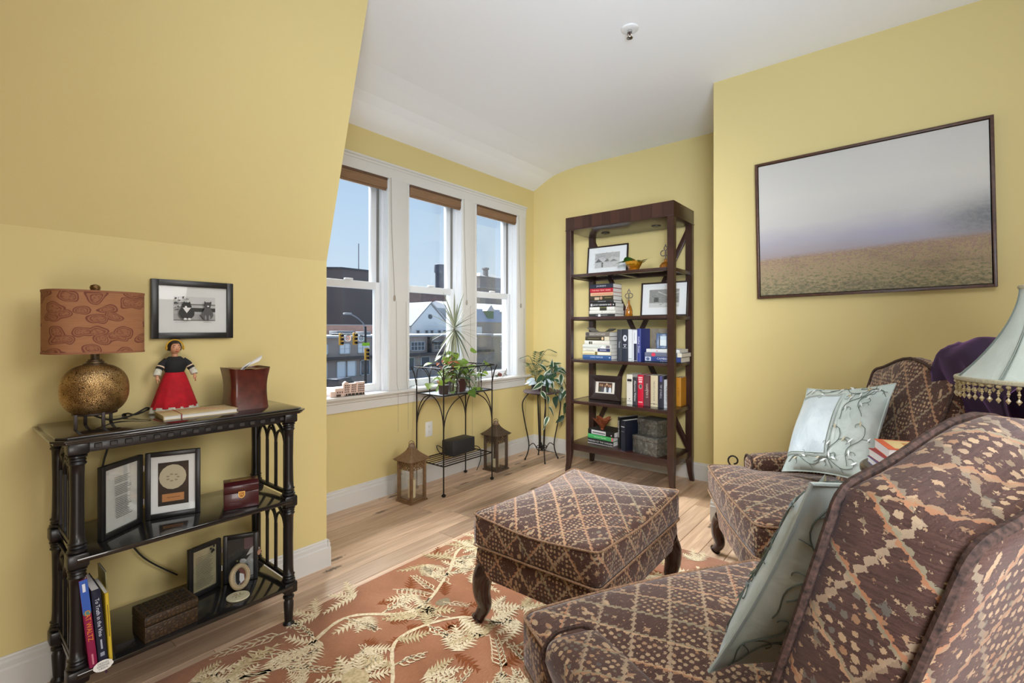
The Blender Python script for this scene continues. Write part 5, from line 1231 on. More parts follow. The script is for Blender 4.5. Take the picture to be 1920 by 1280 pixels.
# bottom shelf
s7 = 'books stacked at the left of the bottom shelf of the bookcase'
zt = hstack(SH[4], [
 (-1.945, .248, .040, .19, g_(26), -.10, 'black book with white title, bottom of the stack on the bottom bookcase shelf', 'FRIENDS OF THE GARDEN', g_(200), [(('r', -.124, -.020, .124, -.016), g_(200))]),
 (-1.945, .248, .034, .19, srgb(70, 170, 96), -.10, 'green book with pink end in the stack on the bottom bookcase shelf', 'Another Garden', srgb(196, 236, 200), [(('r', .108, -.014, .124, .014), srgb(220, 96, 130))]),
 (-1.940, .262, .042, .20, g_(26), -.14, 'black and white book on the top of the stack on the bottom bookcase shelf', None, None, [(('r', -.095, -.017, .05, .017), srgb(206, 208, 212)), (('r', -.085, -.008, .045, .002), g_(100)), (('e', .105, -.006, .006, .005), g_(220))])], 3.545, s7)
lbw = thing('leaf_dish', 'small copper leaf shaped dish on the bottom shelf stack of books', 'dish', (-1.955, 3.60, zt+.001))
COP = mat('copper_leaf', srgb(170, 96, 62), .35, .6, nscale=30, namt=.3)
bm = NB()
def dish(u, v):
    a = 2*PI*u; r = (.012+.062*v)*(1+.22*v*math.cos(5*a)); return Vector((r*math.cos(a), r*math.sin(a), .002+.085*v**.9*(1+.12*math.cos(5*a))))
surf(bm, dish, 60, 8, cu=True); surf(bm, lambda u, v: dish(u, v)*.985+Vector((0, 0, .002)), 60, 8, cu=True, flip=True); lathe(bm, [(.001, 0), (.014, 0), (.013, .004), (.001, .004)], 16); obj('dish', bm, COP, lbw, ang=80)
for nm_, x, y, w_, h, d, yaw, col, lab, ti, ts in (('a', -1.785, 3.54, .026, .248, .19, -.40, g_(18), 'tall thin black book standing on the bottom bookcase shelf', 'EDWARD GORMAN', .015), ('b', -1.733, 3.49, .046, .236, .17, -.36, srgb(18, 22, 38), 'navy book standing in front of the tall black one on the bottom bookcase shelf', None, None)):
    book(lab, Matrix.Translation((x, y, SH[4])) @ Matrix.Rotation(yaw, 4, 'Z'), w_, h, d, col, 'dark books standing on the bottom shelf', ti, g_(230), ts, None if ti else [(('r', -.018, .066, .018, .072), g_(190)), (('r', -.014, .03, .014, .034), g_(120))], tshift=.12)
def tin():
    m, t, p = principled('hammered_tin'); co = nd(t, 'TexCoord').outputs['Object']
    n = nd(t, 'TexNoise', {'Vector': co, 'Scale': 26.0, 'Detail': 6.0, 'Distortion': 1.6}); t.links.new(ramp(t, n.outputs[0], [(.3, srgb(64, 62, 56)), (.55, srgb(96, 94, 88)), (.75, srgb(134, 132, 126))]), p.inputs['Base Color'])
    p.inputs['Metallic'].default_value = .35; p.inputs['Roughness'].default_value = .5
    b = nd(t, 'Bump', {'Strength': .5, 'Distance': .004, 'Height': n.outputs[0]}); t.links.new(b.outputs[0], p.inputs['Normal']); return m
TIN = tin()
def tinbox(lab, c, w_, d, h, yaw, z):
    t = thing('storage_box', lab, 'box', (c[0], c[1], z), yaw, 'grey tin boxes stacked on the bottom bookcase shelf')
    bm = NB(); box(bm, (-w_/2, -d/2, 0), (w_/2, d/2, h-.034), .003); obj('body', bm, TIN, t)
    bm = NB(); box(bm, (-w_/2-.003, -d/2-.003, h-.034), (w_/2+.003, d/2+.003, h), .004); obj('lid', bm, TIN, t)
tinbox('larger grey tin box, lower of the two on the bottom bookcase shelf', (-1.505, 3.565), .225, .19, .135, math.radians(-14), SH[4])
tinbox('smaller grey tin box, on top of the larger one', (-1.505, 3.60), .185, .165, .125, math.radians(-16), SH[4]+.1355)

# ---------------- landscape painting ----------------
pt = thing_m('painting', 'large brown framed painting of a misty meadow on the right yellow wall', 'picture', basis((-.173, YR-.036, 1.775), (math.cos(.017), 0, math.sin(.017)), (-math.sin(.017), 0, math.cos(.017))))
m, t, p = principled('misty_meadow'); gen = nd(t, 'SeparateXYZ', {0: nd(t, 'TexCoord').outputs['Generated']}); gx, gy = gen.outputs[0], gen.outputs[1]
ob = nd(t, 'TexCoord').outputs['Object']
nz = nd(t, 'TexNoise', {'Vector': nd(t, 'Mapping', {'Vector': ob, 'Scale': (4, 10, 1)}).outputs[0], 'Scale': 1.0, 'Detail': 4.0}).outputs[0]
gr = nd(t, 'TexNoise', {'Vector': nd(t, 'Mapping', {'Vector': ob, 'Scale': (46, 80, 1)}).outputs[0], 'Scale': 1.0, 'Detail': 6.0, 'Roughness': .75}).outputs[0]
h = mth(t, 'ADD', gy, mth(t, 'MULTIPLY', mth(t, 'SUBTRACT', nz, .5), .10))
sky = ramp(t, h, [(.30, srgb(160, 152, 156)), (.40, srgb(172, 168, 178)), (.52, srgb(196, 194, 192)), (.70, srgb(204, 202, 196)), (1.0, srgb(196, 194, 190))])
# bluish tree smudge at right
dx = mth(t, 'DIVIDE', mth(t, 'SUBTRACT', gx, 1.0), .26); dy = mth(t, 'DIVIDE', mth(t, 'SUBTRACT', h, .42), .16)
tr_ = mth(t, 'SQRT', mth(t, 'ADD', mth(t, 'MULTIPLY', dx, dx), mth(t, 'MULTIPLY', dy, dy)))
tf = nd(t, 'MapRange', {0: tr_, 1: .1, 2: 1.25, 3: .9, 4: 0.0}, interpolation_type='SMOOTHSTEP').outputs[0]
sky = mixc(t, tf, sky, ramp(t, gr, [(.35, srgb(108, 112, 118)), (.65, srgb(136, 138, 138))]))
hz = nd(t, 'MapRange', {0: mth(t, 'ABSOLUTE', mth(t, 'SUBTRACT', gx, .62)), 1: 0.0, 2: .35, 3: .5, 4: 0.0}, interpolation_type='SMOOTHSTEP').outputs[0]
hz = mth(t, 'MULTIPLY', hz, nd(t, 'MapRange', {0: mth(t, 'ABSOLUTE', mth(t, 'SUBTRACT', h, .37)), 1: 0.0, 2: .16, 3: 1.0, 4: 0.0}).outputs[0])
sky = mixc(t, hz, sky, srgb(160, 160, 182))
gr = mth(t, 'ADD', .5, mth(t, 'MULTIPLY', mth(t, 'SUBTRACT', gr, .5), 1.7))
gc = ramp(t, mth(t, 'ADD', mth(t, 'MULTIPLY', gr, .62), mth(t, 'MULTIPLY', gy, .75)), [(.20, srgb(96, 94, 70)), (.36, srgb(138, 130, 100)), (.46, srgb(170, 148, 116)), (.54, srgb(142, 118, 104)), (.66, srgb(172, 146, 132))])
gc = mixc(t, nd(t, 'MapRange', {0: nz, 1: .5, 2: .7, 3: 0.0, 4: .4}).outputs[0], gc, srgb(104, 88, 84))
gl_ = mth(t, 'ADD', .285, mth(t, 'MULTIPLY', gx, .035))
fg = nd(t, 'MapRange', {0: mth(t, 'SUBTRACT', mth(t, 'ADD', gl_, mth(t, 'MULTIPLY', mth(t, 'SUBTRACT', gr, .5), .03)), gy), 1: -.015, 2: .03}, interpolation_type='SMOOTHSTEP').outputs[0]
t.links.new(mixc(t, fg, sky, gc), p.inputs['Base Color']); p.inputs['Roughness'].default_value = .8
W_, H_ = .995, .785
bm = NB(); fw_, fd_ = .013, .036
box(bm, (-W_/2, -H_/2, -fd_), (-W_/2+fw_, H_/2, 0), .001); box(bm, (W_/2-fw_, -H_/2, -fd_), (W_/2, H_/2, 0), .001); box(bm, (-W_/2+fw_, -H_/2, -fd_), (W_/2-fw_, -H_/2+fw_, 0), .001); box(bm, (-W_/2+fw_, H_/2-fw_, -fd_), (W_/2-fw_, H_/2, 0), .001)
obj('frame', bm, wood('walnut_frame', (.035, .012, .006), (.10, .040, .020), (30, 30, 3), .4, .2), pt)
bm = NB(); box(bm, (-W_/2+fw_+.004, -H_/2+fw_+.004, -.03), (W_/2-fw_-.004, H_/2-fw_-.004, -.008)); obj('canvas', bm, m, pt, smooth=False)
bm = NB(); box(bm, (-W_/2+fw_*.5, -H_/2+fw_*.5, -fd_), (W_/2-fw_*.5, H_/2-fw_*.5, -.031)); obj('backing', bm, mat('black_backing', (.008, .008, .008), .8), pt, smooth=False)

# ---------------- ceiling sprinkler ----------------
sp_ = thing('fire_sprinkler', 'white fire sprinkler head on the white ceiling', 'sprinkler', (-1.085, 2.285, ZC))
WP = mat('white_enamel', srgb(228, 228, 228), .35); CHR = mat('chrome', (.6, .6, .62), .15, 1)
bm = NB(); lathe(bm, [(.018, -.010), (.030, -.012), (.043, -.006), (.045, 0), (.001, 0)], 32); obj('escutcheon', bm, WP, sp_)
bm = NB(); lathe(bm, [(.001, -.02), (.011, -.02), (.013, -.012), (.013, .0), (.001, 0)], 16)
for s in (-1, 1): tube(bm, [(s*.011, 0, -.014), (s*.013, 0, -.026), (s*.008, 0, -.040), (0, 0, -.047)], .0022, 6)
obj('frame_arms', bm, CHR, sp_)
bm = NB(); lathe(bm, [(.001, -.044), (.0026, -.044), (.0026, -.016), (.001, -.016)], 8); obj('glass_bulb', bm, mat('dark_bulb', (.05, .01, .01), .2), sp_)
bm = NB(); lathe(bm, [(.001, -.050), (.015, -.049), (.016, -.047), (.001, -.046)], 20); obj('deflector', bm, CHR, sp_)

# ---------------- side table, books, fringed lamp ----------------
st = thing('side_table', 'oval dark side table between the two armchairs under the fringed lamp', 'table', (.225, 1.98, RT+.0045))
bm = NB(); lathe(bm, [(.001, .715), (.33, .715), (.34, .722), (.34, .736), (.333, .742), (.001, .742)], 48, sy=.70); obj('top', bm, ESPRESSO, st)
bm = NB(); lathe(bm, [(.001, .10), (.03, .10), (.045, .16), (.028, .24), (.024, .55), (.04, .64), (.06, .715), (.001, .715)], 24); obj('pedestal', bm, ESPRESSO, st)
for k in range(3):
    a = k*2*PI/3+.5; bm = NB(); tube(bm, spline([(.02*math.cos(a), .02*math.sin(a), .15), (.12*math.cos(a), .12*math.sin(a), .10), (.2*math.cos(a), .2*math.sin(a), .02), (.24*math.cos(a), .24*math.sin(a), .016)], 6), .016, 10); obj('leg', bm, ESPRESSO, st)
s8 = 'books stacked on the side table between the armchairs'
ztab = RT+.0045+.742
for k, (th, col, lab, dxy, yaw) in enumerate(((.020, srgb(96, 100, 150), 'lavender paperback, bottom of the stack on the side table', (-.005, .0), .0), (.026, srgb(150, 30, 40), 'dark red hardback, middle of the stack on the side table', (.0, .0), .04), (.030, srgb(214, 96, 58), 'orange and cream book, top of the stack on the side table', (.012, .004), -.03))):
    x = Vector((math.cos(yaw+.30), math.sin(yaw+.30), 0)); y = Vector((-x.y, x.x, 0)); L, d = .215, .15
    o = Vector((.035+dxy[0], 1.95+dxy[1], ztab+[0, .0206, .0472][k]))
    b = thing_m('book', lab, 'book', basis(o, x, y, (0, 0, 1)), s8)
    cm = mat('side_cover_%d' % k, col, .45)
    bm = NB(); box(bm, (-L/2, -d/2, 0), (L/2, d/2, .002), .0005, seg=1); box(bm, (-L/2, -d/2, th-.002), (L/2, d/2, th), .0005, seg=1); box(bm, (L/2-.002, -d/2, 0), (L/2, d/2, th), .0005, seg=1); obj('cover', bm, cm, b)
    bm = NB(); box(bm, (-L/2+.002, -d/2+.002, .002), (L/2-.002, d/2-.002, th-.002)); obj('pages', bm, mat('white_pages', srgb(232, 230, 232), .9, nscale=200, namt=.04, stretch=(.02, .02, 20)), b, smooth=False)
    if k == 2:
        picture('cover_print', [(('r', -L/2+.02, -d/2+.012, L/2-.02, d/2-.012), srgb(222, 196, 140)), (('r', -.05, -.03, .06, .03), srgb(200, 140, 80))], b, Matrix.Translation((0, 0, th+.0003)))
fl = thing('table_lamp', 'table lamp with sage bell shade and crystal bead fringe at the right edge', 'lamp', (.305, 1.977, ztab), math.radians(9))
SHM = satin('sage_silk_shade', srgb(176, 186, 176), srgb(196, 204, 194)); zr = 1.054-ztab
bm = NB(); lathe(bm, [(.001, 0), (.075, 0), (.08, .012), (.05, .022), (.022, .04), (.030, .09), (.042, .13), (.026, .18), (.014, .22), (.010, zr+.02), (.001, zr+.02)], 28); obj('base', bm, AGED, fl)
bm = NB(); lathe(bm, [(.003, zr+.02), (.003, zr+.262), (.001, zr+.262)], 8)
for k in range(4): tube(bm, [(0, 0, zr+.25), (.048*math.cos(k*PI/2), .048*math.sin(k*PI/2), zr+.252)], .0016, 5)
obj('harp', bm, AGED, fl)
NP = 8
def bell(u, v):
    a = 2*PI*u; r = .050+.135*(1-v)**1.75; k = (u*NP) % 1; r *= 1-.012*math.sin(PI*k)
    return Vector((r*math.cos(a), r*math.sin(a), zr+.262*v))
bm = NB(); surf(bm, bell, 96, 14, cu=True); surf(bm, lambda u, v: bell(u, v)*1.0-Vector((bell(u, v).x*.012, bell(u, v).y*.012, 0)), 96, 14, cu=True, flip=True); shd = obj('lamp_shade', bm, SHM, fl, ang=60, recalc=False)
for k in range(NP):
    bm = NB(); tube(bm, [bell(k/NP+.0005, v/14)*1.004+Vector((0, 0, .0)) for v in range(15)], .0022, 6); tube(bm, [bell(k/NP+.006, v/14)*1.003 for v in range(15)], .0014, 5); obj('rib_piping', bm, mat('sage_piping', srgb(120, 130, 122), .6), shd)
for v, r in ((0, .005), (1, .0045)):
    bm = NB(); tube(bm, [bell(k/64, v)*1.004 for k in range(64)], r, 8, closed=True, ez=1.3); obj('gimp_trim', bm, mat('champagne_gimp', srgb(182, 176, 150), .6, nscale=200, namt=.2), shd)
BEAD = mat('crystal_beads', srgb(214, 196, 150), .12, trans=.4, coat=.6)
bmz = NB(); ball(bmz, (0, 0, 0), .0058, 8, (1, 1, .8)); ball(bmz, (0, 0, -.0115), .0030, 6); ball(bmz, (0, 0, -.0175), .0042, 8); ball(bmz, (0, 0, -.024), .0026, 6); lathe(bmz, [(.0004, -.027), (.0062, -.036), (.0004, -.045)], 6)
bead0 = obj('bead_drop', bmz, BEAD, fl, ang=20)
nb_ = 56
for k in range(nb_):
    o = bead0 if k == 0 else bead0.copy()
    if k: C.objects.link(o)
    q = bell(k/nb_, 0); o.location = (q.x*.995, q.y*.995, q.z-.010); o.rotation_euler = (0, 0, k*.7)

# purple velvet throw over the far chair
m, t, p = principled('purple_velvet'); p.inputs['Base Color'].default_value = (.022, .006, .032, 1); p.inputs['Roughness'].default_value = .8; p.inputs['Sheen Weight'].default_value = .9; p.inputs['Sheen Tint'].default_value = (.45, .22, .6, 1); p.inputs['Sheen Roughness'].default_value = .35
tw = thing('throw_blanket', 'dark purple velvet throw draped over the top corner of the far armchair', 'blanket', (-.63, 2.357, RT+.0045), math.radians(-61.2))
R_ = random.Random(6)
def drape(u, v):
    # u across the back (local x), v from front over the top to the rear
    x = .205+.36*u
    path = [(.795, .80), (.775, .90), (.735, 1.0), (.725, 1.06), (.775, 1.115), (.86, 1.11), (.92, 1.04), (.96, .90), (.975, .72), (.98, .55)]
    s = v*(len(path)-1); i = min(int(s), len(path)-2); f = s-i; y = path[i][0]*(1-f)+path[i+1][0]*f; z = path[i][1]*(1-f)+path[i+1][1]*f
    lump = .03*math.sin(u*5+1)*math.sin(v*6)+.018*math.sin(u*13+v*5)
    dr = .10*max(0, u-.62)/.38
    z = z-dr*1.2-.10*max(0, .14-u)/.14+.01
    zz = max(z, .3); nrm = (-1 if v < .4 else 1 if v > .6 else 0)
    return Vector((x-(.04*math.sin(v*5)), y+nrm*.012+lump*(.5 if v > .35 else .2)+.01, zz+lump*(1 if .3 < v < .65 else .3)))
bm = NB(); surf(bm, drape, 34, 44)
ob_ = obj('cloth', bm, m, tw, ang=80)
sm = ob_.modifiers.new('thick', 'SOLIDIFY'); sm.thickness = .012; sm.offset = 1

# ---------------- wire plant stand below the middle window ----------------
ws = thing('plant_stand', 'rectangular dark wire plant stand with arches and slatted lower shelf under the windows', 'plant stand', (0, 0, 0))
QX, QY = (-2.84, -2.545), (2.355, 2.875)
ZT_, ZL_ = .715, .215
for x in QX:
    for y in QY:
        sx_ = 1 if x == QX[1] else -1; sy_ = 1 if y == QY[1] else -1
        bm = NB(); tube(bm, [(x, y, .012), (x, y, ZT_+.06), (x+.012*sx_, y+.012*sy_, .86), (x+.028*sx_, y+.028*sy_, .915)], .0052, 8); l_ = obj('leg', bm, IRON, ws)
        bm = NB(); lathe(bm, [(.001, 0), (.010, 0), (.016, .008), (.016, .014), (.008, .020), (.001, .020)], 14, (x, y, 0)); obj('foot', bm, IRON, l_)
def arch(p0, p1, z0, z1, r=.004):
    P0, P1 = Vector(p0), Vector(p1); pts = []
    for k in range(21):
        u = k/20; a = PI*u; pts.append(P0.lerp(P1, .5-.5*math.cos(a))+Vector((0, 0, z0+(z1-z0)*math.sin(a)**.75)))
    bm = NB(); tube(bm, pts, r, 7); obj('arch', bm, IRON, ws)
a_, b_, c_, d_ = (QX[0], QY[0], 0), (QX[1], QY[0], 0), (QX[1], QY[1], 0), (QX[0], QY[1], 0)
for p0, p1 in ((a_, b_), (b_, c_), (c_, d_), (d_, a_)): arch(p0, p1, .42, ZT_-.004)
bm = NB(); box(bm, (QX[0], QY[0], ZT_-.006), (QX[1], QY[1], ZT_), .002); obj('tray', bm, mat('galvanised_tray', srgb(150, 152, 158), .35, .5), ws)
for z in (ZT_+.002, ZL_):
    bm = NB(); tube(bm, [(QX[0], QY[0], z), (QX[1], QY[0], z), (QX[1], QY[1], z), (QX[0], QY[1], z)], .0048, 7, closed=True); obj('rail', bm, IRON, ws)
for k in range(1, 7):
    x = QX[0]+(QX[1]-QX[0])*k/7; bm = NB(); tube(bm, [(x, QY[0], ZL_), (x, QY[1], ZL_)], .0032, 6); obj('slat', bm, IRON, ws)
def basket(p0, p1, out, n):
    P0, P1, o = Vector(p0), Vector(p1), Vector(out)
    bm = NB(); tube(bm, [P0+o*.028+Vector((0, 0, .915)), P1+o*.028+Vector((0, 0, .915))], .0042, 6)
    for k in range(n):
        q = P0.lerp(P1, k/n); q2 = P0.lerp(P1, (k+1)/n)
        pts = []
        for j in range(13):
            u = j/12; pts.append(q.lerp(q2, .5-.5*math.cos(PI*u))+o*(.028*math.sin(PI*u)**2)+Vector((0, 0, ZT_+.07+(.842-ZT_)*math.sin(PI*u)**.8)))
        tube(bm, pts, .0030, 6)
        if k:
            tube(bm, [q+Vector((0, 0, ZT_)), q+o*.006+Vector((0, 0, ZT_+.085))], .0030, 6)
    o_ = obj('basket_side', bm, IRON, ws)
basket(b_, c_, (1, 0, 0), 4); basket(a_, d_, (-1, 0, 0), 4); basket(a_, b_, (0, -1, 0), 2); basket(d_, c_, (0, 1, 0), 2)
sb = thing('speaker_box', 'black box shaped speaker on the lower shelf of the wire plant stand', 'speaker', (-2.735, 2.69, ZL_+.005), math.radians(2))
bm = NB(); box(bm, (-.06, -.125, 0), (.062, .125, .115), .006, seg=3); bd = obj('cabinet', bm, mat('black_plastic', (.018, .019, .022), .55, bump=.1, bscale=400), sb)
bm = NB(); tube(bm, spline([(-.055, -.12, .02), (-.03, -.155, .012), (-.04, -.185, .05), (-.07, -.17, .075), (-.09, -.12, .06), (-.10, -.05, .01)], 6), .0035, 7); obj('power_cord', bm, mat('black_cord', (.012, .011, .011), .5), sb)
bm = NB(); tube(bm, spline([(-.04, .12, .03), (-.02, .17, .012), (.0, .22, .008), (.01, .255, -.03), (.0, .262, -.12), (-.02, .24, -.20)], 6), .0035, 7); obj('audio_cord', bm, mat('black_cord', (.012, .011, .011), .5), sb)

# ---------------- plants ----------------
def leaf_mesh(name, m, L=1.0, W=.5, fold=.18, droop=.25, edge=None, tipk=1.0):
    bm = NB(); rows = []
    for i in range(7):
        u = i/6; w_ = W/2*math.sin(PI*min(1, u**.75*.97+.03))**.8*(1-.25*u*tipk); z = -droop*u*u
        rows.append([bm.verts.new((u*L, s*w_, z+abs(s)*w_*fold)) for s in (-1, -.6, 0, .6, 1)])
    for a, b in zip(rows, rows[1:]):
        for k in range(4):
            f = bm.faces.new([a[k], b[k], b[k+1], a[k+1]]); f.material_index = 1 if (edge and k in (0, 3)) else 0
    me = bpy.data.meshes.new(name); bm.to_mesh(me); bm.free(); me.materials.append(m)
    if edge: me.materials.append(edge)
    me.shade_smooth(); return me
def leafm(name, a, b, trans=.25):
    m, t, p = principled(name); oi = nd(t, 'ObjectInfo')
    co = nd(t, 'TexCoord').outputs['Object']; n = nd(t, 'TexNoise', {'Vector': co, 'Scale': 3.0})
    f = mth(t, 'ADD', mth(t, 'MULTIPLY', oi.outputs['Random'], .6), mth(t, 'MULTIPLY', n.outputs[0], .4))
    c = ramp(t, f, [(.15, a), (.8, b)]); t.links.new(c, p.inputs['Base Color']); p.inputs['Roughness'].default_value = .38
    p.inputs['Subsurface Weight'].default_value = 0
    out = t.nodes['Material Output']; tl_ = nd(t, 'BsdfTranslucent', {'Color': c}); mx = nd(t, 'MixShader', {0: trans, 1: p.outputs[0], 2: tl_.outputs[0]}); t.links.new(mx.outputs[0], out.inputs[0])
    return m
PO1 = leaf_mesh('pothos_leaf', leafm('pothos_green', srgb(64, 96, 34), srgb(146, 172, 70), .4), 1, .85, .15, .25)
HO1 = leaf_mesh('hoya_leaf', leafm('hoya_green', srgb(30, 58, 38), srgb(60, 92, 60), .15), 1, .50, .22, .3, leafm('hoya_cream_edge', srgb(168, 176, 150), srgb(214, 220, 206), .2))
HO2 = leaf_mesh('hoya_leaf', leafm('hoya_green_dark', srgb(26, 52, 36), srgb(52, 84, 58), .15), 1, .50, .22, .3)
PIL = leaf_mesh('silver_leaf', leafm('silver_green', srgb(120, 142, 150), srgb(196, 208, 214), .2), 1, .55, .2, .25)
RUS = leaf_mesh('coleus_leaf', leafm('russet_leaf', srgb(120, 56, 30), srgb(170, 92, 50), .3), 1, .55, .2, .3)
def put_leaf(me, parent, pos, d, up=(0, 0, 1), s=.05, roll=0.0, name='leaf'):
    o = bpy.data.objects.new(name, me); C.objects.link(o); o.parent = parent
    x = Vector(d).normalized(); u = Vector(up); y = u.cross(x)
    if y.length < 1e-4: y = Vector((0, 1, 0)).cross(x)
    y.normalize(); z = x.cross(y)
    o.matrix_local = basis(pos, x, y, z) @ Matrix.Rotation(roll, 4, 'X') @ Matrix.Scale(s, 4)
    return o
SOIL = mat('potting_soil', (.03, .02, .014), .95, nscale=90, namt=.5); STEM = mat('plant_stem', srgb(96, 110, 60), .6); BSTEM = mat('brown_stem', srgb(104, 84, 62), .7)
POTB = mat('brown_ceramic', srgb(66, 36, 30), .28, coat=.4)
zt = ZT_+.0005
dp = thing('pothos_plant', 'trailing light green pothos in a brown glazed pot on the wire stand', 'plant', (-2.70, 2.63, zt))
bm = NB(); lathe(bm, [(.001, 0), (.070, 0), (.079, .02), (.096, .088), (.102, .094), (.100, .104), (.090, .104), (.088, .088), (.001, .086)], 36); obj('pot', bm, POTB, dp)
bm = NB(); lathe(bm, [(.001, .084), (.0885, .088), (.001, .0895)], 24); obj('soil', bm, SOIL, dp)
R_ = random.Random(12); bm = NB(); lv = []
for k in range(38):
    a = R_.uniform(0, 6.28); rch = R_.uniform(.04, .20); hh = R_.uniform(-.10, .19)
    if math.cos(a) < -.3: rch *= .5
    off = Vector((math.cos(a)*rch, math.sin(a)*rch-.03, 0))
    tip = Vector((0, 0, .095))+off+Vector((0, 0, hh)); mid = Vector((off.x*.4, off.y*.4, .12+max(0, hh)*.8+.03))
    tube(bm, spline([(off.x*.15, off.y*.15, .088), mid, tip], 5), .0022, 5)
    lv.append((tip, off)); lv.append((mid+Vector((R_.uniform(-.02, .02), R_.uniform(-.02, .02), .015)), off+Vector((R_.uniform(-.1, .1), R_.uniform(-.1, .1), 0))))
for y_, z_ in ((-.16, .02), (-.36, .10), (-.22, .12)):
    tube(bm, spline([(.02, -.03, .09), (.07, y_*.5, .17), (.11, y_, z_)], 6), .0022, 5); lv.append((Vector((.11, y_, z_)), Vector((.3, y_, -.05)))); lv.append((Vector((.08, y_*.6, .15)), Vector((.3, y_, .05))))
obj('stems', bm, STEM, dp)
for tip, off in lv: put_leaf(PO1, dp, tip, Vector((off.x, off.y, R_.uniform(-.10, .06))), (R_.uniform(.1, .8), R_.uniform(-.6, .1), 1), R_.uniform(.058, .092), R_.uniform(-.4, .4))
put_leaf(PO1, dp, (.06, .095, .31), (.2, 1, .05), (.7, -.2, .7), .075)
# dracaena
dr = thing('dracaena_plant', 'tall spiky dracaena with thin grey stem rising from the wire stand', 'plant', (-2.735, 2.60, zt))
bm = NB(); lathe(bm, [(.001, 0), (.045, 0), (.052, .07), (.054, .075), (.048, .075), (.046, .066), (.001, .064)], 24); obj('pot', bm, mat('dark_pot', (.03, .026, .024), .5), dr)
bm = NB(); tube(bm, spline([(0, 0, .06), (.004, .012, .2), (.0, .02, .36), (.02, .028, .505)], 8), .007, 8); obj('trunk', bm, mat('grey_bark', srgb(120, 112, 100), .85, nscale=60, namt=.3), dr)
DRM = leafm('dracaena_green', srgb(78, 90, 70), srgb(150, 150, 124), .25)
me = bpy.data.meshes.new('dracaena_leaf'); bm = NB(); rows = []
for i in range(9):
    u = i/8; w_ = .011*math.sin(PI*min(1, .12+u*.88))**.6*(1-.5*u); rows.append([bm.verts.new((u, s*w_*2.9, -.13*u*u+abs(s)*w_*.8)) for s in (-1, 0, 1)])
for a, b in zip(rows, rows[1:]):
    for k in range(2): bm.faces.new([a[k], b[k], b[k+1], a[k+1]])
bm.to_mesh(me); bm.free(); me.materials.append(DRM); me.shade_smooth()
R_ = random.Random(5)
for k in range(46):
    a = k*2.399; el = math.radians(74-150*(k/45)**1.0)+R_.uniform(-.12, .12)
    put_leaf(me, dr, (.02+.004*math.cos(a), .028+.004*math.sin(a), .505-.05*k/45), (math.cos(a)*math.cos(el), math.sin(a)*math.cos(el), math.sin(el)), (0, 0, 1), R_.uniform(.21, .30), 0)
# russet coleus on the left, jars with cuttings, small peperomia
cl = thing('coleus_plant', 'small plant with russet leaves at the left end of the wire stand', 'plant', (-2.66, 2.46, zt))
bm = NB(); lathe(bm, [(.001, 0), (.034, 0), (.042, .06), (.044, .066), (.038, .066), (.001, .058)], 20); obj('pot', bm, mat('small_brown_pot', srgb(58, 42, 36), .6), cl)
bm = NB()
R_ = random.Random(3); tips = []
for k in range(9):
    a = R_.uniform(0, 6.28); r_ = R_.uniform(.02, .08); q = (r_*math.cos(a), r_*math.sin(a)+.02, .06+R_.uniform(.05, .27)); tips.append((q, a)); tube(bm, spline([(0, 0, .058), (q[0]*.4, q[1]*.4, q[2]*.6), q], 4), .002, 5)
obj('stems', bm, BSTEM, cl)
for q, a in tips:
    for j in range(3): put_leaf(RUS if (j or R_.random() < .4) else HO2, cl, (q[0], q[1], q[2]-.03*j), (math.cos(a+j*2), math.sin(a+j*2), -.1), (.3, -.2, 1), R_.uniform(.035, .055))
for i, (x, y, h, lab) in enumerate(((-2.60, 2.52, .10, 'clear glass jar of cuttings on the wire stand, left of the brown pot'), (-2.63, 2.78, .12, 'clear glass jar with rooting vines at the right end of the wire stand'))):
    jr = thing('glass_jar', lab, 'jar', (x, y, zt))
    bm = NB(); lathe(bm, [(.001, 0), (.030, 0), (.034, .01), (.034, h*.7), (.024, h*.88), (.026, h), (.0235, h), (.022, h*.88), (.031, h*.68), (.031, .012), (.001, .008)], 24); obj('jar', bm, CLEAR, jr)
    bm = NB(); R_ = random.Random(20+i); tips = []
    for k in range(7):
        a = R_.uniform(0, 6.28); q = Vector((.07*math.cos(a), .075*math.sin(a), h+R_.uniform(-.03, .13))); tips.append((q, a)); tube(bm, spline([(.008*math.cos(a), .008*math.sin(a), .015), (.012*math.cos(a), .012*math.sin(a), h), q], 5), .0018, 5)
    obj('stems', bm, STEM, jr)
    for q, a in tips:
        put_leaf(R_.choice((PO1, HO2, HO1)), jr, q, (math.cos(a), math.sin(a), -.2), (.5, -.3, 1), R_.uniform(.045, .07)); put_leaf(R_.choice((HO2, HO1)), jr, q*.7+Vector((0, 0, h*.35)), (math.cos(a+1), math.sin(a+1), .1), (.5, -.3, 1), R_.uniform(.035, .055))

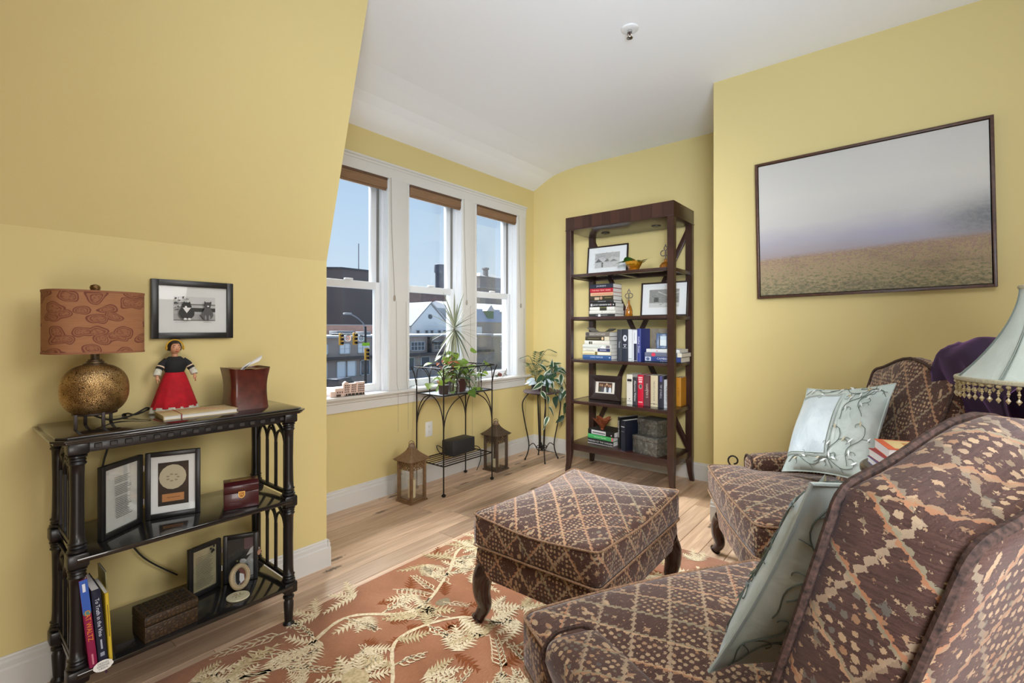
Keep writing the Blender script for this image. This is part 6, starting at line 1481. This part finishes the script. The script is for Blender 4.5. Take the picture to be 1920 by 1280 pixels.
# ---------------- round stand with hoya ----------------
rs = thing('plant_stand', 'round dark iron plant stand with curved legs in the corner beside the bookcase', 'plant stand', (-2.58, 3.60, 0))
for k in range(4):
    a = math.radians(-140+90*k)+.12; ca, sa = math.cos(a), math.sin(a)
    bm = NB(); tube(bm, spline([(.115*ca, .115*sa, .615), (.175*ca, .175*sa, .53), (.165*ca, .165*sa, .40), (.125*ca, .125*sa, .20), (.118*ca, .118*sa, .12), (.135*ca, .135*sa, .05), (.152*ca, .152*sa, .012)], 6), .0055, 8); l_ = obj('leg', bm, IRON, rs)
    bm = NB(); ball(bm, (.153*ca, .153*sa, .009), .009, 10); obj('foot', bm, IRON, l_)
    bm = NB(); tube(bm, spline([(.12*ca, .12*sa, .125), (.075*ca, .075*sa, .15), (.035*ca, .035*sa, .09), (.0, .0, .085)], 6), .0042, 7); obj('stretcher', bm, IRON, rs)
    bm = NB(); tube(bm, [(.022*ca+.024*math.cos(t_*PI/8)*ca, .022*sa+.024*math.cos(t_*PI/8)*sa, .12+.012*math.sin(t_*PI/8)) for t_ in range(16)], .0034, 6, closed=True); obj('scroll', bm, IRON, rs)
for a in (.5, .9, 2.6, 3.1):
    bm = NB(); tube(bm, [(.045*math.cos(a), .045*math.sin(a), .60), (.024*math.cos(a), .024*math.sin(a), .35), (.018*math.cos(a), .018*math.sin(a), .10)], .0042, 7); obj('centre_rod', bm, IRON, rs)
bm = NB(); lathe(bm, [(.001, .095), (.006, .09), (.010, .10), (.004, .115), (.016, .125), (.010, .135), (.003, .155), (.001, .16)], 12); obj('finial', bm, IRON, rs)
bm = NB(); tube(bm, [(.118*math.cos(k*PI/16), .118*math.sin(k*PI/16), .612) for k in range(32)], .0055, 8, closed=True); obj('ring', bm, IRON, rs)
bm = NB(); lathe(bm, [(.001, .617), (.165, .617), (.172, .624), (.168, .634), (.155, .636), (.001, .632)], 40); obj('top', bm, mat('dark_slate_top', srgb(74, 62, 66), .3), rs)
hp = thing('hoya_plant', 'variegated hoya trailing over the round iron stand in the corner', 'plant', (-2.56, 3.59, .637))
bm = NB(); lathe(bm, [(.001, 0), (.055, 0), (.07, .075), (.073, .08), (.066, .08), (.064, .07), (.001, .068)], 28); obj('pot', bm, mat('dark_clay_pot', srgb(64, 46, 40), .55), hp)
bm = NB(); lathe(bm, [(.001, .07), (.064, .073), (.001, .075)], 20); obj('soil', bm, SOIL, hp)
bm = NB(); R_ = random.Random(8); lv = []
for k, (path) in enumerate([[(0, 0, .07), (.06, -.05, .12), (.12, -.10, .0), (.15, -.12, -.18), (.13, -.16, -.30)], [(0, 0, .07), (.08, .02, .13), (.15, .06, .02), (.17, .10, -.20), (.15, .06, -.30)], [(0, 0, .07), (.04, .06, .18), (.06, .12, .24), (.08, .16, .18)],
        [(0, 0, .07), (.06, .06, .16), (.11, .12, .16), (.14, .17, .02), (.14, .20, -.12)], [(0, 0, .07), (.05, -.05, .14), (.08, -.12, .10), (.10, -.17, -.02)], [(0, 0, .07), (.02, .02, .16), (.06, .04, .22)], [(0, 0, .07), (.08, -.01, .11), (.15, -.02, -.02), (.16, -.03, -.12)],
        [(0, 0, .07), (.05, .10, .10), (.09, .17, .05), (.12, .20, -.10), (.12, .22, -.22)]]):
    pts = spline(path, 6); tube(bm, pts, .0022, 5)
    for i in range(4, len(pts), 3):
        d = (pts[min(i+1, len(pts)-1)]-pts[i-1]).normalized(); sg = 1 if (i//3) % 2 else -1
        lv.append((pts[i], d+Vector((R_.uniform(-.5, .9), sg*.9, R_.uniform(-.4, .3)))))
obj('vines', bm, STEM, hp)
for q, d in lv: put_leaf(R_.choice((HO1, HO1, HO2)), hp, q, d, (.8, -.5, .7), R_.uniform(.082, .122), R_.uniform(-.5, .5))
for k in range(10):
    a = R_.uniform(-2.6, .3); put_leaf(PIL, hp, (.05*math.cos(a), .06*math.sin(a)-.03, .08+R_.uniform(-.02, .04)), (math.cos(a), math.sin(a), -.1), (.6, -.5, .8), R_.uniform(.07, .10), R_.uniform(-.4, .4))
pf = thing('palm_plant', 'small feathery palm behind the hoya on the round iron stand', 'plant', (-2.665, 3.62, .637))
bm = NB(); lathe(bm, [(.001, 0), (.036, 0), (.044, .06), (.045, .066), (.04, .066), (.001, .06)], 20); obj('pot', bm, mat('dark_pot', (.03, .026, .024), .5), pf)
PALM = leafm('palm_green', srgb(48, 70, 48), srgb(96, 114, 82), .25); R_ = random.Random(2)
for a, r_, h in ((-.4, .05, .34), (-1.5, .08, .24), (.5, .10, .36), (-2.6, .05, .30), (1.2, .06, .26), (-.9, .12, .18), (0.0, .12, .22)):
    tip = Vector((r_*math.cos(a), r_*math.sin(a), h)); mid = Vector((tip.x*.25, tip.y*.25, h*.62)); end = tip+Vector((math.cos(a)*.09, math.sin(a)*.09, -.01))
    pts = spline([(0, 0, .06), mid, tip, end], 7); bm = NB(); tube(bm, pts, .0016, 5)
    for i in range(9, len(pts)):
        d = (pts[i]-pts[i-1]).normalized(); s_ = d.cross(Vector((0, 0, 1))).normalized(); l_ = .062*math.sin(PI*min(1, .25+.75*(i-8)/(len(pts)-8)))+.012
        for sg in (-1, 1):
            e_ = pts[i]+(d*.6+s_*sg).normalized()*l_+Vector((0, 0, -.008)); m1 = pts[i].lerp(e_, .5); wv = d*.0062
            vs = [bm.verts.new(v) for v in (pts[i], m1+wv, e_, m1-wv)]; bm.faces.new(vs)
    obj('frond', bm, PALM, pf, smooth=False)

# ---------------- lanterns ----------------
LPANE = glass_mat('lantern_glass', (.985, .99, .985), .3)
def lantern(label, loc, yaw, m, s=1.0, candle_h=.125):
    t = thing('lantern', label, 'lantern', (*loc, 0), yaw, 'metal candle lanterns on the floor'); h_ = .062*s; zt_ = .288*s
    bm = NB(); box(bm, (-.078*s, -.078*s, 0), (.078*s, .078*s, .012*s), .002); box(bm, (-.07*s, -.07*s, .012*s), (.07*s, .07*s, .022*s), .002); obj('base', bm, m, t)
    for a, b in ((-1, -1), (1, -1), (1, 1), (-1, 1)):
        bm = NB(); box(bm, (a*h_-.009*s, b*h_-.009*s, .02*s), (a*h_+.009*s, b*h_+.009*s, zt_), .0015); obj('post', bm, m, t)
    for k in range(4):
        R4 = Matrix.Rotation(k*PI/2, 4, 'Z'); bm = NB(); z0, z1, hw = .225*s, zt_, h_-.008*s
        nx, nz = 9, 5; cw, chh = 2*hw/nx, (z1-z0)/nz; g = .22
        # pierced band: a lattice of small bars
        for i in range(nx+1): box(bm, (-hw+i*cw-cw*g/2, -h_-.002, z0), (-hw+i*cw+cw*g/2, -h_+.001, z1), mtx=R4)
        for j in range(nz+1): box(bm, (-hw, -h_-.0022, z0+j*chh-chh*g/2), (hw, -h_+.0012, z0+j*chh+chh*g/2), mtx=R4)
        for i in range(nx):
            for j in range(nz):
                if (i+j) % 2: box(bm, (-hw+i*cw, -h_-.0015, z0+j*chh), (-hw+(i+1)*cw, -h_+.0005, z0+(j+1)*chh), mtx=R4)
        o = obj('pierced_band', bm, m, t, smooth=False); o['kind'] = 'stuff'
        bm = NB(); box(bm, (-hw, -h_+.002, .022*s), (hw, -h_+.0035, z0), mtx=R4); obj('pane', bm, LPANE, t, smooth=False)
    bm = NB()
    surf(bm, lambda u, v: Vector((*sup(2*PI*u+PI/4, (.090*(1-v)**1.5+.026)*s*.86, (.090*(1-v)**1.5+.026)*s*.86, 9), zt_+.006*s+.075*s*v)), 48, 8, cu=True); box(bm, (-.086*s, -.086*s, zt_-.004*s), (.086*s, .086*s, zt_+.008*s), .003); obj('roof', bm, m, t, ang=50)
    bm = NB(); lathe(bm, [(.001, 0), (.026, 0), (.027, .006), (.024, .009), (.026, .014), (.015, .030), (.006, .036), (.001, .037)], 20); obj('cap', bm, mat('worn_cap', srgb(146, 124, 104), .4, .5), t, loc=(0, 0, zt_+.078*s))
    bm = NB(); tube(bm, [(.020*math.cos(k*PI/8), -.004, zt_+.108*s+.020*math.sin(k*PI/8)) for k in range(16)], .0022, 6, closed=True); obj('ring_handle', bm, m, t, rot=(0, 0, .5))
    bm = NB(); ball(bm, (.064*s, -h_-.006, .145*s), .005, 8); obj('latch_knob', bm, m, t)
    c = thing('pillar_candle', 'ivory pillar candle inside the '+('left copper lantern' if s == 1.0 else 'right dark lantern'), 'candle', (*loc, .0225*s), yaw)
    bm = NB(); lathe(bm, [(.001, 0), (.027, 0), (.027, candle_h), (.022, candle_h+.002), (.018, candle_h-.004), (.001, candle_h-.005)], 24); obj('wax', bm, mat('ivory_wax', srgb(226, 214, 178), .5, trans=.0), c)
    bm = NB(); tube(bm, [(0, 0, candle_h-.006), (.001, 0, candle_h+.01)], .0012, 5); obj('wick', bm, SLOT, c)
    return t
lantern('copper brown metal candle lantern on the floor left of the wire stand', (-2.672, 2.172), math.radians(4), mat('copper_brown_metal', srgb(128, 100, 72), .5, .3, nscale=40, namt=.2))
lantern('dark bronze metal candle lantern on the floor right of the wire stand', (-2.705, 3.105), math.radians(2), mat('dark_bronze_metal', srgb(88, 72, 58), .5, .3, nscale=40, namt=.2), 1.04, .06)

# ---------------- window sill items ----------------
mb = thing('building_model', 'small tan wooden shelf model of a long brick building on the left window sill', 'ornament', (-2.875, 1.80, .7525), math.radians(-6))
BRT = mat('tan_painted_wood', srgb(222, 196, 184), .7, nscale=200, namt=.1); DKP = flat(srgb(84, 66, 60))
bm = NB(); box(bm, (-.012, -.035, 0), (.010, .115, .082), .001); obj('main_block', bm, BRT, mb)
bm = NB(); box(bm, (-.012, -.09, 0), (.008, -.033, .056), .001); box(bm, (-.012, -.12, 0), (.006, -.088, .036), .001); obj('side_wing', bm, BRT, mb)
bm = NB(); prism(bm, [(-.035, .082), (.0, .082), (-.004, .090), (-.012, .094), (-.018, .098), (-.024, .094), (-.032, .088)], -.012, .010, basis((0, 0, 0), (0, 1, 0), (0, 0, 1)) ); box(bm, (-.013, .05, .08), (.011, .116, .088), .001); obj('parapet', bm, BRT, mb)
sh = []
for j in range(4):
    for i in range(12):
        if i not in (3, 7): sh.append((('r', -.028+i*.0118, .024+j*.0145, -.028+i*.0118+.0075, .024+j*.0145+.008), srgb(96, 76, 70)))
for i in range(3): sh.append((('r', -.085+i*.016, .026, -.085+i*.016+.009, .036), srgb(120, 92, 84)))
sh += [(('r', -.034, .002, .114, .006), srgb(60, 54, 50))]+[(('e', -.02+k*.013+.003*(k % 2), .012, .006, .006), srgb(40, 40, 36)) for k in range(10)]+[(('r', -.09, .004, -.06, .018), srgb(70, 60, 54))]
picture('printed_facade', sh, mb, basis((.0105, 0, 0), (0, 1, 0), (0, 0, 1)))
dw = thing('driftwood_ornament', 'small ornament of twigs and red berries on the right window sill', 'ornament', (-2.875, 3.36, .7525), .3)
bm = NB(); R_ = random.Random(9)
for pts in ([(0, -.06, .01), (.0, .0, .02), (0, .06, .008), (0, .12, .015), (0, .15, .07)], [(.01, .03, .006), (.0, .09, .03), (0, .13, .02), (.0, .16, .006)], [(-.005, -.08, .005), (0, -.04, .045), (0, .0, .02)], [(0, .10, .02), (.005, .115, .055)]): tube(bm, spline(pts, 5), .0042, 6)
obj('twigs', bm, mat('grey_driftwood', srgb(128, 120, 112), .8), dw)
for k in range(9):
    bm = NB(); ball(bm, (R_.uniform(-.012, .012), R_.uniform(-.03, .03), R_.uniform(.012, .045)), R_.uniform(.007, .011), 8); obj('berry', bm, mat('dried_berry', srgb(110, 44, 36), .5), dw)
for k in range(5): put_leaf(HO2, dw, (0, -.07+.02*k, .02), (R_.uniform(-.3, .3), -1, .2), (1, 0, .5), .035)
ss_ = thing('plant_saucer', 'small glass saucer on the sill of the middle window', 'saucer', (-2.885, 2.365, .7525))
bm = NB(); lathe(bm, [(.001, 0), (.022, 0), (.034, .012), (.032, .013), (.02, .004), (.001, .003)], 24); obj('saucer', bm, CLEAR, ss_)

# iron scroll stand by the right wall
it = thing('scroll_stand', 'wrought iron stand with a scrolled top behind the far armchair', 'stand', (-.80, 3.0, 0))
bm = NB(); tube(bm, spline([(.09, 0, .35), (.02, 0, .385), (.0, 0, .40)], 4)+[Vector((.028-.030*math.cos(a)*(1-.08*a), 0, .43+.030*math.sin(a)*(1-.08*a))) for a in [k*.45-1.2 for k in range(14)]], .0048, 8); obj('scroll', bm, IRON, it)
bm = NB(); tube(bm, spline([(.02, 0, .385), (.05, 0, .30), (.03, 0, .1), (-.02, 0, .008)], 6), .006, 8); obj('leg', bm, IRON, it)
bm = NB(); tube(bm, spline([(.09, 0, .35), (.20, 0, .34), (.24, .0, .1), (.28, 0, .008)], 6), .006, 8); obj('leg', bm, IRON, it)
bm = NB(); tube(bm, [(.035, 0, .12), (.24, 0, .12)], .0045, 7); obj('stretcher', bm, IRON, it)

# ---------------- street outside ----------------
GZ = -6.0
bm = NB(); box(bm, (-170, -60, GZ-.4), (-4, 200, GZ)); struct('street', bm, mat('asphalt', srgb(92, 92, 96), .9, nscale=.3, namt=.15))
bm = NB(); box(bm, (-55, -40, GZ), (-50.5, 120, GZ+.15)); struct('sidewalk', bm, mat('pale_concrete', srgb(176, 174, 174), .9))
WIN = mat('dark_window_glass', srgb(70, 78, 88), .15); WINL = mat('painted_lit_window_glass', srgb(232, 236, 238), .2); WFR = mat('window_frame_white', srgb(196, 200, 204), .6); SNOW = mat('white_roof', srgb(176, 178, 182), .7)  # pale pane colour imitates lit windows; nothing shines behind them
def bwin(parent, X_, y, z, w_, h, glass=None, nv=2, nh=1, name='window'):
    bm = NB(); d = .12
    for a, b, c_, e_ in ((y-w_/2, y-w_/2+.09, z, z+h), (y+w_/2-.09, y+w_/2, z, z+h), (y-w_/2, y+w_/2, z, z+.09), (y-w_/2, y+w_/2, z+h-.09, z+h)): box(bm, (X_, a, c_), (X_+d, b, e_))
    for k in range(1, nv): yy = y-w_/2+w_*k/nv; box(bm, (X_, yy-.04, z), (X_+d*.8, yy+.04, z+h))
    for k in range(1, nh+1): zz = z+h*k/(nh+1); box(bm, (X_, y-w_/2, zz-.03), (X_+d*.8, y+w_/2, zz+.03))
    f = obj(name, bm, WFR, parent, smooth=False)
    bm = NB(); box(bm, (X_-.05, y-w_/2+.05, z+.05), (X_+.04, y+w_/2-.05, z+h-.05)); obj('pane', bm, glass or WIN, f, smooth=False)
# shops across the street
sp = thing('shop_building', 'long grey two storey shop building with flat white roof edge across the street', 'building', (0, 0, 0))
bm = NB(); box(bm, (-66, 10, GZ), (-55, 62, .05)); obj('wall', bm, mat('taupe_stucco', srgb(164, 150, 142), .9, nscale=.6, namt=.08), sp, smooth=False)
bm = NB(); box(bm, (-66.2, 9.8, .05), (-54.7, 62.2, .32), .03); obj('roof_edge', bm, SNOW, sp)
bm = NB(); box(bm, (-55, 10, -2.7), (-54.3, 62, -2.35), .02); obj('shop_fascia', bm, mat('dark_fascia', srgb(84, 78, 76), .8), sp)
for y in (30.9, 33.95, 36.55, 39.4, 42.2, 45.75, 49.6, 53.4, 57.0): bwin(sp, -55, y, -2.0, 1.5 if y != 45.75 else 2.6, 1.32, WINL if y < 42 else WIN, 2 if y != 45.75 else 4)
for y, w_ in ((31.0, 1.1), (33.45, 1.25), (34.9, 1.3), (36.9, 1.4), (39.2, 1.3), (41.6, 1.3), (44.3, 1.6), (47.2, 1.7), (50.2, 1.6), (53.4, 1.6)): bwin(sp, -55, y, -4.9, w_, 2.0, WINL if y < 36 else WIN, 1, 0, 'shop_window')
bm = NB(); box(bm, (-54.95, 47.6, -2.3), (-54.2, 47.9, .0)); box(bm, (-54.95, 48.2, -1.0), (-53.6, 51.5, -.8)); obj('canopy', bm, mat('dark_metal', (.02, .02, .022), .5), sp)
for y, w_, h in ((32.6, 1.4, 1.1), (36.6, 2.6, .6), (40.0, 1.2, .5)):
    bm = NB(); box(bm, (-61, y-w_/2, .3), (-59, y+w_/2, .3+h), .03); obj('rooftop_unit', bm, mat('roof_unit_grey', srgb(120, 122, 124), .7), sp)
tw_ = thing('brick_building', 'low pink brick building just behind the shop roof on the left', 'building', (0, 0, 0))
bm = NB(); box(bm, (-80, 15, GZ), (-68, 47.5, 1.7)); obj('wall', bm, mat('pink_brick', srgb(176, 140, 128), .9, nscale=2, namt=.1), tw_, smooth=False)
bm = NB(); box(bm, (-80.2, 14.8, 1.7), (-67.8, 47.7, 1.85)); obj('roof_edge', bm, mat('grey_coping', srgb(150, 148, 146), .8), tw_, smooth=False)
db = thing('office_block', 'big dark windowless block rising behind the shops on the left', 'building', (0, 0, 0))
bm = NB(); prism(bm, [(-95, 58.0), (-95, 73), (-140, 73), (-140, 30), (-125, 30)], GZ, 14.2); obj('wall', bm, mat('dark_cladding', srgb(100, 92, 92), .9, nscale=.2, namt=.06), db, smooth=False)
bm = NB(); prism(bm, [(-94.8, 57.8), (-94.8, 73.2), (-140, 73.2), (-140, 29.8), (-125.1, 29.8)], 14.2, 14.6); obj('parapet', bm, mat('dark_parapet', srgb(70, 72, 78), .8), db, smooth=False)
bm = NB(); tube(bm, [(-96, 62.8, 14.5), (-96, 62.8, 20.5)], .10, 6); obj('antenna', bm, mat('antenna_grey', srgb(110, 116, 126), .6), db)
bm = NB(); box(bm, (-102, 47, GZ), (-99, 50.5, 9.5)); 
obj('side_pier', bm, mat('pale_pier', srgb(116, 108, 102), .9), db, smooth=False)
hs = thing('gabled_house', 'pale blue clapboard house with steep gable and white roof behind the shops', 'building', (0, 0, 0))
gy0, gy1, gm = 56.9, 66.0, 61.4
CLAP = mat('pale_clapboard', srgb(208, 216, 220), .8, nscale=.4, namt=.03)
bm = NB(); prism(bm, [(gy0, GZ), (gy1, GZ), (gy1, 1.9), (gm, 5.9), (gy0, 1.9)], -80, -70, Matrix(((0, 0, 1, 0), (1, 0, 0, 0), (0, 1, 0, 0), (0, 0, 0, 1)))); obj('gable_wall', bm, CLAP, hs, smooth=False)
for s, (ya, za, yb, zb) in enumerate(((gy0-.5, 1.5, gm, 6.1), (gy1+.5, 1.5, gm, 6.1))):
    bm = NB(); d = Vector((0, yb-ya, zb-za)).normalized(); n_ = Vector((0, -d.z, d.y))*(1 if s == 0 else -1)
    prism(bm, [(ya, za), (yb, zb), (yb, zb+.25), (ya, za+.25)], -80.4, -69.6, Matrix(((0, 0, 1, 0), (1, 0, 0, 0), (0, 1, 0, 0), (0, 0, 0, 1)))); obj('roof', bm, SNOW if s else mat('grey_slate', srgb(110, 114, 120), .8), hs, smooth=False)
bm = NB(); lathe(bm, [(.001, 0), (.45, 0), (.45, .15), (.001, .15)], 20); v_ = obj('round_vent', bm, WIN, hs, mtx=basis((-70, gm-.1, 3.5), (0, 1, 0), (0, 0, 1)))
for y in (58.3, 60.4, 61.7, 63.6, 65.0): bwin(hs, -70, y, -.2, .85, 1.15, WIN, 1, 1)
bm = NB(); box(bm, (-86, 66, GZ), (-72, 78, 1.6)); obj('side_wing', bm, CLAP, hs, smooth=False)
bm = NB(); prism(bm, [(66, 1.6), (78, 1.6), (78, 5.6), (66, 5.9)], -86, -79, Matrix(((0, 0, 1, 0), (1, 0, 0, 0), (0, 1, 0, 0), (0, 0, 0, 1)))); obj('wing_roof', bm, SNOW, hs, smooth=False)
mb_ = thing('mill_building', 'dark brown brick mill building behind the gabled house', 'building', (0, 0, 0))
bm = NB(); box(bm, (-112, 84.5, GZ), (-100, 106, 11.2)); obj('wall', bm, mat('dark_brick', srgb(112, 96, 94), .9, nscale=.8, namt=.15), mb_, smooth=False)
for k in range(6): bwin(mb_, -100, 87+k*3.2, 4.5, 1.4, 3.4, WIN, 2, 2)
bm = NB(); lathe(bm, [(.001, 0), (1.75, 0), (1.6, 25.5), (1.95, 26), (1.95, 28.4), (1.6, 28.6), (.001, 28.6)], 20, (-120, 109.4, GZ)); tag(obj('chimney', bm, mat('slate_chimney', srgb(92, 98, 110), .85, nscale=.6, namt=.1)), 'tall dark factory chimney above the roofs in the middle window', 'chimney')
ct = thing('brick_tower', 'grey brick block with low hipped roof and small chimneys in the right window', 'building', (0, 0, 0))
BRK = mat('grey_brick', srgb(140, 136, 140), .9, nscale=1.2, namt=.12)
bm = NB(); box(bm, (-112, 107.5, GZ), (-100, 124, 17.2)); obj('wall', bm, BRK, ct, smooth=False)
bm = NB(); box(bm, (-112.4, 107.1, 13.6), (-99.6, 124.4, 14.0)); obj('cornice', bm, mat('pale_stone', srgb(150, 150, 154), .8), ct, smooth=False)
bm = NB(); t_ = [bm.verts.new(v) for v in ((-112.3, 107.2, 17.2), (-99.7, 107.2, 17.2), (-99.7, 124.3, 17.2), (-112.3, 124.3, 17.2), (-106, 114, 19.4), (-106, 117, 19.4))]
for q in ((0, 1, 4), (1, 2, 5, 4), (2, 3, 5), (3, 0, 4, 5), (3, 2, 1, 0)): bm.faces.new([t_[i] for i in q])
obj('roof', bm, mat('grey_slate', srgb(110, 114, 120), .8), ct, smooth=False)
for y in (111.5, 121):
    bm = NB(); box(bm, (-102, y-.6, 17.0), (-100.8, y+.6, 19.8), .05); box(bm, (-102.2, y-.8, 19.6), (-100.6, y+.8, 20.2), .05); obj('chimney', bm, BRK, ct)
rt = thing('dormered_hall', 'hall with blue grey roof, white snow ridge and green dormers in the right window', 'building', (0, 0, 0))
bm = NB(); box(bm, (-90, 74, GZ), (-75, 104, 2.7)); obj('wall', bm, mat('grey_hall_wall', srgb(164, 158, 156), .9), rt, smooth=False)
PYZ = Matrix(((1, 0, 0, 0), (0, 0, 1, 0), (0, 1, 0, 0), (0, 0, 0, 1)))
bm = NB(); prism(bm, [(-74.4, 2.7), (-76.6, 5.8), (-76.8, 5.6), (-75.0, 2.7)], 73.8, 104.2, PYZ); obj('lower_roof', bm, mat('blue_grey_roof', srgb(140, 158, 186), .6), rt, smooth=False)
bm = NB(); prism(bm, [(-76.5, 5.75), (-82.5, 7.5), (-90, 5.2)], 73.8, 104.2, PYZ); obj('upper_roof', bm, SNOW, rt, smooth=False)
for y in (78, 84.2, 90.4, 96.6):
    bm = NB(); box(bm, (-78, y-1.1, 3.4), (-75.0, y+1.1, 5.3)); d_ = obj('dormer', bm, mat('green_dormer', srgb(96, 124, 96), .7), rt, smooth=False)
    bm = NB(); prism(bm, [(y-1.5, 5.3), (y+1.5, 5.3), (y, 6.8)], -79, -74.8, Matrix(((0, 0, 1, 0), (1, 0, 0, 0), (0, 1, 0, 0), (0, 0, 0, 1)))); obj('dormer_roof', bm, SNOW, d_, smooth=False)
for y in (86.5, 91, 96): bwin(rt, -75, y, -3.0, 1.2, 2.4, WIN, 1, 1)
gw = thing('grey_annex', 'low grey building with white roof edge in the lower right window', 'building', (0, 0, 0))
bm = NB(); box(bm, (-68, 64, GZ), (-57, 88, -.2)); obj('wall', bm, mat('grey_annex_wall', srgb(140, 136, 134), .9), gw, smooth=False)
bm = NB(); box(bm, (-68.2, 63.8, -.2), (-56.8, 88.2, .1)); obj('roof_edge', bm, SNOW, gw, smooth=False)
for y in (67.0, 70.2, 75, 80): bwin(gw, -57, y, -3.0, .9, 1.9, WIN, 1, 1)

# traffic lights on a mast arm
SIGY = mat('signal_yellow', srgb(206, 150, 40), .5); POLE = mat('dark_pole', (.022, .022, .024), .5)
ts = thing('traffic_light', 'dark mast arm with yellow traffic signals and street signs seen through the left window', 'traffic light', (-36.4, 24.5, GZ))
bm = NB(); tube(bm, [(0, 0, 0), (0, 0, 7.4)], .11, 10, radii=[.14, .09]); obj('pole', bm, POLE, ts)
bm = NB(); tube(bm, [(0, 0, 6.55), (-.9, -.7, 6.68), (-2.2, -1.9, 6.72)], .06, 8); obj('mast_arm', bm, POLE, ts)
def signal(x, y, z):
    bm = NB(); box(bm, (x-.12, y-.17, z-.52), (x+.10, y+.17, z+.52), .03); s_ = obj('signal_head', bm, SIGY, ts)
    for k in range(3):
        bm = NB(); lathe(bm, [(.001, 0), (.11, 0), (.12, .16), (.10, .16), (.10, .03), (.001, .03)], 14); obj('signal_lens', bm, mat('black_lens', (.02, .016, .014), .4), s_, mtx=basis((x+.10, y, z+.33-.33*k), (0, 1, 0), (0, 0, 1)))
signal(-1.62, -1.36, 6.28); signal(-.72, -.58, 6.32); signal(.2, -.02, 5.0)
for k, (x, y, z) in enumerate(((-1.25, -.96, 6.38), (-.35, -.22, 6.38))):
    bm = NB(); prism(bm, [sup(2*PI*j/24, .32, .30, 3) for j in range(24)], 0, .03); s_ = obj('sign_panel', bm, flat(srgb(226, 228, 230)), ts, smooth=False, mtx=basis((x, y, z), (0, 1, 0), (0, 0, 1)))
    picture('sign_mark', [(('e', 0, 0, .20, .19), srgb(190, 60, 60) if k == 0 else g_(60)), (('e', 0, 0, .15, .14), g_(235)), (('r', -.10, -.03, .10, .03), g_(60))], s_, Matrix.Translation((0, 0, .032)))
bm = NB(); box(bm, (.12, -.42, 5.72), (.15, .32, 5.98), .01); obj('street_sign', bm, flat(srgb(150, 200, 40)), ts)
bm = NB(); box(bm, (.12, -.3, 5.42), (.15, .3, 5.70), .01); obj('white_sign', bm, flat(g_(220)), ts)
lp_ = thing('street_lamp', 'tall curved street lamp behind the shops seen through the left window', 'street lamp', (-52.5, 35.2, GZ))
bm = NB(); tube(bm, spline([(0, 0, 0), (0, 0, 6.8), (0, -.6, 8.2), (0, -2.0, 9.0)], 6), .08, 8); obj('pole', bm, mat('grey_lamp_pole', srgb(150, 152, 156), .5), lp_)
bm = NB(); box(bm, (-.2, -2.9, 8.9), (.2, -1.9, 9.12), .05); obj('lamp_head', bm, mat('grey_lamp_pole', srgb(150, 152, 156), .5), lp_)

# cars
def car(label, x, y, yaw, col, suv=False):
    t = thing('car', label, 'car', (x, y, GZ), yaw, 'cars parked along the street')
    h = 1.75 if suv else 1.45
    body = [(-2.2, .35), (2.25, .35), (2.3, .75), (1.9, .92), (-2.1, .98), (-2.28, .8)]
    cab = [(-2.1, .95), (-1.85, h), (.5 if suv else .2, h), (1.25, .95)] if suv else [(-1.9, .95), (-1.3, h), (.2, h), (1.1, .95)]
    bm = NB(); prism(bm, body, -.9, .9, XZ, bev=.06); obj('body', bm, mat('car_paint_%d' % int(col[0]*999), col, .25, coat=.6), t)
    bm = NB(); prism(bm, cab, -.8, .8, XZ, bev=.05); obj('windows', bm, mat('car_glass', (.012, .016, .022), .08), t)
    bm = NB(); prism(bm, [(cab[1][0], h-.03), (cab[2][0], h-.03), (cab[2][0]+.05, h+.05), (cab[1][0]-.05, h+.05)], -.78, .78, XZ, bev=.02); obj('roof', bm, mat('car_paint_%d' % int(col[0]*999), col, .25, coat=.6), t)
    for a, b in ((1.4, -.85), (1.4, .85), (-1.35, -.85), (-1.35, .85)):
        bm = NB(); lathe(bm, [(.001, -.1), (.33, -.1), (.34, 0), (.33, .1), (.001, .1)], 18); obj('wheel', bm, mat('tyre', (.015, .015, .015), .8), t, mtx=basis((a, b, .34), (1, 0, 0), (0, 0, 1)))
car('dark blue estate car on the street in the left window', -48.3, 29.5, math.radians(115), srgb(40, 50, 70), True)
car('white car on the street in the right window', -39.9, 45.0, math.radians(100), srgb(222, 224, 228))
car('silver car on the street at the left of the middle window', -40.5, 36.3, math.radians(95), srgb(170, 172, 176))
